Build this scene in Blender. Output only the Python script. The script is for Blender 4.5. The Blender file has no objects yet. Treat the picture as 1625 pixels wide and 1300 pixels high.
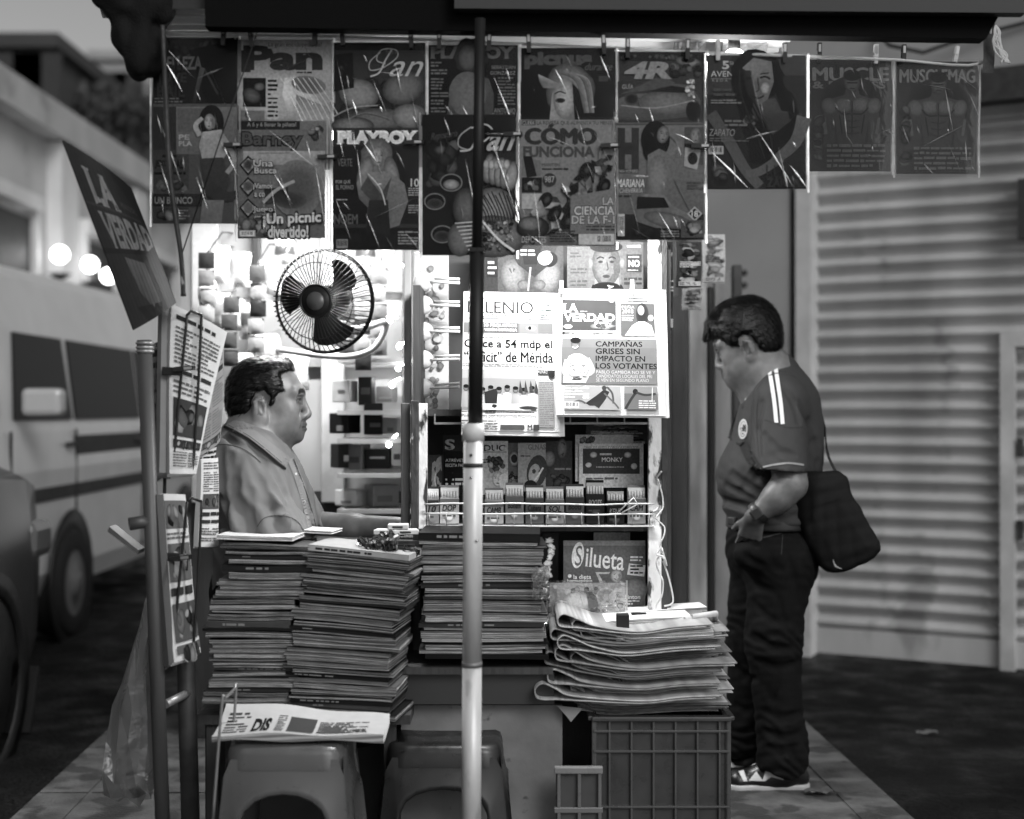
import bpy, bmesh, math, random
import numpy as np
from mathutils import Vector, Matrix, Euler
from mathutils.geometry import tessellate_polygon
R = math.radians
SC = bpy.context.scene
COL = SC.collection
F = 2257.0                      # focal length in photo pixels (50 mm on a 36 mm sensor, 1625 px wide)
CX, CY, CAMH = 812.5, 650.0, 1.25

# ---------------------------------------------------------------- camera
cam = bpy.data.cameras.new('camera')
cam.lens, cam.sensor_width, cam.clip_end, cam.clip_start = 50.0, 36.0, 600.0, 0.05
camo = bpy.data.objects.new('camera', cam); COL.objects.link(camo)
camo.location = (0, 0, CAMH); camo.rotation_euler = (R(90), 0, 0)
cam.dof.use_dof = True
cam.dof.focus_distance = 3.95
cam.dof.aperture_fstop = 1.75
SC.camera = camo
# ---------------------------------------------------------------- world: dusk sky, black and white picture
W_ = bpy.data.worlds.new('World'); SC.world = W_; W_.use_nodes = True
nt = W_.node_tree; nt.nodes.clear()
sky = nt.nodes.new('ShaderNodeTexSky'); sky.sky_type = 'NISHITA'; sky.sun_disc = False
SUN_EL, SUN_AZ = R(34), R(150)
sky.sun_elevation = SUN_EL; sky.sun_rotation = SUN_AZ; sky.air_density = 1.0; sky.dust_density = 2.0
bw = nt.nodes.new('ShaderNodeRGBToBW'); bg = nt.nodes.new('ShaderNodeBackground'); wo = nt.nodes.new('ShaderNodeOutputWorld')
nt.links.new(sky.outputs[0], bw.inputs[0]); nt.links.new(bw.outputs[0], bg.inputs[0]); nt.links.new(bg.outputs[0], wo.inputs[0])
bg.inputs[1].default_value = 0.085
sun = bpy.data.lights.new('sun', 'SUN'); sun.energy = 1.0; sun.angle = R(24); sun.color = (1, 1, 1)
suno = bpy.data.objects.new('sun', sun); COL.objects.link(suno)
# the hazy light stands behind the camera to its right
suno.rotation_euler = (R(56), 0, R(30))
SC.view_settings.view_transform = 'Standard'; SC.view_settings.look = 'None'
SC.view_settings.exposure = 0.25; SC.view_settings.gamma = 1.0
SC.cycles.max_bounces = 8; SC.cycles.transparent_max_bounces = 24
SC.cycles.use_denoising = True
SC.cycles.sample_clamp_indirect = 4.0

def lamp(name, loc, energy, size=0.05, kind='POINT', rot=None, sy=None):
    l = bpy.data.lights.new(name, kind); l.energy = energy; l.color = (1, 1, 1)
    if kind == 'POINT': l.shadow_soft_size = size
    if kind == 'AREA':
        l.size = size
        if sy: l.shape = 'RECTANGLE'; l.size_y = sy
    o = bpy.data.objects.new(name, l); COL.objects.link(o); o.location = loc
    if rot: o.rotation_euler = rot
    return o

def P(px, py, d):               # a point of the place seen at photo pixel (px, py) from depth d
    return Vector(((px - CX) / F * d, d, CAMH - (py - CY) / F * d))
def lin(g):                     # picture grey 0..1 to reflectance
    g = max(0.0, min(1.0, g))
    return (g / 12.92 if g <= 0.04045 else ((g + 0.055) / 1.055) ** 2.4)

# ---------------------------------------------------------------- materials
MATS = {}
def mat(name, g=0.3, rough=0.6, spec=0.5, metal=0.0, attr=False, var=0.0, vscale=8.0, bump=0.0, bscale=60.0, stretch=(1, 1, 1),
        coat=0.0, emit=0.0, dirt=0.0, dirtg=0.05, dscale=9.0, dcut=0.55, sss=0.0, translucent=0.0, rvar=0.0, bdist=0.01):
    if name in MATS: return MATS[name]
    m = bpy.data.materials.new(name); m.use_nodes = True; MATS[name] = m
    n = m.node_tree.nodes; L = m.node_tree.links; b = n['Principled BSDF']
    b.inputs['Roughness'].default_value = rough; b.inputs['Metallic'].default_value = metal
    b.inputs['Specular IOR Level'].default_value = spec
    b.inputs['Coat Weight'].default_value = coat
    b.inputs['Base Color'].default_value = (g, g, g, 1)
    tc = n.new('ShaderNodeTexCoord'); mp = n.new('ShaderNodeMapping'); mp.inputs['Scale'].default_value = stretch
    L.new(tc.outputs['Object'], mp.inputs[0])
    out = None
    if attr:
        a = n.new('ShaderNodeAttribute'); a.attribute_name = 'Col'; out = a.outputs['Color']
    def noise(scale, detail=6):
        t = n.new('ShaderNodeTexNoise'); t.inputs['Scale'].default_value = scale; t.inputs['Detail'].default_value = detail
        L.new(mp.outputs[0], t.inputs['Vector']); return t.outputs['Fac']
    if var > 0:
        mr = n.new('ShaderNodeMapRange'); mr.inputs[3].default_value = 1 - var; mr.inputs[4].default_value = 1 + var
        mr.inputs[1].default_value = 0.3; mr.inputs[2].default_value = 0.7
        L.new(noise(vscale), mr.inputs[0])
        mx = n.new('ShaderNodeMix'); mx.data_type = 'RGBA'; mx.blend_type = 'MULTIPLY'; mx.inputs[0].default_value = 1
        if out: L.new(out, mx.inputs[6])
        else: mx.inputs[6].default_value = (g, g, g, 1)
        L.new(mr.outputs[0], mx.inputs[7]); out = mx.outputs[2]
    if dirt > 0:
        mr = n.new('ShaderNodeMapRange'); mr.inputs[1].default_value = dcut; mr.inputs[2].default_value = dcut + 0.06
        mr.inputs[4].default_value = dirt
        L.new(noise(dscale, 10), mr.inputs[0])
        mx = n.new('ShaderNodeMix'); mx.data_type = 'RGBA'; L.new(mr.outputs[0], mx.inputs[0])
        if out: L.new(out, mx.inputs[6])
        else: mx.inputs[6].default_value = (g, g, g, 1)
        mx.inputs[7].default_value = (dirtg, dirtg, dirtg, 1); out = mx.outputs[2]
    if out: L.new(out, b.inputs['Base Color'])
    if rvar > 0:
        mr = n.new('ShaderNodeMapRange'); mr.inputs[3].default_value = max(0.05, rough - rvar); mr.inputs[4].default_value = min(1, rough + rvar)
        mr.inputs[1].default_value = 0.35; mr.inputs[2].default_value = 0.65
        L.new(noise(vscale * 2.3), mr.inputs[0]); L.new(mr.outputs[0], b.inputs['Roughness'])
    if bump > 0:
        bp = n.new('ShaderNodeBump'); bp.inputs['Strength'].default_value = bump; bp.inputs['Distance'].default_value = bdist
        L.new(noise(bscale, 5), bp.inputs['Height']); L.new(bp.outputs[0], b.inputs['Normal'])
    if sss > 0:
        b.inputs['Subsurface Weight'].default_value = sss; b.inputs['Subsurface Radius'].default_value = (0.006, 0.005, 0.004)
    if emit > 0:
        b.inputs['Emission Color'].default_value = (1, 1, 1, 1); b.inputs['Emission Strength'].default_value = emit
    if translucent > 0:
        tr = n.new('ShaderNodeBsdfTranslucent'); mixs = n.new('ShaderNodeMixShader'); mixs.inputs[0].default_value = translucent
        if out: L.new(out, tr.inputs[0])
        else: tr.inputs[0].default_value = (g, g, g, 1)
        L.new(b.outputs[0], mixs.inputs[1]); L.new(tr.outputs[0], mixs.inputs[2]); L.new(mixs.outputs[0], n['Material Output'].inputs[0])
    return m

def film(name, gloss=0.18, rough=0.12, bscale=30, bump=0.5, stretch=(1, 1, 1), haze=0.05, hg=0.6):
    """clear plastic film: mostly see-through with a wrinkled glossy face and a little milky haze"""
    if name in MATS: return MATS[name]
    m = bpy.data.materials.new(name); m.use_nodes = True; MATS[name] = m
    n = m.node_tree.nodes; L = m.node_tree.links; n.remove(n['Principled BSDF'])
    t = n.new('ShaderNodeBsdfTransparent'); t.inputs[0].default_value = (0.95, 0.95, 0.95, 1)
    g = n.new('ShaderNodeBsdfGlossy'); g.inputs['Roughness'].default_value = rough; g.inputs[0].default_value = (0.9, 0.9, 0.9, 1)
    df = n.new('ShaderNodeBsdfTranslucent'); df.inputs[0].default_value = (hg, hg, hg, 1)
    tc = n.new('ShaderNodeTexCoord'); mp = n.new('ShaderNodeMapping'); mp.inputs['Scale'].default_value = stretch
    mp.inputs['Rotation'].default_value = (0, R(38), 0)
    L.new(tc.outputs['Object'], mp.inputs[0])
    t2 = n.new('ShaderNodeTexNoise'); t2.inputs['Scale'].default_value = bscale; t2.inputs['Detail'].default_value = 3; t2.inputs['Distortion'].default_value = 0.6
    L.new(mp.outputs[0], t2.inputs['Vector'])
    bp = n.new('ShaderNodeBump'); bp.inputs['Strength'].default_value = bump; bp.inputs['Distance'].default_value = 0.01
    L.new(t2.outputs['Fac'], bp.inputs['Height']); L.new(bp.outputs[0], g.inputs['Normal'])
    m1 = n.new('ShaderNodeMixShader'); m1.inputs[0].default_value = haze; L.new(t.outputs[0], m1.inputs[1]); L.new(df.outputs[0], m1.inputs[2])
    lw = n.new('ShaderNodeLayerWeight'); lw.inputs[0].default_value = 0.2; L.new(bp.outputs[0], lw.inputs['Normal'])
    mr = n.new('ShaderNodeMapRange'); mr.inputs[3].default_value = gloss * 0.5; mr.inputs[4].default_value = min(1, gloss * 2.5)
    L.new(lw.outputs['Fresnel'], mr.inputs[0])
    m2 = n.new('ShaderNodeMixShader'); L.new(mr.outputs[0], m2.inputs[0]); L.new(m1.outputs[0], m2.inputs[1]); L.new(g.outputs[0], m2.inputs[2])
    L.new(m2.outputs[0], n['Material Output'].inputs[0])
    return m

# ---------------------------------------------------------------- objects
def tag(o, label=None, cat=None, group=None, kind=None):
    if label: o['label'] = label
    if cat: o['category'] = cat
    if group: o['group'] = group
    if kind: o['kind'] = kind
    return o
def empty(name, loc, label, cat, group=None, rz=0):
    o = bpy.data.objects.new(name, None); COL.objects.link(o); o.location = loc; o.rotation_euler = (0, 0, rz); o.empty_display_size = 0.1
    return tag(o, label, cat, group)
def inv(o):
    return Matrix.LocRotScale(o.location, o.rotation_euler, None).inverted()

class MB:
    """collects shapes and links them as ONE mesh object; every vertex carries a grey for printed or painted colour"""
    def __init__(s): s.v = []; s.f = []; s.c = []; s.m = []; s.sm = []
    def add(s, vs, fs, g=0.5, m=0, smooth=False):
        o = len(s.v); s.v += [tuple(v) for v in vs]
        s.c += list(g) if isinstance(g, (list, tuple)) else [g] * len(vs)
        for f in fs: s.f.append(tuple(i + o for i in f)); s.m.append(m); s.sm.append(smooth)
        return s
    def box(s, c, size, g=0.5, m=0, rot=None, bev=0.0):
        x, y, z = size[0] / 2, size[1] / 2, size[2] / 2
        c = Vector(c)
        q = Euler(rot).to_matrix() if rot is not None and not isinstance(rot, Matrix) else rot
        if bev <= 0:
            vs = [Vector((sx * x, sy * y, sz * z)) for sx in (-1, 1) for sy in (-1, 1) for sz in (-1, 1)]
            fs = [(0, 1, 3, 2), (4, 6, 7, 5), (0, 4, 5, 1), (2, 3, 7, 6), (0, 2, 6, 4), (1, 5, 7, 3)]
        else:
            bev = min(bev, 0.45 * min(size))
            bm = bmesh.new(); bmesh.ops.create_cube(bm, size=1)
            for v in bm.verts: v.co = Vector((v.co.x * size[0], v.co.y * size[1], v.co.z * size[2]))
            bmesh.ops.bevel(bm, geom=bm.edges[:], offset=bev, segments=2, profile=0.5, affect='EDGES')
            bm.verts.ensure_lookup_table(); bm.verts.index_update()
            vs = [v.co.copy() for v in bm.verts]; fs = [tuple(v.index for v in f.verts) for f in bm.faces]; bm.free()
        if q is not None: vs = [q @ v for v in vs]
        return s.add([v + c for v in vs], fs, g, m)
    def tube(s, pts, r, n=8, g=0.5, m=0, cap=True, flat=None):
        pts = [Vector(p) for p in pts]; k = len(pts)
        rs = r if isinstance(r, (list, tuple)) else [r] * k
        up = Vector((0, 0, 1)); vs = []; prev = None
        for i, p in enumerate(pts):
            t = (pts[min(i + 1, k - 1)] - pts[max(i - 1, 0)])
            t = t.normalized() if t.length > 1e-9 else Vector((0, 0, 1))
            if prev is None:
                a = t.cross(up) if abs(t.dot(up)) < 0.95 else t.cross(Vector((1, 0, 0)))
            else: a = prev - t * prev.dot(t)
            a.normalize(); prev = a; b = t.cross(a)
            fl = flat if flat else 1.0
            for j in range(n):
                th = 2 * math.pi * j / n
                vs.append(p + a * (math.cos(th) * rs[i]) + b * (math.sin(th) * rs[i] * fl))
        fs = [(i * n + j, i * n + (j + 1) % n, (i + 1) * n + (j + 1) % n, (i + 1) * n + j) for i in range(k - 1) for j in range(n)]
        s.add(vs, fs, g, m, True)
        if cap:
            o = len(s.v) - k * n
            s.f.append(tuple(o + j for j in reversed(range(n)))); s.m.append(m); s.sm.append(False)
            s.f.append(tuple(o + (k - 1) * n + j for j in range(n))); s.m.append(m); s.sm.append(False)
        return s
    def lathe(s, prof, c, g=0.5, m=0, n=24, axis='Z', rot=None):
        vs = []; c = Vector(c)
        for (r, h) in prof:
            for j in range(n):
                t = 2 * math.pi * j / n
                p = Vector((r * math.cos(t), r * math.sin(t), h)) if axis == 'Z' else (Vector((r * math.cos(t), h, r * math.sin(t))) if axis == 'Y' else Vector((h, r * math.cos(t), r * math.sin(t))))
                if rot is not None: p = rot @ p
                vs.append(c + p)
        fs = [(i * n + j, i * n + (j + 1) % n, (i + 1) * n + (j + 1) % n, (i + 1) * n + j) for i in range(len(prof) - 1) for j in range(n)]
        return s.add(vs, fs, g, m, True)
    def ball(s, c, r, g=0.5, m=0, n=10, noise=0.0, seed=0):
        r = Vector((r, r, r)) if not hasattr(r, '__len__') else Vector(r)
        rnd = random.Random(seed); vs = []; c = Vector(c)
        for i in range(n + 1):
            a = math.pi * i / n
            for j in range(2 * n):
                b = math.pi * j / n; k = 1 + rnd.uniform(-noise, noise)
                vs.append(c + Vector((r.x * math.sin(a) * math.cos(b) * k, r.y * math.sin(a) * math.sin(b) * k, r.z * math.cos(a) * k)))
        w = 2 * n
        fs = [(i * w + j, (i + 1) * w + j, (i + 1) * w + (j + 1) % w, i * w + (j + 1) % w) for i in range(n) for j in range(w)]
        return s.add(vs, fs, g, m, True)
    def grid(s, fn, nu, nv, g=0.5, m=0, smooth=True):
        vs = [fn(i / nu, j / nv) for j in range(nv + 1) for i in range(nu + 1)]
        if callable(g): g = [g(i / nu, j / nv) for j in range(nv + 1) for i in range(nu + 1)]
        fs = [(j * (nu + 1) + i, j * (nu + 1) + i + 1, (j + 1) * (nu + 1) + i + 1, (j + 1) * (nu + 1) + i) for j in range(nv) for i in range(nu)]
        return s.add(vs, fs, g, m, smooth)
    def prism(s, poly, h, fn, g=0.5, m=0):
        """a flat outline (u, v) given thickness h; fn(u, v, w) puts it in space"""
        k = len(poly)
        vs = [fn(u, v, 0) for u, v in poly] + [fn(u, v, h) for u, v in poly]
        fs = [tuple(range(k)), tuple(reversed(range(k, 2 * k)))] + [(i, i + k, (i + 1) % k + k, (i + 1) % k) for i in range(k)]
        return s.add(vs, fs, g, m)
    def build(s, name, mats, parent=None, fix=True):
        me = bpy.data.meshes.new(name)
        vs = s.v
        if parent is not None:
            q = parent_inv(parent); vs = [tuple(q @ Vector(v)) for v in vs]
        me.from_pydata(vs, [], s.f)
        if not isinstance(mats, (list, tuple)): mats = [mats]
        for mm in mats: me.materials.append(mm)
        me.polygons.foreach_set('material_index', s.m); me.polygons.foreach_set('use_smooth', s.sm)
        at = me.attributes.new('Col', 'FLOAT_COLOR', 'POINT')
        a = np.ones((len(s.c), 4), np.float32); a[:, :3] = np.array([lin(x) * 0.85 for x in s.c], np.float32)[:, None]
        at.data.foreach_set('color', a.ravel())
        me.update()
        if fix:
            bm = bmesh.new(); bm.from_mesh(me); bmesh.ops.recalc_face_normals(bm, faces=bm.faces); bm.to_mesh(me); bm.free()
        o = bpy.data.objects.new(name, me); COL.objects.link(o)
        if parent is not None: o.parent = parent
        return o
def parent_inv(p):
    q = Matrix.Identity(4)
    chain = []
    while p is not None: chain.append(Matrix.LocRotScale(p.location, p.rotation_euler, p.scale)); p = p.parent
    for c in reversed(chain): q = q @ c
    return q.inverted()
def dup(o, loc=None, rot=None, label=None, group=None):
    c = o.copy(); COL.objects.link(c)
    if loc is not None: c.location = loc
    if rot is not None: c.rotation_euler = rot
    if label: c['label'] = label
    if group: c['group'] = group
    for ch in o.children:
        k = ch.copy(); COL.objects.link(k); k.parent = c
        for g in ch.children:
            h = g.copy(); COL.objects.link(h); h.parent = k
    return c
def catmull(pts, n=6):
    pts = [Vector(p) for p in pts]; out = []
    for i in range(len(pts) - 1):
        p0, p1, p2, p3 = pts[max(i - 1, 0)], pts[i], pts[i + 1], pts[min(i + 2, len(pts) - 1)]
        for k in range(n):
            t = k / n
            out.append(0.5 * ((2 * p1) + (-p0 + p2) * t + (2 * p0 - 5 * p1 + 4 * p2 - p3) * t * t + (-p0 + 3 * p1 - 3 * p2 + p3) * t ** 3))
    out.append(pts[-1]); return out

# ---------------------------------------------------------------- lettering and print
_TX = {}
def glyphs(txt, bold=0.0, serif=False, shear=0.0):
    key = (txt, bold, serif, shear); fat = bold if ('M' in txt and bold > 0) else 0.0; bold = 0.0 if fat else bold
    if key in _TX: return _TX[key]
    cu = bpy.data.curves.new('lettering', 'FONT'); cu.body = txt; cu.size = 1.0; cu.resolution_u = 3; cu.offset = bold; cu.fill_mode = 'FRONT'
    o = bpy.data.objects.new('lettering', cu); COL.objects.link(o)
    dg = bpy.context.evaluated_depsgraph_get(); me = o.evaluated_get(dg).to_mesh()
    vs = [[v.co.x, v.co.y] for v in me.vertices]; fs = [tuple(p.vertices) for p in me.polygons]
    if serif:
        cnt = {}
        for f in fs:
            for i in range(len(f)):
                e = tuple(sorted((f[i], f[(i + 1) % len(f)]))); cnt[e] = cnt.get(e, 0) + 1
        done = set()
        for (a, b), k in list(cnt.items()):
            if k != 1: continue
            (xa, ya), (xb, yb) = vs[a], vs[b]
            if abs(ya - yb) < 0.004 and 0.03 < abs(xa - xb) < 0.17 + 2 * abs(bold):
                for lv, sg in ((0.0, 1), (0.73, -1), (0.545, -1), (-0.2, 1)):
                    if abs(ya - lv) < 0.03 + abs(bold):
                        x0, x1 = min(xa, xb) - serif, max(xa, xb) + serif
                        q = (round(x0, 2), lv)
                        if q in done: continue
                        done.add(q); t = serif * 0.75; k0 = len(vs)
                        vs += [[x0, ya], [x1, ya], [x1 - serif * .4, ya + sg * t], [x0 + serif * .4, ya + sg * t]]; fs.append((k0, k0 + 1, k0 + 2, k0 + 3))
    if fat:      # thicken by overprinting: this letter shape does not survive an outline offset
        n0 = len(vs); v0, f0 = list(vs), list(fs); vs, fs = [], []
        for k, (dx, dy) in enumerate(((-fat, 0), (fat, 0), (0, fat * .6), (0, -fat * .6))): fs += [tuple(i + k * n0 for i in f) for f in f0]; vs += [[x + dx, y + dy, k * .2] for x, y in v0]
    else: vs = [[x, y, 0.0] for x, y in vs]
    if shear: vs = [[x + y * shear, y, k] for x, y, k in vs]
    o.evaluated_get(dg).to_mesh_clear(); bpy.data.objects.remove(o); bpy.data.curves.remove(cu)
    xs = [v[0] for v in vs]; ys = [v[1] for v in vs]
    r = (vs, fs, min(xs), max(xs), min(ys), max(ys)); _TX[key] = r
    return r

class Print:
    """printed sheet laid out in its own flat units, mapped onto paper afterwards; every element is a little ink layer above the last"""
    con = 0; mid = .32
    def __init__(s, seed=1): s.v = []; s.f = []; s.c = []; s.k = 0; s.r = random.Random(seed)
    def _add(s, vs, fs, g):
        o = len(s.v); s.k += 1
        s.v += [(q[0], q[1], s.k + (q[2] if len(q) > 2 else 0)) for q in vs]
        s.c += list(g) if isinstance(g, (list, tuple)) else [g] * len(vs)
        s.f += [tuple(i + o for i in f) for f in fs]
        return s
    def rect(s, x0, y0, x1, y1, g, g2=None):
        return s._add([(x0, y0), (x1, y0), (x1, y1), (x0, y1)], [(0, 1, 2, 3)], [g, g, g2, g2] if g2 is not None else g)
    def poly(s, pts, g, g2=None):
        tr = tessellate_polygon([[Vector((x, y, 0)) for x, y in pts]])
        n = len(pts)
        gg = g if g2 is None else [g + (g2 - g) * i / max(1, n - 1) for i in range(n)]
        return s._add(pts, [tuple(t) for t in tr], gg)
    def blob(s, cx, cy, rx, ry, g, g2=None, rot=0, n=20, jag=0.0):
        a = R(rot); vs = [(cx, cy)]; c, d = math.cos(a), math.sin(a)
        g2 = g if g2 is None else g2
        for ring, in ((0.6,), (1.0,)):
            for i in range(n):
                t = 2 * math.pi * i / n; k = ring * (1 + (s.r.uniform(-jag, jag) if jag else 0))
                x, y = rx * math.cos(t) * k, ry * math.sin(t) * k
                vs.append((cx + x * c - y * d, cy + x * d + y * c))
        fs = [(0, 1 + i, 1 + (i + 1) % n) for i in range(n)] + [(1 + i, 1 + n + i, 1 + n + (i + 1) % n, 1 + (i + 1) % n) for i in range(n)]
        gm = g * 0.75 + g2 * 0.25
        return s._add(vs, fs, [g] + [gm] * n + [g2] * n)
    def stroke(s, pts, w, g, smooth=True, g2=None):
        p = [Vector((x, y, 0)) for x, y in pts]
        if smooth and len(p) > 2: p = catmull(p, 5)
        ws = w if isinstance(w, (list, tuple)) else [w, w]
        vs = []; n = len(p); cs = []
        for i, q in enumerate(p):
            t = p[min(i + 1, n - 1)] - p[max(i - 1, 0)]; t.normalize()
            f = i / max(1, n - 1); u = f * (len(ws) - 1); a = min(int(u), len(ws) - 2); ww = ws[a] + (ws[a + 1] - ws[a]) * (u - a)
            vs += [(q.x - t.y * ww / 2, q.y + t.x * ww / 2), (q.x + t.y * ww / 2, q.y - t.x * ww / 2)]
            gg = g if g2 is None else g + (g2 - g) * f
            cs += [gg, gg]
        return s._add(vs, [(2 * i, 2 * i + 1, 2 * i + 3, 2 * i + 2) for i in range(n - 1)], cs)
    def text(s, txt, x0, y0, x1, y1, g, bold=0.0, serif=0.0, shear=0.0, rise=0.0, outline=None, ow=0.03):
        """fit into the box; y grows downward; rise = extra downward drop over the width"""
        if outline is not None:
            s.text(txt, x0 - ow * (y1 - y0), y0 - ow * (y1 - y0), x1 + ow * (y1 - y0), y1 + ow * (y1 - y0), outline, bold + 0.035, serif, shear, rise)
        vs, fs, a, b, c, d = glyphs(txt, bold, serif, shear)
        w = max(b - a, 1e-3); h = max(d - c, 1e-3)
        o = [(x0 + (x - a) / w * (x1 - x0), y1 - (y - c) / h * (y1 - y0) + rise * (x - a) / w, k) for x, y, k in vs]
        return s._add(o, fs, g)
    def words(s, x0, y0, x1, y1, n, g, fill=0.92):
        """rows of print too small to read"""
        h = (y1 - y0) / n; vs = []; fs = []
        for i in range(n):
            y = y0 + h * i; x = x0; e = x1 if s.r.random() < 0.7 else x0 + (x1 - x0) * s.r.uniform(0.5, 1)
            while x < e - h * 0.3:
                w = min(e - x, h * s.r.uniform(0.6, 2.8)); k = len(vs)
                a, b = y + h * s.r.uniform(.1, .25), y + h * s.r.uniform(.6, .75)
                vs += [(x, a), (x + w, a), (x + w, b), (x, b)]; fs.append((k, k + 1, k + 2, k + 3))
                x += w + h * 0.28
        return s._add(vs, fs, g)
    def bars(s, x0, y0, x1, y1, paper=0.75, ink=0.1):
        s.rect(x0, y0, x1, y1, paper); x = x0 + (x1 - x0) * .08; vs = []; fs = []
        while x < x1 - (x1 - x0) * .1:
            w = (x1 - x0) * s.r.choice((.015, .03, .05)); k = len(vs)
            vs += [(x, y0 + (y1 - y0) * .1), (x + w, y0 + (y1 - y0) * .1), (x + w, y1 - (y1 - y0) * .25), (x, y1 - (y1 - y0) * .25)]; fs.append((k, k + 1, k + 2, k + 3))
            x += w + (x1 - x0) * s.r.choice((.02, .035))
        return s._add(vs, fs, ink)
    def scatter(s, x0, y0, x1, y1, n, size, g0, g1, asp=1.6):
        for _ in range(n):
            r_ = s.r.uniform(*size); rx = r_ * s.r.uniform(1, asp)
            g = s.r.uniform(g0, g1)
            cx, cy = s.r.uniform(x0 + rx, max(x0 + rx, x1 - rx)), s.r.uniform(y0 + rx, max(y0 + rx, y1 - rx))
            s.blob(cx, cy, rx, r_, g, max(0, g - s.r.uniform(.05, .3)), s.r.uniform(0, 180), n=9, jag=.15)
        return s
    def face(s, cx, cy, w, h, skin, hair, turn=0.0, tilt=0, dark=0.12, mouth=True):
        """a printed face: shaded oval, brows, eyes, nose, mouth"""
        a = R(tilt); ca, sa = math.cos(a), math.sin(a)
        def q(x, y): x += turn * 0.25; return (cx + (x * w * ca - y * h * sa), cy + (x * w * sa + y * h * ca))
        s.blob(cx, cy, w * .5, h * .5, skin, skin * .66, tilt)
        s.blob(*q(.24 - turn * .8, .06), w * .2, h * .36, skin * .72, skin * .72, tilt)
        s.blob(*q(-.05, .02), w * .3, h * .38, skin * 1.02, skin * .9, tilt)
        for sx in (-1, 1):
            s.blob(*q(sx * .2, -.06), w * .09, h * .032, dark * 1.3, skin * .7, tilt)
            s.stroke([q(sx * .33, -.13), q(sx * .2, -.17), q(sx * .08, -.14)], h * .03, hair + .05)
        s.stroke([q(.02, -.06), q(.06, .1), q(0, .13)], h * .025, skin * .6)
        if mouth: s.blob(*q(0, .27), w * .13, h * .04, dark * 1.6, skin * .6, tilt)
        return s
    def build(s, name, mapf, mats, parent=None, step=None, lift=0.00007, maxe=0.03, base=0.0):
        """mapf(u, v, h) -> point; step = unit size in metres used to find long edges"""
        bm = bmesh.new(); cl = bm.verts.layers.float_color.new('Col')
        bv = []
        for (x, y, k), g in zip(s.v, s.c):
            if s.con: g = max(.015, (g - s.mid) * s.con + s.mid)
            v = bm.verts.new((x, y, k)); l = lin(g) * 0.85; v[cl] = (l, l, l, 1); bv.append(v)
        for f in s.f:
            if len(set(f)) < 3: continue
            try: bm.faces.new([bv[i] for i in f])
            except ValueError: pass
        bmesh.ops.triangulate(bm, faces=bm.faces[:])
        if step:
            for _ in range(6):
                le = [e for e in bm.edges if math.hypot(e.verts[0].co.x - e.verts[1].co.x, e.verts[0].co.y - e.verts[1].co.y) * step > maxe]
                if not le: break
                bmesh.ops.subdivide_edges(bm, edges=le, cuts=1); bmesh.ops.triangulate(bm, faces=bm.faces[:])
        q = parent_inv(parent) if parent is not None else Matrix.Identity(4)
        for v in bm.verts: v.co = q @ Vector(mapf(v.co.x, v.co.y, base + v.co.z * lift))
        me = bpy.data.meshes.new(name); bm.to_mesh(me); bm.free()
        if not isinstance(mats, (list, tuple)): mats = [mats]
        for mm in mats: me.materials.append(mm)
        o = bpy.data.objects.new(name, me); COL.objects.link(o)
        if parent is not None: o.parent = parent
        return o
def quadmap(x0, y0, x1, y1, tl, tr, br, bl, bend=None):
    """flat units in the box -> the space quad, h along its normal toward the viewer"""
    n = (tr - tl).cross(bl - tl).normalized()
    if n.y > 0: n = -n
    def fn(u, v, h):
        a, b = (u - x0) / (x1 - x0), (v - y0) / (y1 - y0)
        p = tl.lerp(tr, a).lerp(bl.lerp(br, a), b)
        return p + n * (h + (bend(a, b) if bend else 0.0))
    return fn
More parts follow.
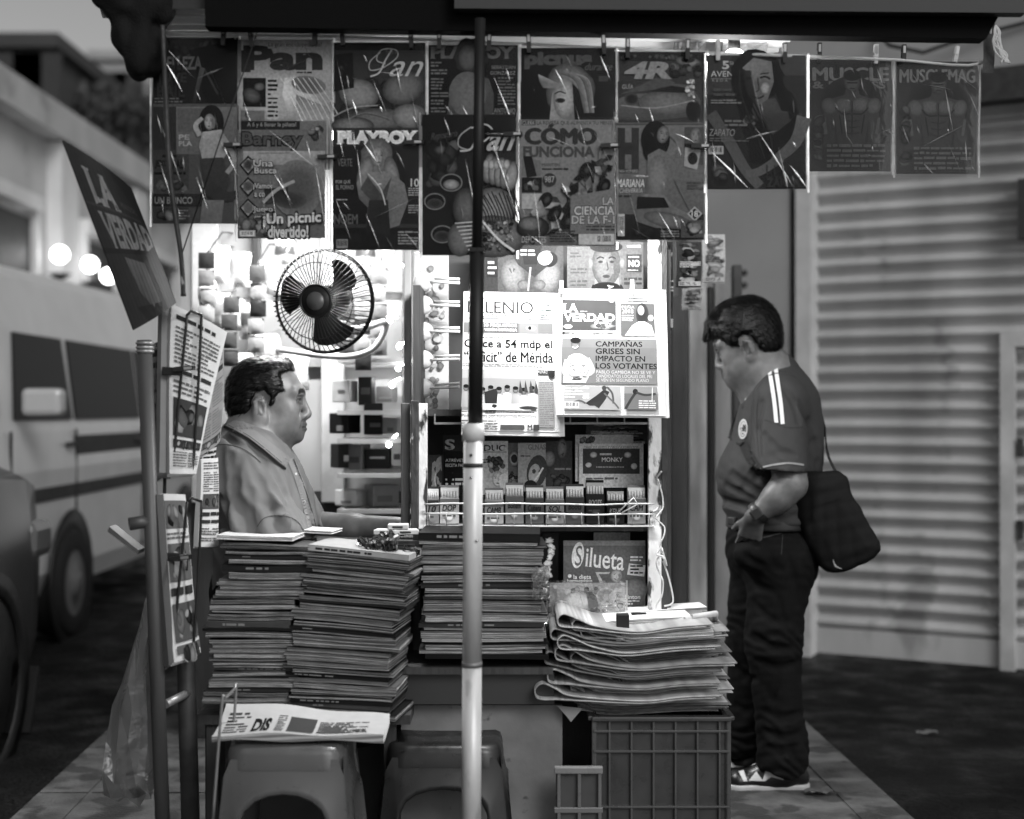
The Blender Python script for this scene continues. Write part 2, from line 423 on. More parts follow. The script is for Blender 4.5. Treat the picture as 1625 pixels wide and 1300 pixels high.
# ---------------------------------------------------------------- soft bodies: distance fields meshed into one continuous skin
def nrm(v): v = np.asarray(v, float); return v / np.linalg.norm(v)
class Body:
    def __init__(s, M=None): s.p = []; s.M = M if M is not None else np.eye(4); s.folds = []
    def T(s, v):
        v = np.asarray(v, float); return s.M[:3, :3] @ v + s.M[:3, 3]
    def cap(s, a, b, r1, r2=None, k=0.02, op='+'):
        s.p.append(('c', s.T(a), s.T(b), r1, r1 if r2 is None else r2, k, op)); return s
    def ell(s, c, r, k=0.02, op='+', rot=None):
        q = s.M[:3, :3] if rot is None else s.M[:3, :3] @ np.array(Euler([R(t) for t in rot]).to_matrix())
        s.p.append(('e', s.T(c), np.asarray(r, float), q, 0, k, op)); return s
    def box(s, c, half, rnd=0.01, k=0.01, op='+', rot=None):
        q = s.M[:3, :3] if rot is None else s.M[:3, :3] @ np.array(Euler([R(t) for t in rot]).to_matrix())
        s.p.append(('b', s.T(c), np.asarray(half, float), q, rnd, k, op)); return s
    def plane(s, c, n, k=0.006):          # keeps the side the normal points away from
        s.p.append(('p', s.T(c), s.M[:3, :3] @ nrm(n), 0, 0, k, 'i')); return s
    def poly(s, pts, k=0.004, op='i'):    # outline in local x-z, endless along y
        s.p.append(('g', np.asarray(pts, float), np.linalg.inv(s.M), 0, 0, k, op)); return s
    def chain(s, pts, rs, k=0.02, op='+'):
        for i in range(len(pts) - 1): s.cap(pts[i], pts[i + 1], rs[i], rs[i + 1], k if i == 0 else min(k, 0.012), op)
        return s
    def __call__(s, X):
        d = np.full(len(X), 9.0)
        for (t, A, B, C, D, k, op) in s.p:
            if t == 'c':
                ba = B - A; L = max(ba @ ba, 1e-12); pa = X - A
                h = np.clip(pa @ ba / L, 0, 1); e = np.linalg.norm(pa - h[:, None] * ba, axis=1) - (C + (D - C) * h)
            elif t == 'e':
                q = (X - A) @ C; k0 = np.linalg.norm(q / B, axis=1); k1 = np.linalg.norm(q / (B * B), axis=1)
                e = np.where(k1 > 1e-9, k0 * (k0 - 1) / np.maximum(k1, 1e-9), -B.min())
            elif t == 'b':
                q = np.abs((X - A) @ C) - B + D
                e = np.linalg.norm(np.maximum(q, 0), axis=1) + np.minimum(q.max(axis=1), 0) - D
            elif t == 'p': e = (X - A) @ B
            elif t == 'g':
                q = X @ B[:3, :3].T + B[:3, 3]; px, pz = q[:, 0], q[:, 2]; V = A; n = len(V)
                dd = np.full(len(X), 1e9); sg = np.ones(len(X)); j = n - 1
                for i in range(n):
                    ex, ez = V[j] - V[i]; wx, wz = px - V[i][0], pz - V[i][1]
                    h = np.clip((wx * ex + wz * ez) / max(ex * ex + ez * ez, 1e-12), 0, 1)
                    dd = np.minimum(dd, (wx - ex * h) ** 2 + (wz - ez * h) ** 2)
                    c1, c2, c3 = pz >= V[i][1], pz < V[j][1], ex * wz > ez * wx
                    f = (c1 & c2 & c3) | (~c1 & ~c2 & ~c3); sg = np.where(f, -sg, sg); j = i
                e = sg * np.sqrt(dd)
            if op == '+': h = np.maximum(k - np.abs(d - e), 0) / max(k, 1e-6); d = np.minimum(d, e) - h * h * k * 0.25
            else:
                if op == '-': e = -e
                h = np.maximum(k - np.abs(d - e), 0) / max(k, 1e-6); d = np.maximum(d, e) + h * h * k * 0.25
        for fn in s.folds: d = d + fn(X)
        return d
def waves(amp, seed, n=5, lo=20, hi=60, stretch=(1, 1, 1), sharp=False):
    rnd = np.random.RandomState(seed); st = np.asarray(stretch, float)
    ks = rnd.normal(size=(n, 3)); ks = ks / np.linalg.norm(ks, axis=1)[:, None] * rnd.uniform(lo, hi, n)[:, None] * st; ph = rnd.uniform(0, 6.28, n)
    w2 = rnd.normal(size=(n, 3)) * 6; p2 = rnd.uniform(0, 6.28, n)
    def fn(X):
        o = np.zeros(len(X))
        for i in range(n):
            s_ = np.sin(X @ ks[i] + ph[i] + 1.3 * np.sin(X @ w2[i] + p2[i]))
            o += (1 - 2 * np.abs(s_)) if sharp else s_
        return amp * o / n
    return fn
def skin_field(fn, lo, hi, h):
    lo, hi = np.minimum(lo, hi).astype(float) - .03, np.maximum(lo, hi).astype(float) + .03; B = 8
    nb = np.ceil((hi - lo) / (h * B)).astype(int); n = nb * B
    g = np.stack(np.meshgrid(*[lo[i] + (np.arange(nb[i]) + 0.5 - 0.5 / B) * B * h for i in range(3)], indexing='ij'), -1).reshape(-1, 3)
    D = np.concatenate([fn(c) for c in np.array_split(g, max(1, len(g) // 200000))])
    act = np.abs(D) < B * h * 0.9 + 0.03
    V = np.repeat(np.repeat(np.repeat(np.where(D > 0, 1.0, -1.0).reshape(nb).astype(np.float32), B, 0), B, 1), B, 2)
    ids = np.argwhere(act.reshape(nb))
    off = np.stack(np.meshgrid(*[np.arange(B)] * 3, indexing='ij'), -1).reshape(-1, 3)
    for c in np.array_split(ids, max(1, len(ids) // 400)):
        if not len(c): continue
        q = (c[:, None, :] * B + off[None]).reshape(-1, 3)
        V[q[:, 0], q[:, 1], q[:, 2]] = fn(lo + q * h)
    S = V < 0
    cs = [(i, j, k) for i in (0, 1) for j in (0, 1) for k in (0, 1)]
    sl = lambda i, j, k: S[i:n[0] - 1 + i, j:n[1] - 1 + j, k:n[2] - 1 + k]
    an = np.zeros(n - 1, bool); al = np.ones(n - 1, bool)
    for c in cs: an |= sl(*c); al &= sl(*c)
    cells = np.argwhere(an & ~al)
    idx = -np.ones(n - 1, np.int64); idx[cells[:, 0], cells[:, 1], cells[:, 2]] = np.arange(len(cells))
    acc = np.zeros((len(cells), 3)); cnt = np.zeros(len(cells))
    cv = {c: V[cells[:, 0] + c[0], cells[:, 1] + c[1], cells[:, 2] + c[2]] for c in cs}
    for a in cs:
        for ax in range(3):
            if a[ax]: continue
            b = list(a); b[ax] = 1; b = tuple(b); va, vb = cv[a], cv[b]; x = (va < 0) != (vb < 0)
            t = np.where(x, va / np.where(x, va - vb, 1), 0); p = np.repeat(np.array([a], float), len(cells), 0); p[:, ax] = t
            acc += p * x[:, None]; cnt += x
    verts = lo + (cells + acc / cnt[:, None]) * h
    faces = []
    for ax in range(3):
        u, w = (ax + 1) % 3, (ax + 2) % 3
        e = np.zeros(3, int); e[ax] = 1
        A = S[:n[0] - e[0], :n[1] - e[1], :n[2] - e[2]]; Bv = S[e[0]:, e[1]:, e[2]:]
        q = np.argwhere(A != Bv); q = q[(q[:, u] > 0) & (q[:, w] > 0)]
        ok = np.all(q < n - 1, axis=1); q = q[ok]
        du = np.zeros(3, int); du[u] = 1; dw = np.zeros(3, int); dw[w] = 1
        g4 = [idx[tuple((q - o).T)] for o in (du * 0, du, du + dw, dw)]
        f = np.stack(g4, 1); fl = S[tuple(q.T)]
        f = np.where(fl[:, None], f, f[:, ::-1]); f = f[np.all(f >= 0, axis=1)]; faces.append(f)
    return verts, np.concatenate(faces)
def skin(name, fn, lo, hi, h, mats, parent=None, colf=None, g=0.5, smooth_it=1):
    v, f = skin_field(fn, lo, hi, h)
    me = bpy.data.meshes.new(name)
    if parent is not None:
        q = np.array(parent_inv(parent)); vl = v @ q[:3, :3].T + q[:3, 3]
    else: vl = v
    me.vertices.add(len(vl)); me.vertices.foreach_set('co', vl.astype(np.float32).ravel())
    me.loops.add(len(f) * 4); me.loops.foreach_set('vertex_index', f.astype(np.int32).ravel())
    me.polygons.add(len(f)); me.polygons.foreach_set('loop_start', np.arange(len(f), dtype=np.int32) * 4)
    me.update(calc_edges=True); me.polygons.foreach_set('use_smooth', np.ones(len(f), bool))
    me.materials.append(mats)
    c = colf(v) if colf else np.full(len(v), g)
    at = me.attributes.new('Col', 'FLOAT_COLOR', 'POINT'); a = np.ones((len(v), 4), np.float32)
    a[:, :3] = (np.where(c <= 0.04045, c / 12.92, ((c + 0.055) / 1.055) ** 2.4) * 0.85)[:, None]; at.data.foreach_set('color', a.ravel())
    bm = bmesh.new(); bm.from_mesh(me)
    if smooth_it: bmesh.ops.smooth_vert(bm, verts=bm.verts, factor=0.35, use_axis_x=True, use_axis_y=True, use_axis_z=True)
    bmesh.ops.recalc_face_normals(bm, faces=bm.faces); bm.to_mesh(me); bm.free()
    o = bpy.data.objects.new(name, me); COL.objects.link(o)
    if parent is not None: o.parent = parent
    return o
def march(fn, px, py, d0, d1, step=0.01):
    """where the sight lines through these photo points first meet a body, to lay badges and stripes on it"""
    px = np.asarray(px, float); py = np.asarray(py, float)
    ray = np.stack([(px - CX) / F, np.ones(len(px)), -(py - CY) / F], 1); org = np.array([0, 0, CAMH])
    t = np.full(len(px), d0); hit = np.zeros(len(px), bool)
    for _ in range(90):
        d = fn(org + ray * t[:, None]); hit = d < 0.0008
        t = np.where(hit | (t > d1), t, t + np.maximum(d * 0.7, 0.0006))
    march.hit = hit
    t = np.where(t > d1, np.median(t[hit]) if hit.any() else d1, t)
    return org + ray * t[:, None], ray / np.linalg.norm(ray, axis=1)[:, None]
def decal(pr, name, fn, d0, d1, m, parent=None, unit=0.0021, maxe=0.012, off=0.0015):
    """lay a printed design on a body"""
    o = pr.build(name, lambda u, v, h: (u, v, h), m, None, unit, lift=0.00012, maxe=maxe)
    me = o.data; co = np.empty(len(me.vertices) * 3, np.float32); me.vertices.foreach_get('co', co); co = co.reshape(-1, 3)
    p, r = march(fn, co[:, 0], co[:, 1], d0, d1); p = p - r * (off + co[:, 2:3])
    if parent is not None:
        q = np.array(parent_inv(parent)); p = p @ q[:3, :3].T + q[:3, 3]; o.parent = parent
    me.vertices.foreach_set('co', p.astype(np.float32).ravel()); me.update()
    bad = np.flatnonzero(~march.hit)
    if len(bad):
        bm = bmesh.new(); bm.from_mesh(me); bm.verts.ensure_lookup_table(); bmesh.ops.delete(bm, geom=[bm.verts[i] for i in bad], context='VERTS'); bm.to_mesh(me); bm.free()
    return o
def settle(fn, pts, lift=.004):
    """draw points onto a body's surface"""
    X = np.array([tuple(p) for p in pts], float); h = .003
    for _ in range(12):
        g = np.stack([fn(X + np.eye(3)[i] * h) - fn(X - np.eye(3)[i] * h) for i in range(3)], 1) / (2 * h); g = g / np.maximum(np.linalg.norm(g, axis=1), 1e-6)[:, None]
        X = X - g * (fn(X) - lift)[:, None] * .8
    return [Vector(x) for x in X], [Vector(x) for x in g]

def frame(origin, fwd, up=(0, 0, 1), s=1.0):
    f = nrm(fwd); l = nrm(np.cross(up, f)); u = np.cross(f, l); M = np.eye(4); M[:3, 0] = f * s; M[:3, 1] = l * s; M[:3, 2] = u * s; M[:3, 3] = origin; return M
def head_shape(b, O, Rm, sc=1.0, jowl=1.0, nose=1.0):
    """adds a head to body b: local x = where the face looks, y = its left, z = up"""
    keep = b.M; M = np.eye(4); M[:3, :3] = Rm; M[:3, 3] = O; b.M = M; S = sc
    def E(c, r, k=.02, op='+', rot=None): b.ell([x * S for x in c], [x * S for x in r], k * S, op, rot)
    def K(a, c, r1, r2, k=.02, op='+'): b.cap([x * S for x in a], [x * S for x in c], r1 * S, r2 * S, k * S, op)
    E((-.004, 0, .030), (.097, .077, .092), .02)
    E((.040, 0, .012), (.062, .060, .082), .035)
    E((.036, 0, -.064), (.056 , .054 * jowl, .050), .03)
    E((.012, 0, -.078), (.050, .056 * jowl, .036), .03)
    E((.092, 0, -.094), (.019, .024, .018), .026)
    for sy in (-1, 1):
        E((.062, sy * .040, -.022), (.034, .026, .030), .02)
        E((.058, sy * .040, -.066), (.034, .024 * jowl, .032), .025)
        K((.098, sy * .010, .037), (.086, sy * .046, .034), .012, .010, .018)
        E((.108, sy * .031, .010), (.016, .017, .011), .012, '-')
        E((.0845, sy * .031, .009), (.0135, .0145, .0125), .003)
        K((.0975, sy * .018, .0145), (.0925, sy * .043, .0135), .0045, .0042, .004)
        K((.0955, sy * .020, .0015), (.091, sy * .041, .002), .004, .004, .006)
        E((.1085, sy * .0135 * nose, -.036), (.013, .0095, .0095), .007)
    K((.100, 0, .024), (.1205, 0, -.024), .0085, .0115, .014)
    E((.1185, 0, -.031), (.0125 , .0125 * nose, .011), .008)
    for sy in (-1, 1): E((.1125, sy * .0085, -.0455), (.006, .0045, .004), .003, '-')
    E((.090, 0, -.064), (.024, .031, .026), .022)
    K((.1125, 0, -.0595), (.099, .024, -.0665), .0062, .004, .006); K((.1125, 0, -.0595), (.099, -.024, -.0665), .0062, .004, .006)
    K((.1120, 0, -.0715), (.098, .022, -.0690), .0068, .004, .006); K((.1120, 0, -.0715), (.098, -.022, -.0690), .0068, .004, .006)
    K((.119, 0, -.0655), (.101, .026, -.0675), .0014, .0014, .003, '-'); K((.119, 0, -.0655), (.101, -.026, -.0675), .0014, .0014, .003, '-')
    for sy in (-1, 1):
        E((-.008, sy * .079, -.014), (.0185, .0085, .031), .006, '+', (0, -12, sy * -16))
        E((.000, sy * .088, -.012), (.0095, .008, .019), .004, '-', (0, -12, sy * -16))
        K((-.022, sy * .086, .002), (.000, sy * .083, .016), .0042, .004, .003); K((-.022, sy * .086, .002), (-.017, sy * .084, -.028), .0042, .004, .003)
        E((.000, sy * .078, -.043), (.009, .0055, .010), .005)
    b.M = keep
def head_colour(O, Rm, sc, skin_g, brow=0.08, lip=0.7, stubble=0.0, mous=0.0):
    def fn(X):
        q = (X - O) @ Rm / sc; x, y, z = q[:, 0], np.abs(q[:, 1]), q[:, 2]
        c = np.full(len(X), skin_g)
        c *= 1 + 0.05 * np.sin(q[:, 0] * 90 + 2 * np.sin(z * 70)) * np.sin(q[:, 1] * 80 + z * 60)
        zb = .037 - .006 * ((y - .028) / .02) ** 2
        c = np.where((x > .075) & (y > .009) & (y < .048) & (np.abs(z - zb - .001) < .0065), brow + .04, c)
        c = np.where((x > .080) & (np.abs(y - .030) < .017) & (np.abs(z - .012) < .013), c * .70, c)  # eye sockets darkened in the skin colour, standing for brow shade
        eye = (x > .086) & (np.abs(y - .031) < .0125) & (np.abs(z - .0085) < .0042)
        c = np.where(eye, .42, c); c = np.where(eye & (np.abs(y - .031) < .006), .05, c)
        c = np.where((x > .086) & (np.abs(y - .031) < .014) & (np.abs(z - .0135) < .0016), .1, c)
        lipm = (x > .098) & (y < .023) & (z < -.0555) & (z > -.077)
        c = np.where(lipm, skin_g * lip, c)
        c = np.where((np.abs(z + .0655) < .0018) & (x > .095) & (y < .026), c * .45, c)  # mouth line darkened for the shade between the lips
        nl = np.abs((y - .020) - (-.035 - z) * .42); c = np.where((x > .080) & (z < -.034) & (z > -.07) & (nl < .0022), c * .78, c)  # cheek fold drawn as a shade line in the skin colour
        c = np.where((np.abs(q[:, 0] + .002) < .010) & (np.abs(z + .014) < .02) & (y > .070), c * .62, c)  # ear hollow darkened in the colour for its shade
        if stubble: c = np.where(lipm, c, c * (1 - stubble * np.clip((-.030 - z) / .03, 0, 1) * np.clip((x + .02) / .04, 0, 1)))
        if mous: c = np.where((x > .098) & (y < .026) & (z < -.049) & (z > -.0575), c * (1 - mous), c)
        return c
    return fn
def rotm(fwd, up=(0, 0, 1)):
    f = nrm(fwd); l = nrm(np.cross(up, f)); u = np.cross(f, l); return np.stack([f, l, u], 1)
def hair_shape(O, Rm, sc, outline, thick=.010, seed=3, amp=.004, extra=None):
    M = np.eye(4); M[:3, :3] = Rm; M[:3, 3] = O; b = Body(M)
    b.ell([x * sc for x in (-.004, 0, .034)], [(x + thick) * sc for x in (.097, .077, .092)], .01)
    b.ell([.018 * sc, 0, .045 * sc], [(x + thick) * sc for x in (.075, .068, .076)], .02)
    b.ell([-.03 * sc, 0, -.01 * sc], [(x + thick) * sc for x in (.066, .066, .06)], .02)
    if extra: extra(b, sc)
    b.poly([(x * sc, z * sc) for x, z in outline], .024)
    rnd = np.random.RandomState(seed); Ri = Rm.T
    f1 = waves(1, seed, 5, 300, 520, (.35, 1.0, 1.0), True); f2 = waves(1, seed + 1, 5, 90, 170, (.5, 1, 1), True)
    def fold(X):
        q = (X - O) @ Rm; return amp * .5 * f1(q) + amp * f2(q)
    b.folds.append(fold); return b
def hand(b, wrist, palm_dir, palm_n, lens=(.062, .070, .066, .052), curl=(20, 25, 30, 35), side=1, r=.0082, thumb=(35, 20), sc=1.0):
    """palm, four unequal bent fingers and a thumb that leaves the side of the palm; side = +1 puts the thumb at dir x n"""
    d = nrm(palm_dir); n = nrm(palm_n); n = nrm(n - d * (n @ d)); s_ = np.cross(d, n) * side; w = np.asarray(wrist, float)
    b.ell(w + d * .045 * sc, (.001, .001, .001), .001)
    for i in range(4):
        o = (1.5 - i) * .0185 * sc
        b.cap(w + d * .010 * sc + s_ * o * .6, w + d * .082 * sc + s_ * o, .0155 * sc, .0115 * sc, .012)
    for i in range(4):
        o = (1.5 - i) * .0195 * sc; p = w + d * .086 * sc + s_ * o; a = 0; spread = (1.5 - i) * .06
        dirv = nrm(d + s_ * spread)
        for j, f in enumerate((.45, .32, .23)):
            a += R(curl[i]) * (.7 if j == 0 else 1); v = dirv * math.cos(a) - n * math.sin(a); q = p + v * lens[i] * f * sc * 1.15
            b.cap(p, q, (r - j * .0008) * sc, (r - (j + 1) * .0008) * sc, .004 if j else .008); p = q
    p = w + d * .022 * sc + s_ * .026 * sc; a = R(thumb[0])
    v = nrm(d * math.cos(a) + s_ * math.sin(a) - n * .35); q = p + v * .042 * sc; b.cap(w + d * .015 * sc + s_ * .012 * sc, q, .016 * sc, .0105 * sc, .012)
    v2 = nrm(v * math.cos(R(thumb[1])) + d * math.sin(R(thumb[1])) * .8); b.cap(q, q + v2 * .032 * sc, .0102 * sc, .0085 * sc, .004)
# ================================================================ materials used in many places
M_ASPH = mat('asphalt', .009, .62, spec=.13, bump=1.0, bscale=45, var=.6, vscale=2.2, rvar=.3, bdist=.03, dirt=.5, dirtg=.028, dscale=3.5, dcut=.60)
M_PAVE = mat('paving', .085, .8, spec=.2, bump=.5, bscale=90, var=.55, vscale=7, dirt=.75, dirtg=.025, dscale=6, dcut=.53)
M_WALLG = mat('grey_render', .30, .8, var=.12, vscale=1.6, bump=.15, bscale=40)
M_SHUT = mat('shutter_paint', .40, .42, var=.28, vscale=2.6, stretch=(1, 1, .35), dirt=.5, dirtg=.12, dscale=3, dcut=.6)
M_BLACK = mat('black_paint', .012, .5, spec=.3)
M_BLACKC = mat('black_cloth', .010, .85, spec=.15, bump=.3, bscale=200)
M_DARK = mat('dark_metal', .03, .55, spec=.4, var=.4, vscale=20)
M_DARKW = mat('dark_wood', .035, .65, var=.5, vscale=14, stretch=(1, 1, .12), bump=.4, bscale=60)
M_GALV = mat('galvanised', .55, .42, metal=.2, var=.22, vscale=14, stretch=(1, 1, .25), dirt=.35, dirtg=.12, dscale=30, dcut=.62, bump=.08, bscale=90)
M_PEEL = mat('peeling_paint', .62, .6, var=.15, vscale=18, dirt=1, dirtg=.02, dscale=26, dcut=.52, bump=.5, bscale=50, stretch=(1, 1, .45))
M_PEELD = mat('worn_dark_paint', .030, .5, var=.4, vscale=22, dirt=1, dirtg=.35, dscale=60, dcut=.68, bump=.5, bscale=70, stretch=(1, 1, .3))
M_PANEL = mat('base_panel_paint', .16, .55, var=.35, vscale=5, dirt=.9, dirtg=.02, dscale=15, dcut=.635, bump=.15, bscale=30)
M_WHITE = mat('white_wall', .40, .7, var=.14, vscale=3.5, dirt=.25, dirtg=.35, dscale=5, dcut=.6)
M_PRINT = mat('print', attr=True, rough=.45, spec=.22, var=.10, vscale=40)
M_COVER = mat('cover_print', attr=True, rough=.5, spec=.14, var=.22, vscale=150)
M_NEWS = mat('newsprint', attr=True, rough=.85, spec=.15, var=.05, vscale=30, translucent=.12)
M_PAGES = mat('page_edges', attr=True, rough=.85, spec=.1, var=.55, vscale=60, stretch=(.35, .35, 14))
M_PLAS = mat('grey_plastic', attr=True, rough=.35, spec=.5, var=.12, vscale=9, rvar=.12)
M_GLASS = mat('dark_glass', .010, .4, spec=.12)
M_CHROME = mat('chrome', .6, .15, metal=1)
M_PAINT = mat('car_paint', attr=True, rough=.28, spec=.5, coat=.3, var=.08, vscale=3)
M_RUB = mat('rubber', .015, .8, spec=.2, bump=.3, bscale=80)
M_ROPE = mat('white_rope', .75, .8, bump=.6, bscale=300, translucent=.3)
M_FILM = film('clear_film', .012, .10, 10, .35, (.5, 1, 2.0), .003, .5)
M_CREASE = film('crease_film', .45, .28, 30, .3, (1, 1, 1), .02, .6)
M_BAG = film('bag_film', .22, .16, 14, .9, (1, 1, .5), .30, .45)
M_EDGE = mat('milky_film', .7, .35, translucent=.75, var=.3, vscale=30)
M_LEAF = mat('foliage', .05, .7, var=.5, vscale=12)

# ================================================================ the setting
yaw = R(-2.2)                                # the pavement runs a touch left of the camera's axis
def pave(x, y): return Vector((x * math.cos(yaw) - y * math.sin(yaw) * -1 * -1, y, 0)) if False else Vector((x - y * math.tan(-yaw) * 1.0, y, 0))
mb = MB(); mb.grid(lambda u, v: (-60 + 120 * u, -8 + 150 * v, -.124), 24, 30); tag(mb.build('street', M_ASPH), kind='structure')
XL, XR = -1.372, 1.398                       # pavement edges at y = 0
def pv(x, y, z=0.0): return Vector((x - .038 * y, y, z))
mb = MB()
for (a, b, z0, z1) in ((XL, XR, -.12, -.004),):
    for i in range(1):
        y0, y1 = 1.5, 7.1
        q = [pv(a, y0, z0), pv(b, y0, z0), pv(b, y1, z0), pv(a, y1, z0), pv(a, y0, z1), pv(b, y0, z1), pv(b, y1, z1), pv(a, y1, z1)]
        mb.add(q, [(0, 3, 2, 1), (4, 5, 6, 7), (0, 1, 5, 4), (1, 2, 6, 5), (2, 3, 7, 6), (3, 0, 4, 7)], .4)
tag(mb.build('sidewalk', M_PAVE), kind='structure')
# paving slabs with open joints, a border course along each kerb
mb = MB(); rnd = random.Random(4)
def slab(x0, x1, y0, y1, cut=0.0):
    j = .006
    q = [pv(x0 + j, y0 + j + cut, 0), pv(x1 - j, y0 + j, 0), pv(x1 - j, y1 - j, 0), pv(x0 + j, y1 - j + cut, 0)]
    t = [v - Vector((0, 0, .02)) for v in q]
    mb.add(q + t, [(0, 1, 2, 3), (0, 4, 5, 1), (1, 5, 6, 2), (2, 6, 7, 3), (3, 7, 4, 0)], rnd.uniform(.38, .5))
y = 3.4
while y < 7.0:
    for x0, x1 in ((XL, XL + .17), (XR - .17, XR)): slab(x0, x1, y, y + .62)
    for k in range(4):
        w = (XR - XL - .34) / 4; x0 = XL + .17 + w * k
        slab(x0, x0 + w, y + (.31 if k % 2 else 0), y + .62 + (.31 if k % 2 else 0))
    y += .62
tag(mb.build('pavement_slabs', M_PAVE), kind='structure')

# ---- the shop with the rolling shutter across the road
SA, SB = Vector((1.743, 7.99, 0)), Vector((2.693, 7.48, 0))
sd = (SB - SA).normalized(); sn = Vector((sd.y, -sd.x, 0))          # toward the camera
def sp(u, z, o=0.0): return SA + sd * u + sn * o + Vector((0, 0, z))
SG = -.124
shop = empty('shop_building', SA + Vector((0, 0, SG)), 'grey corner shop closed with a wide corrugated roller shutter across the dark road', 'shop')
def sbox(mb, u0, u1, z0, z1, o0, o1, g=.5):
    q = [sp(u, z, o) for u in (u0, u1) for o in (o0, o1) for z in (z0, z1)]
    mb.add(q, [(0, 1, 3, 2), (4, 6, 7, 5), (0, 4, 5, 1), (2, 3, 7, 6), (0, 2, 6, 4), (1, 5, 7, 3)], g)
m = MB(); sbox(m, -2.6, -.16, SG, 4.6, -.35, .10); sbox(m, -.16, 4.4, 3.03, 4.6, -.35, .10); sbox(m, 3.2, 4.4, SG, 3.03, -.35, .1); m.build('wall', M_WALLG, shop)
m = MB(); NS = 30
prof = []
for i in range(NS):
    z0 = SG + .13 + i * .1
    for k, (dz, o) in enumerate(((0, -.026), (.020, -.012), (.042, .024), (.056, .030), (.078, .012), (.094, -.020))): prof.append((z0 + dz, o))
rv = random.Random(2)
m.add([sp(u, z, o - .02) for (z, o) in prof for u in (-.06, 3.25)], [(2 * i, 2 * i + 1, 2 * i + 3, 2 * i + 2) for i in range(len(prof) - 1)], .6, 0, True)
sh = m.build('rolling_shutter', M_SHUT, shop)
m = MB(); sbox(m, -.06, 3.2, SG + .01, SG + .15, -.03, .012); m.build('bottom_rail', M_SHUT, sh)
m = MB(); sbox(m, -.115, -.03, SG, 3.03, -.04, .13); m.build('guide_rail', mat('rail_paint', .5, .5, var=.2, vscale=5), shop)
m = MB(); sbox(m, -.16, -.115, SG, 3.03, -.2, .06); m.build('shadow_gap', M_DARK, shop)
m = MB(); sbox(m, .965, 1.04, SG, 1.66, .0, .05); sbox(m, 1.04, 1.9, 1.58, 1.66, .0, .05); m.build('door_frame', mat('rail_paint'), shop)
for z in (1.05, .62): 
    m = MB(); sbox(m, 1.05, 1.08, z - .05, z + .05, .02, .06); m.build('hinge', M_DARK, shop)
m = MB(); sbox(m, -.10, 3.4, 2.86, 3.03, -.02, .16); m.build('shutter_housing', M_DARK, shop)
m = MB(); sbox(m, 1.06, 1.3, 2.14, 2.45, .02, .10); m.build('meter_box', M_DARK, shop)
m = MB(); m.tube([sp(.35, 3.3, .13), sp(.42, 3.2, .2), sp(.6, 3.14, .2), sp(.8, 3.2, .16), sp(1.1, 3.25, .13), sp(1.9, 3.3, .13)], .012, 6); m.build('cable', M_DARK, shop)
m = MB(); m.tube([sp(-.75, SG, .13), sp(-.75, 4.4, .13)], .03, 10); m.build('drain_pipe', mat('pipe', .16, .6, var=.3, vscale=6), shop)
for k, z in enumerate((2.03, 1.96, 1.88)):
    m = MB(); m.ball(sp(-.42, z, .10), (.018, .018, .018), .2); m.build('bolt', M_DARK, shop)
# grey posts and planks standing against the wall, left of the shutter
def plank(name, px0, px1, ytop, d, mt, label, cat, ybot=None, thick=.05):
    a, b = P(px0, ytop, d), P(px1, ytop, d); zb = 0.0 if d < 7.0 else SG
    m = MB(); m.box(((a.x + b.x) / 2, d + thick / 2, (a.z + zb) / 2), (b.x - a.x, thick, a.z - zb), .5, bev=.006)
    return tag(m.build(name, mt), label, cat, 'boards leaning behind the newsstand')
M_PL1 = mat('plank_grey', .20, .75, var=.45, vscale=10, stretch=(1, 1, .2), bump=.3, bscale=40)
M_PL2 = mat('plank_pale', .34, .75, var=.5, vscale=9, stretch=(1, 1, .25), dirt=.6, dirtg=.05, dscale=9, dcut=.6)
plank('board', 1066, 1090, 470, 5.55, M_DARKW, 'almost black board standing right behind the newsstand cabinet', 'board')
plank('board', 1093, 1122, 440, 5.6, M_PL2, 'pale stained board with a dark knot behind the black haired man', 'board')
plank('board', 1123, 1132, 455, 5.65, M_BLACK, 'thin black strip between two grey boards behind the newsstand', 'board')
plank('board', 1134, 1160, 430, 5.7, M_PL1, 'mid grey board beside the thin black strip, near the standing man\'s face', 'board')
plank('board', 1163, 1178, 420, 5.9, M_DARKW, 'dark narrow board farthest right of the boards, behind the standing man', 'board')

# ---- left: low colonial street front, dark blocks and sky
fac = empty('street_facade', (-5.0, 10, SG), 'long pale one storey street front with tall shuttered windows behind the van', 'building')
FX = -4.94
def fbox(mb, y0, y1, z0, z1, x0, x1, g=.5): mb.box(((x0 + x1) / 2, (y0 + y1) / 2, (z0 + z1) / 2), (x1 - x0, y1 - y0, z1 - z0), g)
m = MB()
M_FAC = mat('facade_render', .42, .8, var=.2, vscale=1.2, dirt=.4, dirtg=.15, dscale=1.5, dcut=.6)
m.box((FX - 2.5, 24, 2.0), (5, 30, 4.24)); m.build('wall', M_FAC, fac)
m = MB(); fbox(m, 9, 39, 4.12, 4.45, FX - .3, FX + .22); m.build('cornice', M_FAC, fac)
for i in range(9):
    y = 12.4 + i * 3.0
    m = MB(); fbox(m, y - .3, y + .3, SG, 4.1, FX - .1, FX + .16); m.build('pilaster', mat('pilaster', .58, .8, var=.12, vscale=2), fac)
    m = MB(); fbox(m, y + .85, y + 2.1, .5, 3.2, FX - .05, FX + .03); w = m.build('window', M_DARK, fac)
    m = MB()
    for a in (y + .78, y + 2.1): fbox(m, a, a + .09, .42, 3.28, FX - .02, FX + .10)
    fbox(m, y + .78, y + 2.19, 3.28, 3.42, FX - .02, FX + .14); m.build('frame', mat('pilaster'), w)
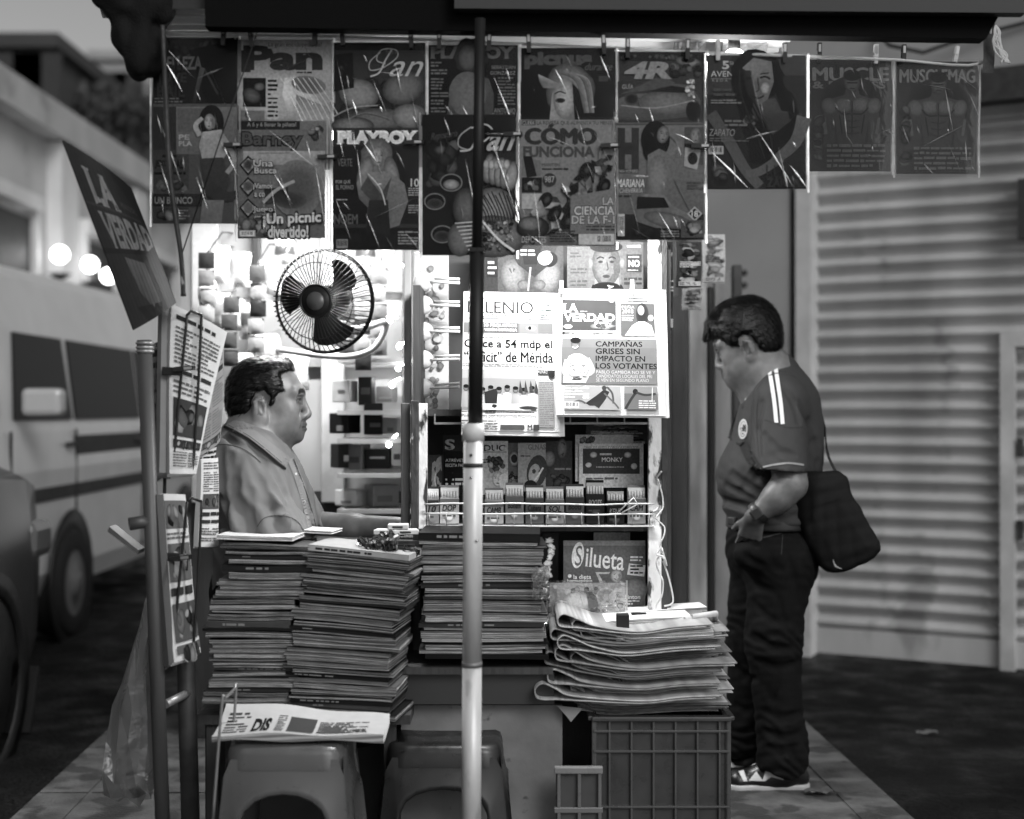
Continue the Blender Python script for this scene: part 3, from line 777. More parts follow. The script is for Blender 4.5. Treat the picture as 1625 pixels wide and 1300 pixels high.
def block(px0, px1, ytop, d, g, label, wins):
    a, b = P(px0, ytop, d), P(px1, ytop, d)
    e = empty('building', ((a.x + b.x) / 2, d, SG), label, 'building', 'buildings along the far street')
    m = MB(); m.box(((a.x + b.x) / 2, d + 4, a.z / 2), (b.x - a.x, 8, a.z - SG * 2)); m.build('wall', mat('block_%d' % int(g * 100), g, .85, var=.2, vscale=.6), e)
    m = MB(); m.box(((a.x + b.x) / 2, d + 4, a.z + .15), (b.x - a.x + .4, 8.4, .3)); m.build('parapet', mat('block_%d' % int(g * 100)), e)
    for (wx, wy, ww, wh) in wins:
        p = P(wx, wy, d); m = MB(); m.box((p.x, d - .03, p.z), (ww, .1, wh)); m.build('window', M_DARK, e)
block(-160, 82, 78, 30, .045, 'tall dark building with a rounded dark top edge behind the pale street front', [(30, 130, 1, 1.2), (60, 130, 1, 1.2)])
block(84, 134, 118, 37, .05, 'small dark building with a pale upper wall beside the tall dark one', [(110, 150, .8, 1.6)])
block(150, 262, 96, 48, .30, 'pale distant building with tall light wall beyond the dark tree', [(178, 150, 1, 1.5), (205, 150, 1, 1.5)])
block(-60, 620, 210, 62, .26, 'wide pale building closing the far end of the street', [])
# a dark tree, blurred, in front of the far building
tr = empty('street_tree', P(196, 300, 32), 'dark bushy tree above the far end of the street', 'tree'); tr.location.z = SG
c = P(196, 182, 32); m = MB(); m.tube([(c.x, 32, SG), (c.x + .1, 32, 3), (c.x, 32, c.z)], [.22, .17, .08], 8); m.build('trunk', M_DARKW, tr)
m = MB(); rnd = random.Random(9)
for k in range(900):
    a, b_, r_ = rnd.uniform(0, 6.28), rnd.gauss(0, .5), rnd.random() ** .5
    p = c + Vector((math.cos(a) * r_ * 1.15, math.sin(a) * r_ * 1.1, b_ * .8 * (1.1 - r_ * .6)))
    q = Euler((rnd.uniform(0, 6), rnd.uniform(0, 6), rnd.uniform(0, 6))).to_matrix(); s_ = rnd.uniform(.08, .17)
    m.add([p + q @ Vector(v) for v in ((-s_, 0, 0), (0, -s_ * .5, 0), (s_, 0, 0), (0, s_ * .5, 0))], [(0, 1, 2, 3)], .2)
m.build('crown', M_LEAF, tr, fix=False)
# street lamps, lit
M_GLOBE = mat('lamp_globe', .8, .3, emit=9)
for i, (px, py, d, lab) in enumerate(((95, 404, 14.7, 'lit street lamp with a glowing globe above the van roof, nearest of three'), (143, 420, 15.9, 'lit street lamp with a glowing globe just left of the tilted board'), (172, 438, 16.7, 'lit street lamp with a glowing globe half behind the tilted board'))):
    p = P(px, py, d); e = empty('street_lamp', (p.x, p.y, SG), lab, 'street lamp', 'lit lamps down the street')
    m = MB(); m.tube([(p.x, p.y, SG), (p.x, p.y, 1), (p.x, p.y, p.z - .2)], [.07, .045, .035], 8); m.lathe([(.05, -.05), (.12, 0)], (p.x, p.y, p.z - .2)); m.build('pole', M_DARK, e)
    m = MB(); m.ball(p, .085, 1); m.build('globe', M_GLOBE, e)
    l = lamp('street_light', p + Vector((.35, -.3, -.1)), 4, .2); 

# ---- the van
van = empty('parked_van', (-3.6, 9.6, SG), 'pale high roofed passenger van with dark side windows parked in the street', 'van')
vx = -2.70
def vanprof(ins, z):  # side leans in above the belt
    return vx - .0 - max(0, z - 1.15) * .13 - ins
m = MB()
secs = []
ys = [6.42, 6.5, 6.62, 6.85, 7.2, 12.2, 12.5, 12.6]
tops = [.95, 1.12, 1.25, 1.75, 2.08, 2.14, 2.1, 1.9]
for y, t in zip(ys, tops):
    ring = []
    for z, i in ((.16, .06), (.30, 0), (.9, -.02), (1.12, 0)):
        if z <= t: ring.append((vanprof(i, z), z))
    while len(ring) < 4: ring.append((vanprof(.03, t), t))
    zt = max(t, 1.0)
    ring += [(vanprof(.0, min(1.70, zt)), min(1.70, zt)), (vanprof(.04, zt - .09), zt - .09), (vanprof(.16, zt), zt)]
    full = ring + [(-2 * 3.62 - x, z) for x, z in reversed(ring)]
    secs.append([(x, y, z) for x, z in full])
n = len(secs[0]); vs = [p for s_ in secs for p in s_]
fs = [(i * n + j, i * n + (j + 1) % n, (i + 1) * n + (j + 1) % n, (i + 1) * n + j) for i in range(len(secs) - 1) for j in range(n)]
m.add(vs, fs + [tuple(range(n)), tuple(reversed(range((len(secs) - 1) * n, len(secs) * n)))], .84, 0, False)
body = m.build('body', M_PAINT, van)
def vpatch(y0, y1, z0, z1, off, mt, nm, par, g=.3, top_in=0.0):
    m = MB(); q = [(vanprof(0, z0) + off, y0, z0), (vanprof(0, z0) + off, y1, z0), (vanprof(0, z1) + off, y1 - top_in * .2, z1), (vanprof(0, z1) + off, y0 + top_in, z1)]
    k = [(x - .05, y, z) for x, y, z in q]
    m.add(q + k, [(0, 1, 2, 3), (4, 7, 6, 5), (0, 4, 5, 1), (1, 5, 6, 2), (2, 6, 7, 3), (3, 7, 4, 0)], g); return m.build(nm, mt, par)
for (a, b_, ti) in ((7.72, 8.72, .14), (8.80, 10.30, 0), (10.38, 12.0, 0)): vpatch(a, b_, 1.19, 1.68, .012, M_GLASS, 'window', van, .3, ti)
vpatch(8.75, 12.4, .97, 1.09, .014, M_DARK, 'stripe', van)
vpatch(7.4, 12.4, .72, .80, .020, M_DARK, 'trim_strip', van)
for y in (7.62, 8.76, 10.34):
    m = MB(); m.box((vx + .016, y, .70), (.012, .014, .86), .1); m.build('door_seam', M_BLACK, van)
for y in (8.62, 10.2):
    m = MB(); m.box((vx + .03, y, 1.04), (.03, .14, .03), .3, bev=.008); m.build('handle', M_DARK, van)
m = MB(); m.box((vx + .16, 7.72, 1.29), (.22, .12, .15), .75, bev=.03); mr = m.build('mirror', M_PAINT, van)
for y, nm in ((8.62, 'wheel'), (11.6, 'wheel')):
    m = MB(); m.lathe([(.20, -.01), (.20, .01), (.0, .012)], (vx + .03, y, .20), .5, n=24, axis='X'); m.lathe([(.0, .045), (.07, .05), (.09, .02), (.2, .02)], (vx + .03, y, .20), .6, axis='X'); w = m.build('wheel', mat('wheel_paint', .10, .5, var=.3), van)
    m = MB(); m.lathe([(.20, -.16), (.30, -.17), (.325, -.12), (.325, .0), (.30, .03), (.20, .025)], (vx + .03, y, .202), .2, n=28, axis='X'); m.build('tyre', M_RUB, w)
    m = MB(); m.lathe([(.40, .0), (.43, .014), (.33, .008), (.0, .006)], (vx + .022, y, .22), .1, n=28, axis='X'); m.build('wheel_arch', M_BLACK, van)
m = MB(); m.box((vx + .01, 12.62, .35), (.5, .14, .22), .7, bev=.04); m.box((-3.62, 12.66, .35), (1.9, .12, .22), .7, bev=.04); m.build('bumper', M_PAINT, van)
# ---- the nearer car, only its front wing inside the frame
car = empty('parked_car', (-2.9, 4.6, SG), 'dark car with shiny wing and black side window cut off by the picture edge', 'car')
cx_ = -2.005
m = MB(); secs = []
for y, t, wl in ((1.9, .95, 0), (2.2, 1.12, 0), (2.9, 1.5, .1), (4.3, 1.52, .1), (5.0, 1.28, .05), (5.25, 1.13, 0), (5.9, 1.05, 0), (6.12, .92, .04), (6.22, .7, .1), (6.24, .30, .12)):
    rg = [(cx_ - .05 - wl, .10), (cx_ - wl, .28), (cx_ + .012 - wl, .62), (cx_ - .01 - wl, min(t, .96)), (cx_ - .05 - wl - max(0, t - 1) * .35, max(t - .06, .15)), (cx_ - .2 - wl - max(0, t - 1) * .35, t)]
    full = rg + [(-2 * 2.87 - x, z) for x, z in reversed(rg)]; secs.append([(x, y, z) for x, z in full])
n = len(secs[0]); vs = [p for s_ in secs for p in s_]
fs = [(i * n + j, i * n + (j + 1) % n, (i + 1) * n + (j + 1) % n, (i + 1) * n + j) for i in range(len(secs) - 1) for j in range(n)]
m.add(vs, fs + [tuple(range(n)), tuple(reversed(range((len(secs) - 1) * n, len(secs) * n)))], .20, 0, True); m.build('body', M_PAINT, car)
m = MB(); m.add([(cx_ - .005, 3.0, .98), (cx_ - .005, 5.28, .98), (cx_ - .11, 4.75, 1.36), (cx_ - .17, 4.3, 1.5), (cx_ - .17, 3.0, 1.5)], [(0, 1, 2, 3, 4)], .1); m.build('window', M_GLASS, car)
m = MB(); m.box((cx_ - .035, 6.05, .70), (.10, .26, .16), .6, bev=.04); m.build('headlight', mat('lamp_lens', .25, .2, metal=.5), car)
m = MB(); m.lathe([(.0, .0), (.20, .01), (.21, -.02), (.30, -.01), (.33, -.05), (.33, -.2)], (cx_ + .004, 5.42, .206), .1, n=28, axis='X'); w = m.build('wheel', M_RUB, car)
m = MB(); m.lathe([(.40, .0), (.42, .012), (.335, .012), (.33, .0)], (cx_ + .012, 5.42, .21), .1, n=28, axis='X'); m.build('wheel_arch', M_BLACK, car)
m = MB(); m.box((cx_ - .05, 5.83, .06), (.2, .03, .28), .1, bev=.005, rot=(R(-25), 0, 0)); m.build('mudflap', M_RUB, car)

# ================================================================ the newsstand itself
ks = empty('newsstand_kiosk', (0, 4.0, 0), 'small metal street newsstand with awning, front pole, peeling white cabinet and dark counter', 'newsstand')
# roof of corrugated sheet, sloping up to the back
def roof(u, v):
    x = -1.02 + 1.78 * u; y = 3.52 + 1.9 * v
    return (x, y, 2.235 + .16 * v + .012 * math.sin(y * 2 * math.pi / .085))
m = MB(); m.grid(roof, 12, 150, .7); m.build('roof', mat('roof_sheet', .55, .45, metal=.3, var=.25, vscale=3, bump=.05), ks, fix=False)
for x in (-.72, -.1, .52):
    m = MB(); m.box((x, 4.58, 2.245), (.045, 1.85, .05), .5, rot=(R(4.6), 0, 0)); m.build('rafter', mat('rafter', .4, .6, var=.3), ks)
m = MB()
a, b_ = P(325, 42, 3.36), P(1612, 62, 3.50)
dirb = (b_ - a); 
m.prism([(0, 0), (0, .13), (1, .13), (1, 0)], .05, lambda u, v, w: a + dirb * u + Vector((0, w, v)) if u < .5 or v > .03 else a + dirb * .962 + Vector((0, w, v)), .1); m.build('front_beam', mat('beam_paint', .004, .8, spec=.08), ks)
m = MB(); m.prism([(.3, .018), (.3, .2), (1.005, .2), (1.005, .030)], .04, lambda u, v, w: a + dirb * u + Vector((0, w - .045, v + .022)), .2); m.build('fascia', mat('fascia', .016, .6, var=.3, vscale=5, stretch=(.2, 1, 3)), ks)
m = MB(); m.box(P(275, 4, 3.40) + Vector((0, .03, .02)), (.16, .06, .07), .15); m.box(P(240, -6, 3.40) + Vector((0, .03, .02)), (.26, .05, .06), .15); m.build('beam_end', mat('fascia'), ks)
# front pole: black upper tube slid into a galvanised lower tube with collars
def pz(py, d): return CAMH - (py - CY) / F * d
pd = 3.28
def poleat(px, py): return P(px, py, pd)
m = MB(); m.tube([poleat(762, 30), poleat(757, 400)], .0125, 14, .1); m.tube([poleat(757, 395), poleat(754, 690)], .0172, 14, .1); m.box(poleat(757, 398), (.034, .034, .012), .1, bev=.003); up_ = m.build('upper_pole', M_BLACK, ks)
m = MB(); m.tube([poleat(751, 690), poleat(749, 1055)], .0225, 18, .5); m.tube([poleat(749, 1057), poleat(747, 1430)], .0228, 18, .5); m.tube([(poleat(747, 1430).x, pd, poleat(747, 1430).z), (poleat(747, 1430).x, pd, 0.0)], .0228, 14); lp = m.build('lower_pole', M_GALV, ks)
m = MB(); m.tube([poleat(751, 672), poleat(751, 700)], .0258, 18, .6); m.build('collar', mat('collar', .55, .5, var=.2), lp)
m = MB(); m.tube([poleat(750.5, 735), poleat(750.5, 742)], .0233, 18, .3); m.build('ring', M_DARK, lp)
m = MB(); m.tube([poleat(749, 1050), poleat(749, 1058)], .0238, 18, .3); m.build('ring', mat('ring', .2, .5, metal=.5), lp)
for py in (722, 757, 857):
    m = MB(); m.ball(poleat(748 if py != 857 else 757, py) + Vector((0, -.023, 0)), .0035, .1, n=6); m.build('rivet', M_DARK if py == 722 else M_CHROME, lp)
# left posts
def strut(name, x0, y0, x1, y1, d, r, mt, par, n=12):
    a, b_ = P(x0, y0, d), P(x1, y1, d); t = (a.z - 0.0) / (a.z - b_.z); b_ = a + (b_ - a) * t
    m = MB(); m.tube([a, a.lerp(b_, .5), b_], r, n, .4); return m.build(name, mt, par)
M_POST = mat('post_paint', .05, .5, var=.35, vscale=9, stretch=(1, 1, .2), dirt=.5, dirtg=.02, dscale=22, dcut=.62)
sp1 = strut('side_post', 229, 540, 258, 1300, 3.46, .0185, M_POST, ks)
sp2 = strut('side_post', 291, 900, 302, 1290, 3.62, .024, M_DARK, ks)
m = MB()
for k, dy in enumerate((0, 7, 13)):
    p = P(230, 545 + dy, 3.46); m.lathe([(.0195, -.004), (.0235, 0), (.0195, .004)], p, .4, n=14)
m.build('wire_wrap', mat('wire', .3, .4, metal=.6), sp1)
m = MB(); a, b_ = P(262, 1118, 3.5), P(302, 1098, 3.62); m.tube([a, b_], .011, 8); m.build('cross_tie', mat('wire'), ks)
m = MB(); a = P(238, 833, 3.46); m.prism([(0, 0), (.072, -.055), (.075, -.045), (.004, .012)], .06, lambda u, v, w: P(176, 842, 3.46) + Vector((u, w - .03, v)), .35); m.tube([P(205, 832, 3.44), P(240, 826, 3.46)], .016, 10, .2); m.build('bracket', mat('bracket', .06, .5, var=.3), sp1)
# thin stick and cord in front of the first magazine
m = MB(); m.tube(catmull([P(258, 40, 3.36), P(262, 130, 3.37), P(270, 280, 3.38), (P(287, 405, 3.40)), P(291, 470, 3.42)], 6), [.006] * 24 + [.007], 8, .4); m.build('thin_stick', M_PEELD, ks)
tag_cord = MB(); tag_cord.tube([P(408, 52, 3.36), P(350, 220, 3.37), P(287, 408, 3.40)], .0016, 6, .1); tag(tag_cord.build('cord', M_BLACK), 'thin dark cord slanting from the beam in front of the two leftmost hanging covers', 'cord')

# walls inside
m = MB(); m.box((-.72, 5.42, 1.62), (1.0, .04, 1.36), .8); m.build('back_wall', M_WHITE, ks)
m = MB(); m.box((-.72, 5.42, .47), (1.0, .04, .93), .8); m.build('lower_dark_panel', M_DARKW, ks)  # dark panel added so the space below the wall stays dark
m = MB(); m.box((.1, 5.44, 1.15), (.7, .04, 2.3), .8); m.build('back_wall', M_WHITE, ks)
for px, w_, g in ((312, .10, .8), (395, .03, .25), (520, .085, .85), (640, .03, .4)):
    p = P(px, 650, 5.2); m = MB(); m.box((p.x, 5.36, 1.60), (w_, .05, 1.4), g, bev=.005); m.build('upright', M_PLAS, ks)
for py in (455, 575): 
    m = MB(); a, b_ = P(430, py, 5.3), P(640, py + 6, 5.3); m.box(((a.x + b_.x) / 2, 5.38, a.z), (b_.x - a.x, .04, .03), .6); m.build('rail', M_PLAS, ks)
# shelf unit at the back right, with boxes on it (each box a thing)
for py in (572, 655, 700, 755, 812):
    a, b_ = P(535, py, 5.0), P(660, py, 5.0); m = MB(); m.box(((a.x + b_.x) / 2, 5.15, a.z), (b_.x - a.x, .3, .015), .7); m.build('back_shelf', M_PLAS, ks)
# cabinet: dark box with white peeling posts, wire shelf, lower bay
CF = 4.00
xl, xr = P(668, 0, CF).x, P(1052, 0, CF).x
m = MB(); m.box(((xl + xr) / 2, CF + .30, 1.08), (xr - xl, .02, 1.35), .3); m.build('cabinet_back', mat('cabinet_back', .05, .7, var=.4, vscale=5), ks)
m = MB(); m.box((xr + .012, CF + .15, 1.05), (.02, .30, 1.3), .3); m.build('cabinet_side', M_DARKW, ks)
m = MB(); m.box((xl - .012, CF + .15, 1.05), (.02, .30, 1.1), .3); m.build('cabinet_side', M_DARKW, ks)
def post(px0, px1, y0, y1, d, mt, nm='cabinet_post'):
    a, b_ = P(px0, y0, d), P(px1, y1, d); m = MB(); m.box(((a.x + b_.x) / 2, d + .012, (a.z + b_.z) / 2), (b_.x - a.x, .024, a.z - b_.z), .5, bev=.002); return m.build(nm, mt, ks)
post(1029, 1050, 380, 978, CF - .02, M_PEEL); post(1050, 1059, 380, 978, CF - .022, M_PEELD)
post(664, 678, 640, 840, CF - .02, M_PEEL); post(652, 664, 636, 838, CF - .07, M_PEELD); post(636, 650, 640, 836, CF - .05, M_DARKW)
post(641, 652, 395, 640, CF + .15, M_PL2)
post(1025, 1040, 978, 1300, CF - .02, M_DARKW)
for py in (655, 838, 985):
    a, b_ = P(668, py, CF), P(1050, py, CF); m = MB(); m.box(((a.x + b_.x) / 2, CF + .14, a.z), (b_.x - a.x, .28, .018), .3); m.build('cabinet_shelf', M_DARKW, ks)
a, b_ = P(690, 672, CF - .01), P(1034, 676, CF - .01); m = MB(); m.box(((a.x + b_.x) / 2, CF - .008, a.z), (b_.x - a.x, .012, .006), .3)
for k in range(9):
    x = a.x + (b_.x - a.x) * k / 8; m.box((x, CF - .008, a.z + .012), (.004, .006, .03), .6)
m.build('shelf_rail', mat('wire'), ks)
# counter, bench and front panel
zc = pz(1052, 3.80)
m = MB(); m.box((P(757, 0, 3.85).x, 3.94, zc - .009), (P(880, 0, 3.8).x - P(640, 0, 3.8).x, .42, .018), .2); m.build('counter', M_DARKW, ks)
m = MB(); m.box((P(757, 0, 3.85).x, 3.765, zc - .06), (P(885, 0, 3.8).x - P(640, 0, 3.8).x, .012, .085), .25); m.build('counter_lip', mat('lip', .035, .45), ks)
m = MB(); m.box((P(757, 0, 3.85).x, 3.79, pz(1095, 3.79)), (P(885, 0, 3.8).x - P(640, 0, 3.8).x, .02, .03), .5); m.build('trim_strip', M_PEEL, ks)
m = MB(); m.box((P(765, 0, 3.85).x, 3.81, .23), (P(892, 0, 3.8).x - P(636, 0, 3.8).x, .02, .46), .5); m.build('front_panel', M_PANEL, ks)
m = MB(); m.box((P(960, 0, 3.9).x, 4.02, .25), (.36, .02, .5), .2); m.build('front_panel', M_DARKW, ks)
BZ = .463
m = MB(); m.box((P(482, 0, 3.7).x, 3.81, BZ - .012), (.56, .30, .024), .2); m.build('bench', M_DARKW, ks)
for x in (P(340, 0, 3.7).x, P(620, 0, 3.7).x):
    for y in (3.69, 3.93): 
        m = MB(); m.box((x, y, (BZ - .024) / 2), (.03, .03, BZ - .024), .2); m.build('bench_leg', M_DARKW, ks)
m = MB(); m.box((P(575, 0, 4.1).x, 4.16, .872), (.42, .36, .02), .25); m.build('vendor_table', M_DARKW, ks)
m = MB(); m.box((P(482, 0, 3.7).x, 3.955, BZ / 2 - .02), (.62, .012, BZ - .06), .2); m.build('bench_dark_sheet', mat('bench_dark_sheet', .02, .7, var=.4), ks)  # dark sheet added to stand for the gloom under the bench
m = MB(); m.box((P(575, 0, 4.1).x, 4.30, .43), (.36, .03, .86), .25); m.build('table_support', M_DARKW, ks)
# ================================================================ the line of hanging magazines
MD = 3.45
def magazine(x0, y0, x1, y1, d, label, paint, seed=1, sleeve=True, group='magazines hung on the line', base=.3, curl=.0025, rotd=0.0, name='magazine', film_m=None, extra_h=0.0, cat='magazine', thick=.004, edge=True, mats=None, bright_left=False, over=(5, 3, 5, 6)):
    """a magazine in a clear sleeve; (x0..y1) are its edges in the photo, d its distance; paint(print) lays out the cover"""
    tl, tr, br, bl = P(x0, y0, d), P(x1, y0, d + rotd), P(x1, y1, d + rotd), P(x0, y1, d)
    root = empty(name, (tl + tr) / 2, label, cat, group)
    ph = random.Random(seed).uniform(0, 6)
    bend = lambda a, b: curl * math.sin(a * 3.1 + ph) * (0.3 + b) + curl * .6 * math.sin(b * 5 + ph * 2)
    mp = quadmap(x0, y0, x1, y1, tl, tr, br, bl, bend)
    m = MB(); nu, nv = 8, 10
    fr = [mp(x0 + (x1 - x0) * i / nu, y0 + (y1 - y0) * j / nv, 0) for j in range(nv + 1) for i in range(nu + 1)]
    bk = [mp(x0 + (x1 - x0) * i / nu, y0 + (y1 - y0) * j / nv, -thick) for j in range(nv + 1) for i in range(nu + 1)]
    w = nu + 1; N = len(fr)
    fs = [(j * w + i, j * w + i + 1, (j + 1) * w + i + 1, (j + 1) * w + i) for j in range(nv) for i in range(nu)]
    fs2 = [tuple(N + k for k in reversed(f)) for f in fs]
    ring = [i for i in range(nu)] + [nu + w * j for j in range(nv)] + [nv * w + nu - i for i in range(nu)] + [w * (nv - j) for j in range(nv)]
    side = [(ring[k], ring[(k + 1) % len(ring)], N + ring[(k + 1) % len(ring)], N + ring[k]) for k in range(len(ring))]
    m.add(fr + bk, fs + fs2 + side, base, 0, False)
    m.build('pages', mats or M_PRINT, root)
    pr = Print(seed); pr.con = 1.35 if sleeve else (1.0 if y0 < 600 else 1.6); pr.mid = .32 if sleeve or y0 < 600 else 0.0; paint(pr)  # unsleeved prints low down have their greys lifted to offset weak light
    pr.build('cover_print', mp, mats or M_COVER, root, abs(tr.x - tl.x) / max(1, (x1 - x0)), maxe=.03, base=.0004)
    if sleeve:
        a0, b0, a1, b1 = x0 - over[0], y0 - over[1], x1 + over[2], y1 + over[3]
        s = MB(); H = .0085
        wr = lambda u, v: .0012 * math.sin(u * 9 + v * 14 + ph) + .0008 * math.sin(u * 23 - v * 11)
        s.grid(lambda u, v: mp(a0 + (a1 - a0) * u, b0 + (b1 - b0) * v, H + wr(u, v) - .006 * (abs(u - .5) * 2) ** 6), 14, 18, .8, 0)
        mats_ = [film_m or M_FILM, M_EDGE, M_CREASE]
        rc = random.Random(seed + 500)
        for _ in range(15):      # wrinkles of the bag: narrow tilted folds that catch the light
            u0, v0 = rc.uniform(.05, .95), rc.uniform(.03, .9); an = rc.uniform(.9, 1.5) if rc.random() < .75 else rc.uniform(-.4, .9); ln = rc.choice((.06, .10, .16, .28, .5)) * rc.uniform(.8, 1.3); wd = rc.uniform(.004, .011)
            u1, v1 = min(.98, u0 + ln * math.cos(an)), min(.98, v0 + ln * math.sin(an)); px_, py_ = -math.sin(an) * wd, math.cos(an) * wd; hh = rc.uniform(.0004, .0016)
            pt = lambda u, v, h: mp(a0 + (a1 - a0) * u, b0 + (b1 - b0) * v, H + .0012 + h)
            s.add([pt(u0, v0, 0), pt((u0 + u1) / 2 + px_, (v0 + v1) / 2 + py_, 0), pt((u0 + u1) / 2, (v0 + v1) / 2, hh), pt((u0 + u1) / 2 - px_, (v0 + v1) / 2 - py_, 0), pt(u1, v1, 0)], [(0, 1, 2), (0, 2, 3), (1, 4, 2), (2, 4, 3)], .8, 2, False)
        if edge:      # welded milky borders of the bag
            for (u0, v0, u1, v1) in ((a0, b0, a0 + 3, b1), (a1 - 3, b0, a1, b1)):
                s.grid(lambda u, v: mp(u0 + (u1 - u0) * u, v0 + (v1 - v0) * v, .0005), 1, 10, .8, 1)
        s.build('sleeve', mats_, root, fix=False)
    return root

def fig(p, cx, top, s, skin, hair, cloth, arm=True):
    """a small printed half figure: hair, face, shoulders, arms; s = head height"""
    p.blob(cx, top + s * .55, s * .46, s * .62, hair, hair * 1.6, jag=.05)
    p.poly([(cx - s * .95, top + s * 3.4), (cx - s * 1.0, top + s * 1.7), (cx - s * .55, top + s * 1.28), (cx - s * .16, top + s * 1.2), (cx - s * .16, top + s * .9), (cx + s * .16, top + s * .9), (cx + s * .16, top + s * 1.2), (cx + s * .6, top + s * 1.3), (cx + s * 1.0, top + s * 1.75), (cx + s * .95, top + s * 3.4)], skin, skin * .7)
    p.poly([(cx - s * .6, top + s * 3.6), (cx - s * .62, top + s * 1.9), (cx - s * .3, top + s * 1.75), (cx, top + s * 1.95), (cx + s * .3, top + s * 1.75), (cx + s * .62, top + s * 1.9), (cx + s * .6, top + s * 3.6)], cloth, cloth * .6)
    if arm: p.stroke([(cx + s * .85, top + s * 1.7), (cx + s * 1.15, top + s * 2.5), (cx + s * .4, top + s * 3.0)], [s * .38, s * .26], skin * .95, g2=skin * .7)
    p.face(cx, top + s * .58, s * .62, s * .86, skin * 1.05, hair, .15)
def c_belleza(p):
    p.rect(243, 60, 377, 275, .16, .10); p.scatter(250, 62, 370, 100, 40, (3, 8), .10, .32); p.poly([(300, 80), (377, 62), (377, 180), (330, 170)], .10)
    p.text('BELLEZA', 256, 90, 321, 111, .36, .03); p.rect(250, 104, 290, 114, .1); p.text('Y FIGURA', 252, 105, 296, 114, .24)
    p.text('JUVE', 250, 116, 297, 136, .22, .03); p.text('BAIL', 250, 136, 294, 155, .20, .03); p.words(246, 155, 290, 165, 2, .35)
    p.stroke([(322, 108), (314, 140), (306, 175)], [8, 5], .34, g2=.16); p.stroke([(326, 112), (346, 150)], 3, .24)
def c_lower_left(p):
    p.rect(243, 165, 377, 355, .30, .26); p.rect(243, 170, 283, 255, .20); p.rect(243, 238, 300, 300, .24); p.rect(280, 170, 376, 245, .40, .34)
    p.rect(282, 172, 330, 210, .34); p.text('PE', 284, 214, 301, 222, .55, .02); p.text('PLA', 284, 224, 305, 232, .55, .02)
    p.rect(258, 246, 280, 250, .08); p.text('JEXO', 246, 254, 268, 268, .08, .03); p.text('RAL', 274, 254, 291, 268, .08, .03); p.words(245, 272, 295, 280, 1, .08)
    p.scatter(246, 282, 300, 305, 16, (3, 7), .2, .4); p.rect(243, 308, 345, 328, .16); p.text('UN BRINCO', 246, 313, 306, 324, .46, .02); p.rect(243, 330, 300, 353, .22); p.scatter(247, 333, 282, 352, 9, (4, 8), .12, .5); p.words(284, 333, 302, 350, 4, .4)
    p.blob(336, 195, 20, 28, .10, .12); p.poly([(322, 210), (352, 206), (366, 235), (352, 256), (322, 256), (316, 232)], .58, .5); p.face(333, 194, 17, 26, .56, .1, -.2)
    p.stroke([(318, 216), (311, 200), (322, 188)], [9, 6], .55); p.poly([(318, 252), (354, 250), (366, 290), (352, 322), (328, 310)], .24, .2)
    p.stroke([(350, 212), (372, 252), (360, 275)], [9, 7], .5); p.stroke([(335, 300), (360, 312), (377, 308)], [20, 12], .20); p.poly([(322, 318), (356, 318), (352, 355), (318, 355)], .40, .34)
def c_pan(p):
    p.rect(377, 63, 527, 268, .56, .5); p.rect(377, 63, 383, 190, .42); p.blob(440, 150, 70, 40, .62, .54)
    p.text('Pan', 386, 72, 512, 112, .20, .05); p.rect(383, 80, 398, 115, .2); p.rect(425, 67, 512, 77, .56); p.text('La gran enciclopedia del', 426, 67, 510, 76, .12, .0)
    p.words(471, 113, 495, 118, 1, .1); p.rect(386, 124, 422, 170, .06); p.blob(400, 152, 16, 12, .36, .1, 30); p.blob(412, 138, 9, 7, .42, .12); p.rect(424, 124, 442, 190, .62); p.words(425, 126, 441, 188, 9, .12)
    p.poly([(448, 150), (452, 124), (470, 122), (496, 150), (526, 178), (526, 192), (460, 192)], .74, .5); p.blob(490, 135, 28, 14, .34, .42, 10); p.poly([(470, 150), (524, 172), (526, 192), (470, 192)], .44, .6)
    for k in range(7): p.stroke([(445 + 9 * k, 124), (470 + 9 * k, 160), (486 + 9 * k, 190)], 1.0, .75)
    p.rect(383, 176, 420, 192, .4); p.text('6', 389, 177, 395, 187, .1)
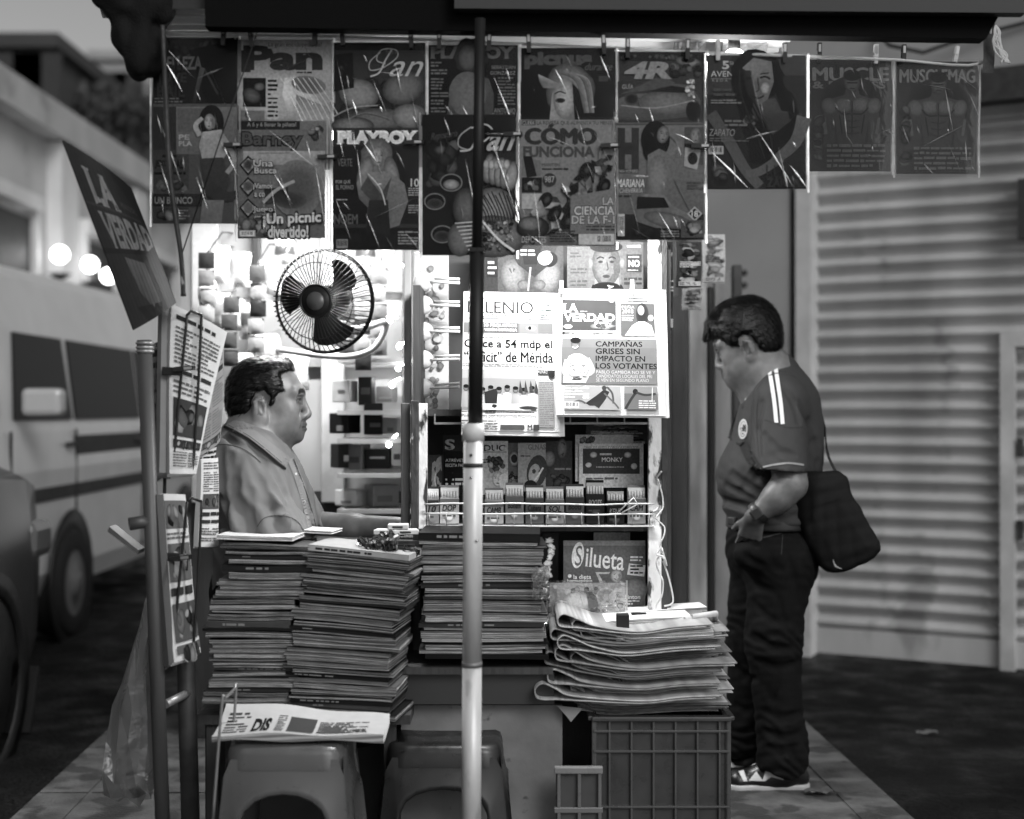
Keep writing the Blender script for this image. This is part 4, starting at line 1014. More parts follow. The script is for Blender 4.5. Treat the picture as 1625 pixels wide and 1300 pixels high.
def c_kids(p):
    p.rect(377, 192, 516, 378, .40, .36); p.rect(377, 192, 476, 206, .16); p.text('A 6 y 6 llenar la piñata!', 392, 194, 470, 203, .5, .01)
    p.rect(377, 206, 516, 240, .38); p.rect(386, 240, 516, 262, .56, .5); p.rect(460, 262, 516, 310, .46)
    p.text('Barney', 382, 208, 482, 240, .05, .07); p.text('Barney', 384, 210, 480, 237, .30, .02); p.scatter(486, 196, 514, 226, 12, (3, 7), .2, .68); p.words(410, 241, 460, 245, 1, .5)
    for k, (t1, t2) in enumerate((('Una', 'Busca'), ('¡Vamos', 'a contar!'), ('Juego', 'con Thomas'))):
        y = 262 + 34 * k; p.poly([(380, y), (394, y - 15), (410, y), (394, y + 17)], .10); p.poly([(383, y), (394, y - 11), (406, y), (394, y + 13)], .52); p.blob(394, y, 8, 9, .2 + .08 * k, .4, jag=.2)
        p.text(t1, 402, y - 8 + 3 * k, 434, y + 3 + 3 * k, .62, .02, outline=.15, ow=.12); p.text(t2, 404, y + 4 + 3 * k, 440, y + 14 + 3 * k, .62, .02, outline=.15, ow=.12)
    # the printed mascot is left out: a plain grey picnic picture stands in its place
    p.blob(472, 300, 40, 46, .30, .42); p.blob(462, 318, 26, 14, .22, .30); p.poly([(420, 300), (458, 298), (458, 322), (422, 324)], .16, .26); p.stroke([(418, 322), (440, 302), (468, 288)], 5, .56)
    p.scatter(378, 342, 440, 376, 22, (4, 9), .25, .6); p.rect(380, 366, 406, 376, .6); p.bars(382, 367, 404, 375)
    p.text('¡Un picnic', 418, 340, 510, 362, .72, .03, outline=.16, ow=.16, rise=-4); p.text('divertido!', 426, 358, 490, 378, .72, .03, outline=.16, ow=.16)
def c_panscript(p):
    p.rect(530, 68, 675, 265, .22, .18); p.rect(530, 68, 675, 80, .10); p.scatter(532, 120, 674, 205, 40, (5, 14), .14, .34)
    p.blob(570, 150, 32, 24, .50, .28, 10); p.blob(640, 140, 34, 26, .42, .22, -20); p.blob(600, 190, 50, 18, .4, .24); p.blob(650, 185, 28, 20, .50, .3); p.blob(560, 200, 34, 14, .46, .2)
    p.poly([(530, 88), (560, 84), (562, 140), (530, 146)], .08); p.scatter(533, 90, 558, 140, 18, (2, 4), .1, .3)
    p.text('an', 618, 98, 672, 122, .62, .0, 0, .45); p.stroke([(588, 122), (602, 116), (612, 96), (622, 80)], 2.4, .64); p.stroke([(604, 84), (588, 98), (588, 112), (608, 108), (630, 92), (628, 80), (606, 80), (598, 96), (612, 102)], 1.6, .6); p.text('Todo en', 612, 80, 632, 86, .4, 0, 0, .3)
    p.stroke([(530, 186), (560, 172), (600, 168)], 2, .5); p.stroke([(545, 195), (580, 180), (620, 190)], 2, .4)
def c_men_low(p):
    p.rect(528, 203, 665, 397, .15, .12); p.rect(528, 203, 665, 232, .20); p.text('PLAYBOY', 534, 207, 664, 229, .85, .05, .06); p.text('PLAYBOY', 537, 210, 661, 227, .72, .05, .06)
    p.rect(533, 250, 561, 266, .14); p.text('VERTE', 536, 252, 559, 264, .4, .0); p.text('POR QUÉ', 533, 285, 556, 292, .6); p.text('EL PORNO', 533, 294, 561, 301, .5)
    p.words(534, 316, 552, 319, 1, .6); p.words(534, 326, 556, 329, 1, .2); p.text('NOEM', 530, 340, 568, 356, .34, .03); p.text('10', 652, 284, 665, 297, .7, .01); p.words(648, 298, 665, 312, 4, .55); p.words(648, 325, 665, 340, 4, .5)
    p.rect(530, 356, 665, 362, .22); p.blob(598, 250, 26, 32, .46, .30, jag=.1); p.blob(580, 275, 12, 28, .5, .34, 15); p.blob(622, 280, 12, 32, .50, .30, -10)
    p.poly([(566, 290), (580, 274), (618, 272), (642, 292), (648, 320), (634, 358), (616, 364), (622, 320), (618, 372), (580, 372), (584, 330), (570, 316)], .46, .34); p.face(600, 249, 24, 34, .56, .3, .1)
    p.poly([(572, 300), (584, 280), (612, 318), (600, 330)], .30, .22); p.poly([(622, 280), (610, 300), (596, 322), (610, 330)], .28); p.poly([(586, 318), (616, 318), (620, 372), (580, 372)], .2, .16)
    for a in ((584, 276), (590, 282)): p.stroke([a, (604, 300), (612, 326)], 1.6, .7)
    p.rect(528, 372, 665, 397, .15); p.bars(534, 380, 552, 394, .5); p.rect(630, 366, 664, 380, .1); p.words(632, 367, 664, 390, 5, .5)
def c_men_top(p):
    p.rect(680, 72, 822, 280, .10); p.text('PLAYBOY', 682, 74, 818, 94, .36, .05, .06); p.blob(748, 90, 26, 30, .24, .18, jag=.1)
    p.poly([(716, 140), (728, 124), (740, 118), (758, 118), (776, 126), (784, 150), (782, 190), (708, 190)], .38, .26); p.blob(742, 92, 14, 20, .36, .26); p.blob(742, 150, 30, 36, .40, .36)
    for (y, w) in ((98, 22), (110, 26), (124, 20), (134, 26), (146, 28), (158, 20), (170, 26)): p.words(684, y, 684 + w, y + 10, 2, .40)
    p.text('SEBASTIÁN', 780, 103, 818, 110, .45); p.text('GONZÁLEZ', 778, 112, 818, 119, .5); p.words(790, 122, 818, 168, 9, .36); p.text('ANTONIO', 784, 172, 818, 179, .5); p.text('CASSANO', 780, 180, 818, 186, .5)
def c_pan_food(p):
    p.rect(670, 182, 818, 405, .18, .14); p.rect(670, 182, 818, 242, .13, .11); p.scatter(672, 215, 730, 300, 40, (5, 13), .15, .40)
    p.text('Repostería', 684, 212, 726, 226, .34, 0, 0, .35, rise=-6); p.text('an', 772, 212, 818, 240, .62, .02, 0, .5); p.stroke([(730, 240), (748, 236), (758, 210), (766, 198)], 3, .66); p.stroke([(748, 202), (730, 216), (728, 232), (742, 238)], 2, .6); p.stroke([(748, 204), (770, 198), (782, 210), (766, 226), (752, 222)], 2.6, .64)
    p.rect(770, 206, 812, 218, .03)
    for (x, y, r) in ((716, 290, 17), (690, 320, 16), (702, 372, 17)):
        p.blob(x, y, r, r * .78, .12, .14); p.blob(x, y + 3, r * .78, r * .5, .62 if y < 300 else .2, .3); p.stroke([(x + r * math.cos(t / 3), y + r * .78 * math.sin(t / 3)) for t in range(20)], 2.0, .46)
    for k in range(5): p.blob(776 + 9 * k, 268 + 3 * k, 10, 24, .58, .26, 8); p.blob(772 + 8 * k, 262, 5, 8, .66, .4)
    p.blob(782, 330, 36, 32, .56, .30); p.blob(782, 376, 54, 34, .50, .26); p.blob(740, 330, 22, 32, .40, .2); p.blob(730, 380, 20, 28, .46, .26)
    for k in range(12): p.stroke([(750 + 6 * k, 310 - k % 3 * 3), (768 + 5 * k, 335), (772 + 5 * k, 352)], 2.0, .14 + .03 * (k % 3))
    for k in range(9): p.stroke([(722 + k * 3, 355 + 6 * k), (760, 352 + 6 * k)], 2, .7)
    p.scatter(760, 345, 816, 400, 70, (1.5, 4), .15, .66); p.stroke([(760, 345), (790, 380), (816, 400)], [3, 4], .76)
def c_dim(p):
    p.rect(826, 76, 977, 290, .10); p.text('picnus', 832, 82, 940, 110, .30, .06); p.text('durante', 928, 100, 972, 112, .34, 0, 0, .4)
    p.blob(905, 145, 38, 46, .50, .26, -6, jag=.06); p.poly([(872, 192), (876, 150), (886, 130), (908, 128), (924, 150), (920, 192)], .54, .34); p.blob(896, 156, 18, 34, .60, .40); p.poly([(908, 132), (934, 160), (930, 192), (912, 192)], .10); p.blob(889, 160, 8, 4, .10, .3); p.blob(916, 162, 7, 4, .05, .1); p.stroke([(880, 150), (888, 146), (898, 149)], 2, .2)
    for k in range(8): p.stroke([(886 + 4 * k, 110 + abs(k - 3) * 2), (914 + 3 * k, 130), (928 + 2 * k, 180)], 2, .36 + .05 * (k % 4))
    p.poly([(854, 118), (895, 137), (886, 142), (862, 140), (856, 130)], .56, .36); p.rect(950, 121, 965, 130, .26)
def c_como(p):
    p.rect(824, 190, 976, 390, .46, .42); p.rect(828, 191, 850, 199, .2); p.text('CLERK', 829, 192, 849, 198, .6); p.text('LA REVISTA QUE ALIMENTA TU MENTE', 852, 192, 974, 199, .08, .0)
    p.text('CÓMO', 832, 196, 948, 230, .20, .07); p.text('FUNCIONA', 830, 232, 944, 250, .28, .05)
    p.rect(828, 254, 858, 280, .40); p.poly([(830, 248), (844, 248), (852, 280), (836, 282)], .10); p.text('MANTÉN', 860, 258, 888, 264, .15); p.words(860, 266, 902, 272, 1, .15)
    p.rect(828, 282, 860, 306, .1); p.scatter(829, 283, 858, 305, 10, (3, 7), .15, .6); p.blob(872, 286, 11, 11, .20, .22); p.text('987', 864, 280, 880, 290, .6, .0); p.rect(828, 308, 862, 332, .6)
    # racing car pulled apart along the diagonal
    p.r.seed(5)
    for k in range(70):
        t = p.r.random(); x = 850 + 115 * t + p.r.uniform(-16, 16); y = 372 - 120 * t + p.r.uniform(-18, 18); a = p.r.uniform(5, 14); b = p.r.uniform(3, 8); an = p.r.uniform(0, 3); g = p.r.choice((.06, .1, .18, .3, .5, .66))
        p.poly([(x + a * math.cos(an), y + a * math.sin(an)), (x - b * math.sin(an), y + b * math.cos(an)), (x - a * math.cos(an), y - a * math.sin(an)), (x + b * math.sin(an), y - b * math.cos(an))], g, g * .6)
    for (x, y) in ((866, 318), (900, 352), (930, 270), (958, 296), (880, 340)): p.blob(x, y, 10, 13, .04, .1, 30); p.blob(x + 2, y, 5, 7, .3, .1, 30)
    p.poly([(842, 338), (858, 318), (868, 340), (850, 350)], .6, .3)
    p.poly([(905, 312), (976, 300), (976, 372), (905, 372)], .42)
    p.text('LA', 956, 314, 974, 326, .60, .02, outline=.2, ow=.08); p.text('CIENCIA', 911, 328, 975, 342, .66, .02, outline=.2, ow=.08); p.text('DE LA F-1', 907, 343, 975, 356, .62, .02, outline=.2, ow=.08); p.words(930, 358, 975, 368, 2, .25)
    p.blob(846, 362, 26, 18, .26, .14); p.blob(842, 356, 20, 12, .46, .2); p.words(872, 366, 912, 386, 5, .22); p.text('DEPORTES', 828, 376, 866, 386, .6); p.rect(918, 372, 974, 389, .66); p.bars(945, 373, 972, 388, .7)
def c_4r(p):
    p.rect(980, 82, 1120, 290, .24, .2); p.rect(980, 82, 1120, 97, .16); p.scatter(984, 84, 1118, 97, 26, (2, 5), .1, .4); p.blob(1092, 98, 20, 8, .52, .26, 8); p.blob(1092, 95, 11, 5, .15, .2); p.scatter(1060, 100, 1118, 125, 20, (3, 7), .12, .4)
    p.text('4R', 990, 98, 1066, 126, .50, .05, 0, .18); p.rect(980, 130, 1120, 195, .22); p.text('GUÍA', 987, 133, 1005, 142, .5, .02)
    p.poly([(980, 158), (1000, 150), (1040, 148), (1062, 132), (1096, 136), (1112, 160), (1108, 185), (1030, 192), (980, 190)], .36, .28); p.poly([(985, 150), (1040, 124), (1060, 126), (1072, 132), (1040, 142)], .30); p.blob(1060, 164, 50, 20, .42, .28); p.blob(1100, 176, 12, 17, .08, .15); p.blob(1002, 158, 12, 10, .10, .3); p.poly([(1030, 146), (1064, 136), (1090, 140), (1094, 148)], .12)
    p.stroke([(985, 168), (1040, 172), (1100, 160)], 2, .5); p.scatter(1086, 124, 1104, 158, 16, (1.5, 3.5), .5, .85)
def c_h(p):
    p.rect(977, 195, 1117, 381, .42, .34); p.rect(977, 340, 1117, 381, .17, .13); p.rect(977, 196, 1117, 199, .3); p.text('H', 980, 203, 1014, 268, .22, .08); p.rect(983, 205, 992, 268, .22); p.rect(1003, 205, 1013, 268, .22)
    p.rect(980, 268, 1014, 275, .2); p.text('PARA HOMBRES', 981, 269, 1013, 274, .6); p.text('MARIANA', 979, 284, 1023, 297, .74, .02, 0, .15, outline=.24, ow=.1); p.text('ECHEVERRÍA', 979, 297, 1020, 306, .66, .0, 0, .15, outline=.24, ow=.1); p.words(979, 308, 1018, 316, 1, .2)
    p.rect(1086, 202, 1117, 262, .30); p.face(1104, 216, 17, 26, .50, .12); p.rect(1086, 228, 1117, 234, .12); p.poly([(1087, 234), (1112, 238), (1106, 270), (1085, 264)], .56); p.blob(1099, 252, 8, 10, .10, .2); p.words(1090, 288, 1117, 302, 3, .3)
    p.blob(1040, 222, 23, 30, .05, .07); p.blob(1034, 236, 14, 22, .05, .06)
    p.poly([(1028, 246), (1046, 236), (1066, 246), (1074, 280), (1058, 306), (1050, 322), (1024, 322), (1026, 290)], .42, .36); p.blob(1044, 280, 16, 34, .46, .38)
    p.stroke([(1062, 248), (1078, 290), (1100, 336)], [15, 9], .40, g2=.36); p.stroke([(1062, 246), (1078, 228), (1064, 212)], [12, 8], .42); p.face(1052, 214, 19, 28, .48, .05, .25, 10)
    p.poly([(1022, 308), (1054, 310), (1066, 326), (1100, 344), (1098, 364), (1040, 362), (1010, 352), (1006, 330)], .44, .36); p.poly([(1012, 312), (1054, 314), (1062, 330), (1010, 332)], .07)
    p.blob(1060, 350, 40, 12, .42, .3, 12); p.poly([(1090, 340), (1102, 328), (1114, 340), (1102, 352)], .6); p.poly([(1093, 340), (1102, 331), (1111, 340), (1102, 349)], .15); p.text('18', 1097, 335, 1107, 345, .7, .02)
    p.bars(980, 340, 991, 375, .66); p.rect(1080, 350, 1116, 378, .3); p.scatter(1082, 351, 1115, 377, 14, (4, 9), .15, .6); p.words(1048, 366, 1078, 378, 3, .45); p.scatter(1004, 362, 1044, 376, 10, (3, 7), .05, .3)
def c_aven(p):
    p.rect(1122, 88, 1279, 300, .20, .14); p.rect(1232, 88, 1279, 120, .26); p.rect(1122, 88, 1160, 150, .24)
    p.text('5', 1146, 97, 1157, 110, .62, .03); p.text('to', 1158, 97, 1164, 103, .55); p.text('AVEN', 1128, 113, 1163, 122, .66, .0); p.stroke([(1128, 125), (1162, 125)], .8, .5, False); p.text('R E D A', 1130, 126, 1155, 130, .5)
    p.blob(1200, 120, 42, 40, .05, .08, jag=.08); p.poly([(1160, 110), (1172, 92), (1232, 96), (1246, 140), (1268, 190), (1240, 176), (1226, 130)], .05); p.poly([(1166, 130), (1186, 128), (1200, 180), (1226, 240), (1196, 260), (1176, 200)], .08)
    p.poly([(1196, 160), (1230, 156), (1240, 176), (1272, 180), (1279, 210), (1262, 226), (1200, 230), (1190, 190)], .30, .2); p.poly([(1186, 196), (1212, 188), (1226, 215), (1262, 186), (1270, 200), (1226, 262), (1190, 258)], .09, .07)
    p.poly([(1178, 108), (1196, 92), (1224, 98), (1228, 130), (1218, 158), (1206, 166), (1192, 152), (1180, 132)], .46, .32); p.poly([(1176, 112), (1192, 112), (1200, 166), (1186, 150)], .20); p.stroke([(1206, 124), (1214, 122), (1222, 126)], 3, .12); p.stroke([(1183, 126), (1192, 124)], 3, .08); p.stroke([(1206, 118), (1220, 116)], 2, .2); p.stroke([(1202, 124), (1204, 142), (1199, 146)], 2.2, .24); p.stroke([(1194, 153), (1204, 156), (1212, 152)], 2.6, .16); p.blob(1214, 140, 7, 9, .58, .44)
    for k in range(6): p.stroke([(1170 + k * 2, 110), (1166 + 5 * k, 150), (1186 + 7 * k, 210), (1206 + 4 * k, 252)], 2.4, .08 + .05 * (k % 3)); p.stroke([(1228, 110 + 5 * k), (1246 + 2 * k, 150), (1254 + 3 * k, 190)], 2.4, .06 + .05 * (k % 2))
    p.stroke([(1276, 186), (1262, 226), (1228, 256)], [24, 14], .36, g2=.32); p.stroke([(1128, 180), (1158, 226), (1182, 268), (1206, 296)], [19, 16], .30, g2=.33); p.stroke([(1240, 250), (1206, 272), (1184, 276)], [15, 12], .34)
    p.scatter(1178, 180, 1200, 200, 14, (2, 5), .2, .45); p.words(1132, 140, 1166, 155, 2, .30); p.words(1128, 158, 1178, 166, 2, .45); p.words(1150, 190, 1186, 202, 2, .4); p.text('ZAPATO', 1125, 205, 1166, 216, .5, 0, 0, .2); p.words(1126, 218, 1188, 226, 2, .36)
    p.bars(1124, 232, 1148, 245, .6); p.rect(1122, 252, 1162, 299, .16); p.scatter(1126, 258, 1160, 298, 8, (5, 9), .12, .55); p.text('LULU', 1216, 262, 1272, 284, .20, -.01); p.text('ZARZA', 1216, 284, 1268, 297, .22, .02)
def soft_muscle(p, x0, x1, y0, y1, title, t2):
    p.rect(x0, y0, x1, y1, .16, .22); w = x1 - x0; cx = (x0 + x1) / 2
    p.text(title, x0 + 4, y0 + 12, x1 - 4, y0 + 34, .40, .04)
    if t2: p.text(t2, x0 + 4, y0 + 34, x1 - 10, y0 + 46, .36, .03)
    p.blob(cx, y0 + 70, 50, 44, .09, .16); p.poly([(cx - 50, y1 - 38), (cx - 44, y0 + 84), (cx - 32, y0 + 62), (cx - 12, y0 + 56), (cx - 9, y0 + 44), (cx + 9, y0 + 44), (cx + 12, y0 + 56), (cx + 32, y0 + 62), (cx + 44, y0 + 84), (cx + 50, y1 - 38), (cx + 26, y1 - 38), (cx + 27, y0 + 96), (cx + 20, y1 - 38), (cx - 20, y1 - 38), (cx - 27, y0 + 96), (cx - 26, y1 - 38)], .24)
    for sx in (-1, 1): p.blob(cx + sx * 13, y0 + 72, 17, 12, .36, .24); p.blob(cx + sx * 35, y0 + 74, 12, 14, .35, .24, sx * 30); p.stroke([(cx + sx * 2, y0 + 86), (cx + sx * 16, y0 + 86), (cx + sx * 26, y0 + 76)], 2.4, .15); p.stroke([(cx + sx * 20, y0 + 88), (cx + sx * 15, y0 + 118)], 2.4, .17); p.stroke([(cx + sx * 44, y0 + 92), (cx + sx * 40, y0 + 118)], 5, .31)
    p.stroke([(cx, y0 + 66), (cx, y0 + 122)], 2, .17)
    for k in range(3): p.stroke([(cx - 12, y0 + 96 + 10 * k), (cx, y0 + 98 + 10 * k), (cx + 12, y0 + 96 + 10 * k)], 1.6, .18)
    p.blob(cx, y0 + 36, 13, 17, .32, .20); p.blob(cx, y0 + 25, 14, 9, .05, .08); p.stroke([(cx - 8, y0 + 37), (cx + 8, y0 + 37)], 2.4, .13); p.stroke([(cx - 4, y0 + 46), (cx + 4, y0 + 46)], 1.6, .15)
    p.words(x0 + 26, y1 - 44, x1 - 10, y1 - 4, 5, .34); p.scatter(x0 + 2, y0 + 60, x0 + 24, y1 - 6, 14, (3, 8), .15, .36)
c_muscle1 = lambda p: soft_muscle(p, 1284, 1414, 95, 272, 'MUSCLE', '& FITNESS')
c_muscle2 = lambda p: soft_muscle(p, 1422, 1551, 98, 276, 'MUSCLEMAG', None)

HM = []
for a in ((243, 60, 377, 275, 3.462, 'dark beauty magazine at the left end of the hanging line, half covered by another cover', c_belleza, 11),
          (377, 63, 527, 268, 3.462, 'pale baking magazine with big dark rounded title on the top row', c_pan, 12),
          (530, 68, 675, 265, 3.462, 'dark baking magazine with white script title, on the top row', c_panscript, 13),
          (680, 72, 822, 280, 3.462, 'dark magazine on the top row crossed by the black pole', c_men_top, 14),
          (826, 76, 977, 290, 3.462, 'black cover with a blonde half hidden face, on the top row', c_dim, 15),
          (980, 82, 1120, 290, 3.462, 'car magazine with two big slanted letters, on the top row', c_4r, 16),
          (243, 170, 377, 355, 3.447, 'grey cover with a woman in a white top, lowest at the left end', c_lower_left, 21),
          (377, 192, 516, 378, 3.447, 'bright children\'s magazine about a picnic, in the lower row', c_kids, 22),
          (528, 203, 665, 397, 3.447, 'dark cover with white block title and a woman with wavy hair', c_men_low, 23),
          (670, 182, 818, 405, 3.447, 'food cover with cups and sugared bread, crossed by the black pole', c_pan_food, 24),
          (824, 190, 976, 390, 3.447, 'pale science magazine with a racing car taken to pieces', c_como, 25),
          (977, 195, 1117, 381, 3.447, 'cover with one giant letter and a dark haired woman seen from behind', c_h, 26),
          (1122, 88, 1279, 300, 3.455, 'cover of a long haired woman with crossed bare arms', c_aven, 27)):
    HM.append(magazine(*a[:5], a[5], a[6], a[7]))
HM.append(magazine(1284, 95, 1414, 272, 3.86, 'left of the two bodybuilding magazines at the right end of the line', c_muscle1, 31, film_m=film('milky_bag', .06, .3, 12, .4, (1, 1, 1), .06, .3), rotd=.18))
HM.append(magazine(1422, 98, 1551, 276, 4.06, 'right of the two bodybuilding magazines, last on the line', c_muscle2, 32, film_m=film('milky_bag'), rotd=.16))
# the line itself
m = MB(); m.tube(catmull([P(262, 36, 3.5), P(285, 54, 3.49), P(520, 58, 3.475), P(820, 70, 3.475), P(1120, 84, 3.475), P(1285, 90, 3.49), P(1420, 95, 4.0), P(1556, 101, 4.22), P(1572, 42, 4.2)], 5), .0042, 8, .8)
tag(m.build('hanging_line', M_ROPE), 'white rope along which the magazines are clipped', 'rope')
# clothespins: two jaws, a spring
def pin_mesh(g=.1):
    m = MB()
    for s in (-1, 1):
        m.prism([(-.0045, -.024), (.0045, -.024), (.0055, -.004), (.0048, .024), (-.0048, .024), (-.0055, -.004)], .004, lambda u, v, w: Vector((u, s * (.0022 + .06 * (v + .024) * .5) + w * s, v)), g)
    m.lathe([(.0042, -.006), (.0042, .006)], (0, 0, .001), g + .3, 1, 10, 'X')
    m.prism([(-.003, .002), (.003, .002), (.003, .020), (-.003, .020)], .0012, lambda u, v, w: Vector((u, -.0075 - w, v)), g + .35, 1)
    return m
M_PIN = mat('pin_plastic', .012, .35, spec=.6); M_SPR = mat('pin_spring', .5, .3, metal=.8)
def pin(px, py, d, label, rot=0.0, light=False, sc=1.0):
    mm = pin_mesh(.6 if light else .1); o = mm.build('clothespin', [mat('pin_pale', .5, .4) if light else M_PIN, M_SPR]); o.location = P(px, py, d); o.rotation_euler = (R(6), rot, 0); o.scale = (sc, sc, sc)
    return tag(o, label, 'clothespin', 'clothespins on the hanging line')
tops = ((355, 52, 'at the right top corner of the dark beauty magazine'), (398, 54, 'at the left top corner of the pale baking magazine'), (500, 52, 'at the right top corner of the pale baking magazine'), (543, 52, 'at the left top corner of the script titled magazine'), (652, 56, 'at the right top corner of the script titled magazine'), (697, 58, 'at the left top corner of the cover crossed by the black pole'), (776, 62, 'just right of the black pole on the top row'), (839, 64, 'above the blonde cover, its left corner'), (958, 66, 'above the blonde cover, its right corner'), (996, 72, 'above the car magazine, its left corner'), (1091, 74, 'above the car magazine, its right corner'), (1139, 76, 'shining clear in the lamp glare above the long haired woman'), (1245, 80, 'above the long haired woman, right corner'))
for i, (x, y, t) in enumerate(tops): pin(x, y + 4, 3.45, 'clothespin ' + t, R(random.Random(i).uniform(-7, 7)), light=(x == 1139))
for x, y, d, t in ((1300, 82, 3.87, 'on the first bodybuilding magazine, left corner'), (1390, 84, 3.99, 'pale, on the first bodybuilding magazine, right corner'), (1434, 84, 4.04, 'on the last bodybuilding magazine, left corner'), (1517, 86, 4.18, 'tilted pale one on the last magazine of the line')): pin(x, y + 2, d, 'clothespin ' + t, R(9) if x == 1517 else 0, light=x in (1390, 1517), sc=1.1)
for x, y, t in ((370, 230, 'between the woman in white and the picnic cover'), (519, 249, 'between the picnic cover and the white block title'), (657, 226, 'beside the last letter of the white block title'), (814, 213, 'gripping the food cover\'s right edge'), (968, 231, 'between the science cover and the giant letter'), (1112, 232, 'on the right edge of the giant letter cover')): pin(x, y, 3.437, 'sideways clothespin ' + t, R(90), sc=.95)
# cloth strap and twine at the right end
m = MB(); m.grid(lambda u, v: P(1563 + 18 * u - 5 * v, 38 + 78 * v, 4.2) + Vector((0, .006 * math.sin(v * 6), 0)), 2, 8, .2); tag(m.build('cloth_strap', mat('strap', .05, .8, bump=.3), fix=False), 'grey cloth strap at the right end of the hanging line', 'strap')
m = MB()
rnd = random.Random(3)
for k in range(9): m.tube(catmull([P(1580, 40, 4.18), P(1574 + rnd.uniform(0, 16), 52, 4.17), P(1582 + rnd.uniform(-6, 8), 70, 4.17), P(1590 + rnd.uniform(-8, 8), 86, 4.17), P(1594 + rnd.uniform(-8, 10), 100, 4.17)], 5), .0028, 5, .7)
tag(m.build('twine', M_ROPE), 'frayed pale twine knotted under the awning\'s right end', 'twine')
# posters seen above the line, under the roof
def poster(x0, y0, x1, y1, d, label, paint, seed, **k): return magazine(x0, y0, x1, y1, d, label, paint, seed, sleeve=False, group=k.pop('group', 'papers pinned under the roof'), name=k.pop('name', 'poster'), cat=k.pop('cat', 'poster'), thick=.001, **k)
poster(612, 38, 650, 66, 3.9, 'small white notice with a bold black word, under the roof beam', lambda p: (p.rect(612, 38, 650, 66, .8), p.text('CENSADO', 615, 47, 650, 54, .05, .02), p.blob(625, 61, 7, 5, .5, .3), p.words(634, 57, 648, 65, 3, .4)), 41)
poster(664, 34, 756, 72, 3.92, 'grey poster with a white italic word, half behind the black pole', lambda p: (p.rect(664, 34, 756, 52, .42), p.rect(664, 52, 756, 72, .75), p.text('Starscream', 670, 41, 747, 51, .85, .02, 0, .15)), 42)
poster(780, 38, 803, 80, 3.95, 'plain dark card hanging right of the pole under the beam', lambda p: p.rect(780, 38, 803, 80, .22), 43)
# crumpled clear bags round the lamp
def crumple(x0, y0, x1, y1, d, label, amp=.03, seed=1, name='plastic_bag', film_m=None, gr='clear bags round the lamp'):
    rnd = random.Random(seed); n = 9
    off = [[rnd.uniform(-amp, amp) for _ in range(n + 1)] for _ in range(n + 1)]
    m = MB(); m.grid(lambda u, v: P(x0 + (x1 - x0) * u + rnd.uniform(-2, 2), y0 + (y1 - y0) * v + rnd.uniform(-2, 2), d) + Vector((0, off[int(u * n + .5)][int(v * n + .5)], 0)), n, n, .8, 0, False)
    return tag(m.build(name, film_m or M_BAG, fix=False), label, 'plastic bag', gr)
crumple(1068, 46, 1122, 92, 3.9, 'crumpled clear bag left of the bright bulb', seed=3)
crumple(1120, 46, 1215, 96, 3.95, 'glaring crumpled clear bag right behind the bright bulb', seed=4)
# dark bundle hanging at the left end of the beam
b = Body()
for (x, y, rx, ry) in ((180, -8, .05, .035), (205, 20, .045, .03), (205, 55, .03, .06), (220, 90, .028, .05), (222, 30, .05, .06), (232, 70, .045, .07), (225, 105, .03, .03), (245, 15, .05, .05), (190, 5, .05, .03)):
    q = P(x, y, 3.42); b.ell(q, (rx, .05, ry), .012)
b.folds.append(waves(.012, 5, 4, 25, 70, (1.4, 1, .35), True)); b.folds.append(waves(.004, 6, 4, 80, 160))
q0, q1 = P(140, -40, 3.42), P(262, 130, 3.42)
bd = skin('cloth_bundle', b, (q0.x, 3.3, q1.z), (q1.x, 3.54, q0.z), .006, M_BLACKC); tag(bd, 'black rolled tarpaulin bundle hanging at the left end of the awning', 'tarpaulin')
# ================================================================ newspapers on show, shelf goods
def newspaper(x0, y0, x1, y1, d, label, paint, seed, tilt=0.0, group='newspapers clipped up for sale', sheets=4, lean=0.0):
    tl, tr, br, bl = P(x0, y0, d), P(x1, y0 + tilt, d + .004), P(x1 + 6, y1 + tilt, d - lean), P(x0 - 4, y1, d - lean)
    root = empty('newspaper', (tl + tr) / 2, label, 'newspaper', group)
    ph = seed * 1.7
    def bend(a, b): return .006 * math.sin(a * 2.6 + ph) * b + .004 * math.sin(b * 4 + ph) + .010 * max(0, b - .8) * math.sin(a * 7 + ph)
    mp = quadmap(x0, y0, x1, y1, tl, tr, br, bl, bend)
    m = MB(); rnd = random.Random(seed)
    for k in range(sheets):
        e = .0014 * (k + 1); sx = rnd.uniform(0, 5) * k * .5; sy = rnd.uniform(-1, 4) + k * .6
        m.grid(lambda u, v: mp(x0 + (x1 - x0 + sx) * u, y0 - (1 if k else 0) + (y1 - y0 + sy) * v, -e - .004 * (k > 0) * v * k * .4), 8, 10, .90, 0)
    m.build('pages', M_NEWS, root, fix=False)
    pr = Print(seed); paint(pr); pr.build('front_page', mp, M_NEWS, root, abs(tr.x - tl.x) / (x1 - x0), maxe=.028, base=.0005)
    return root
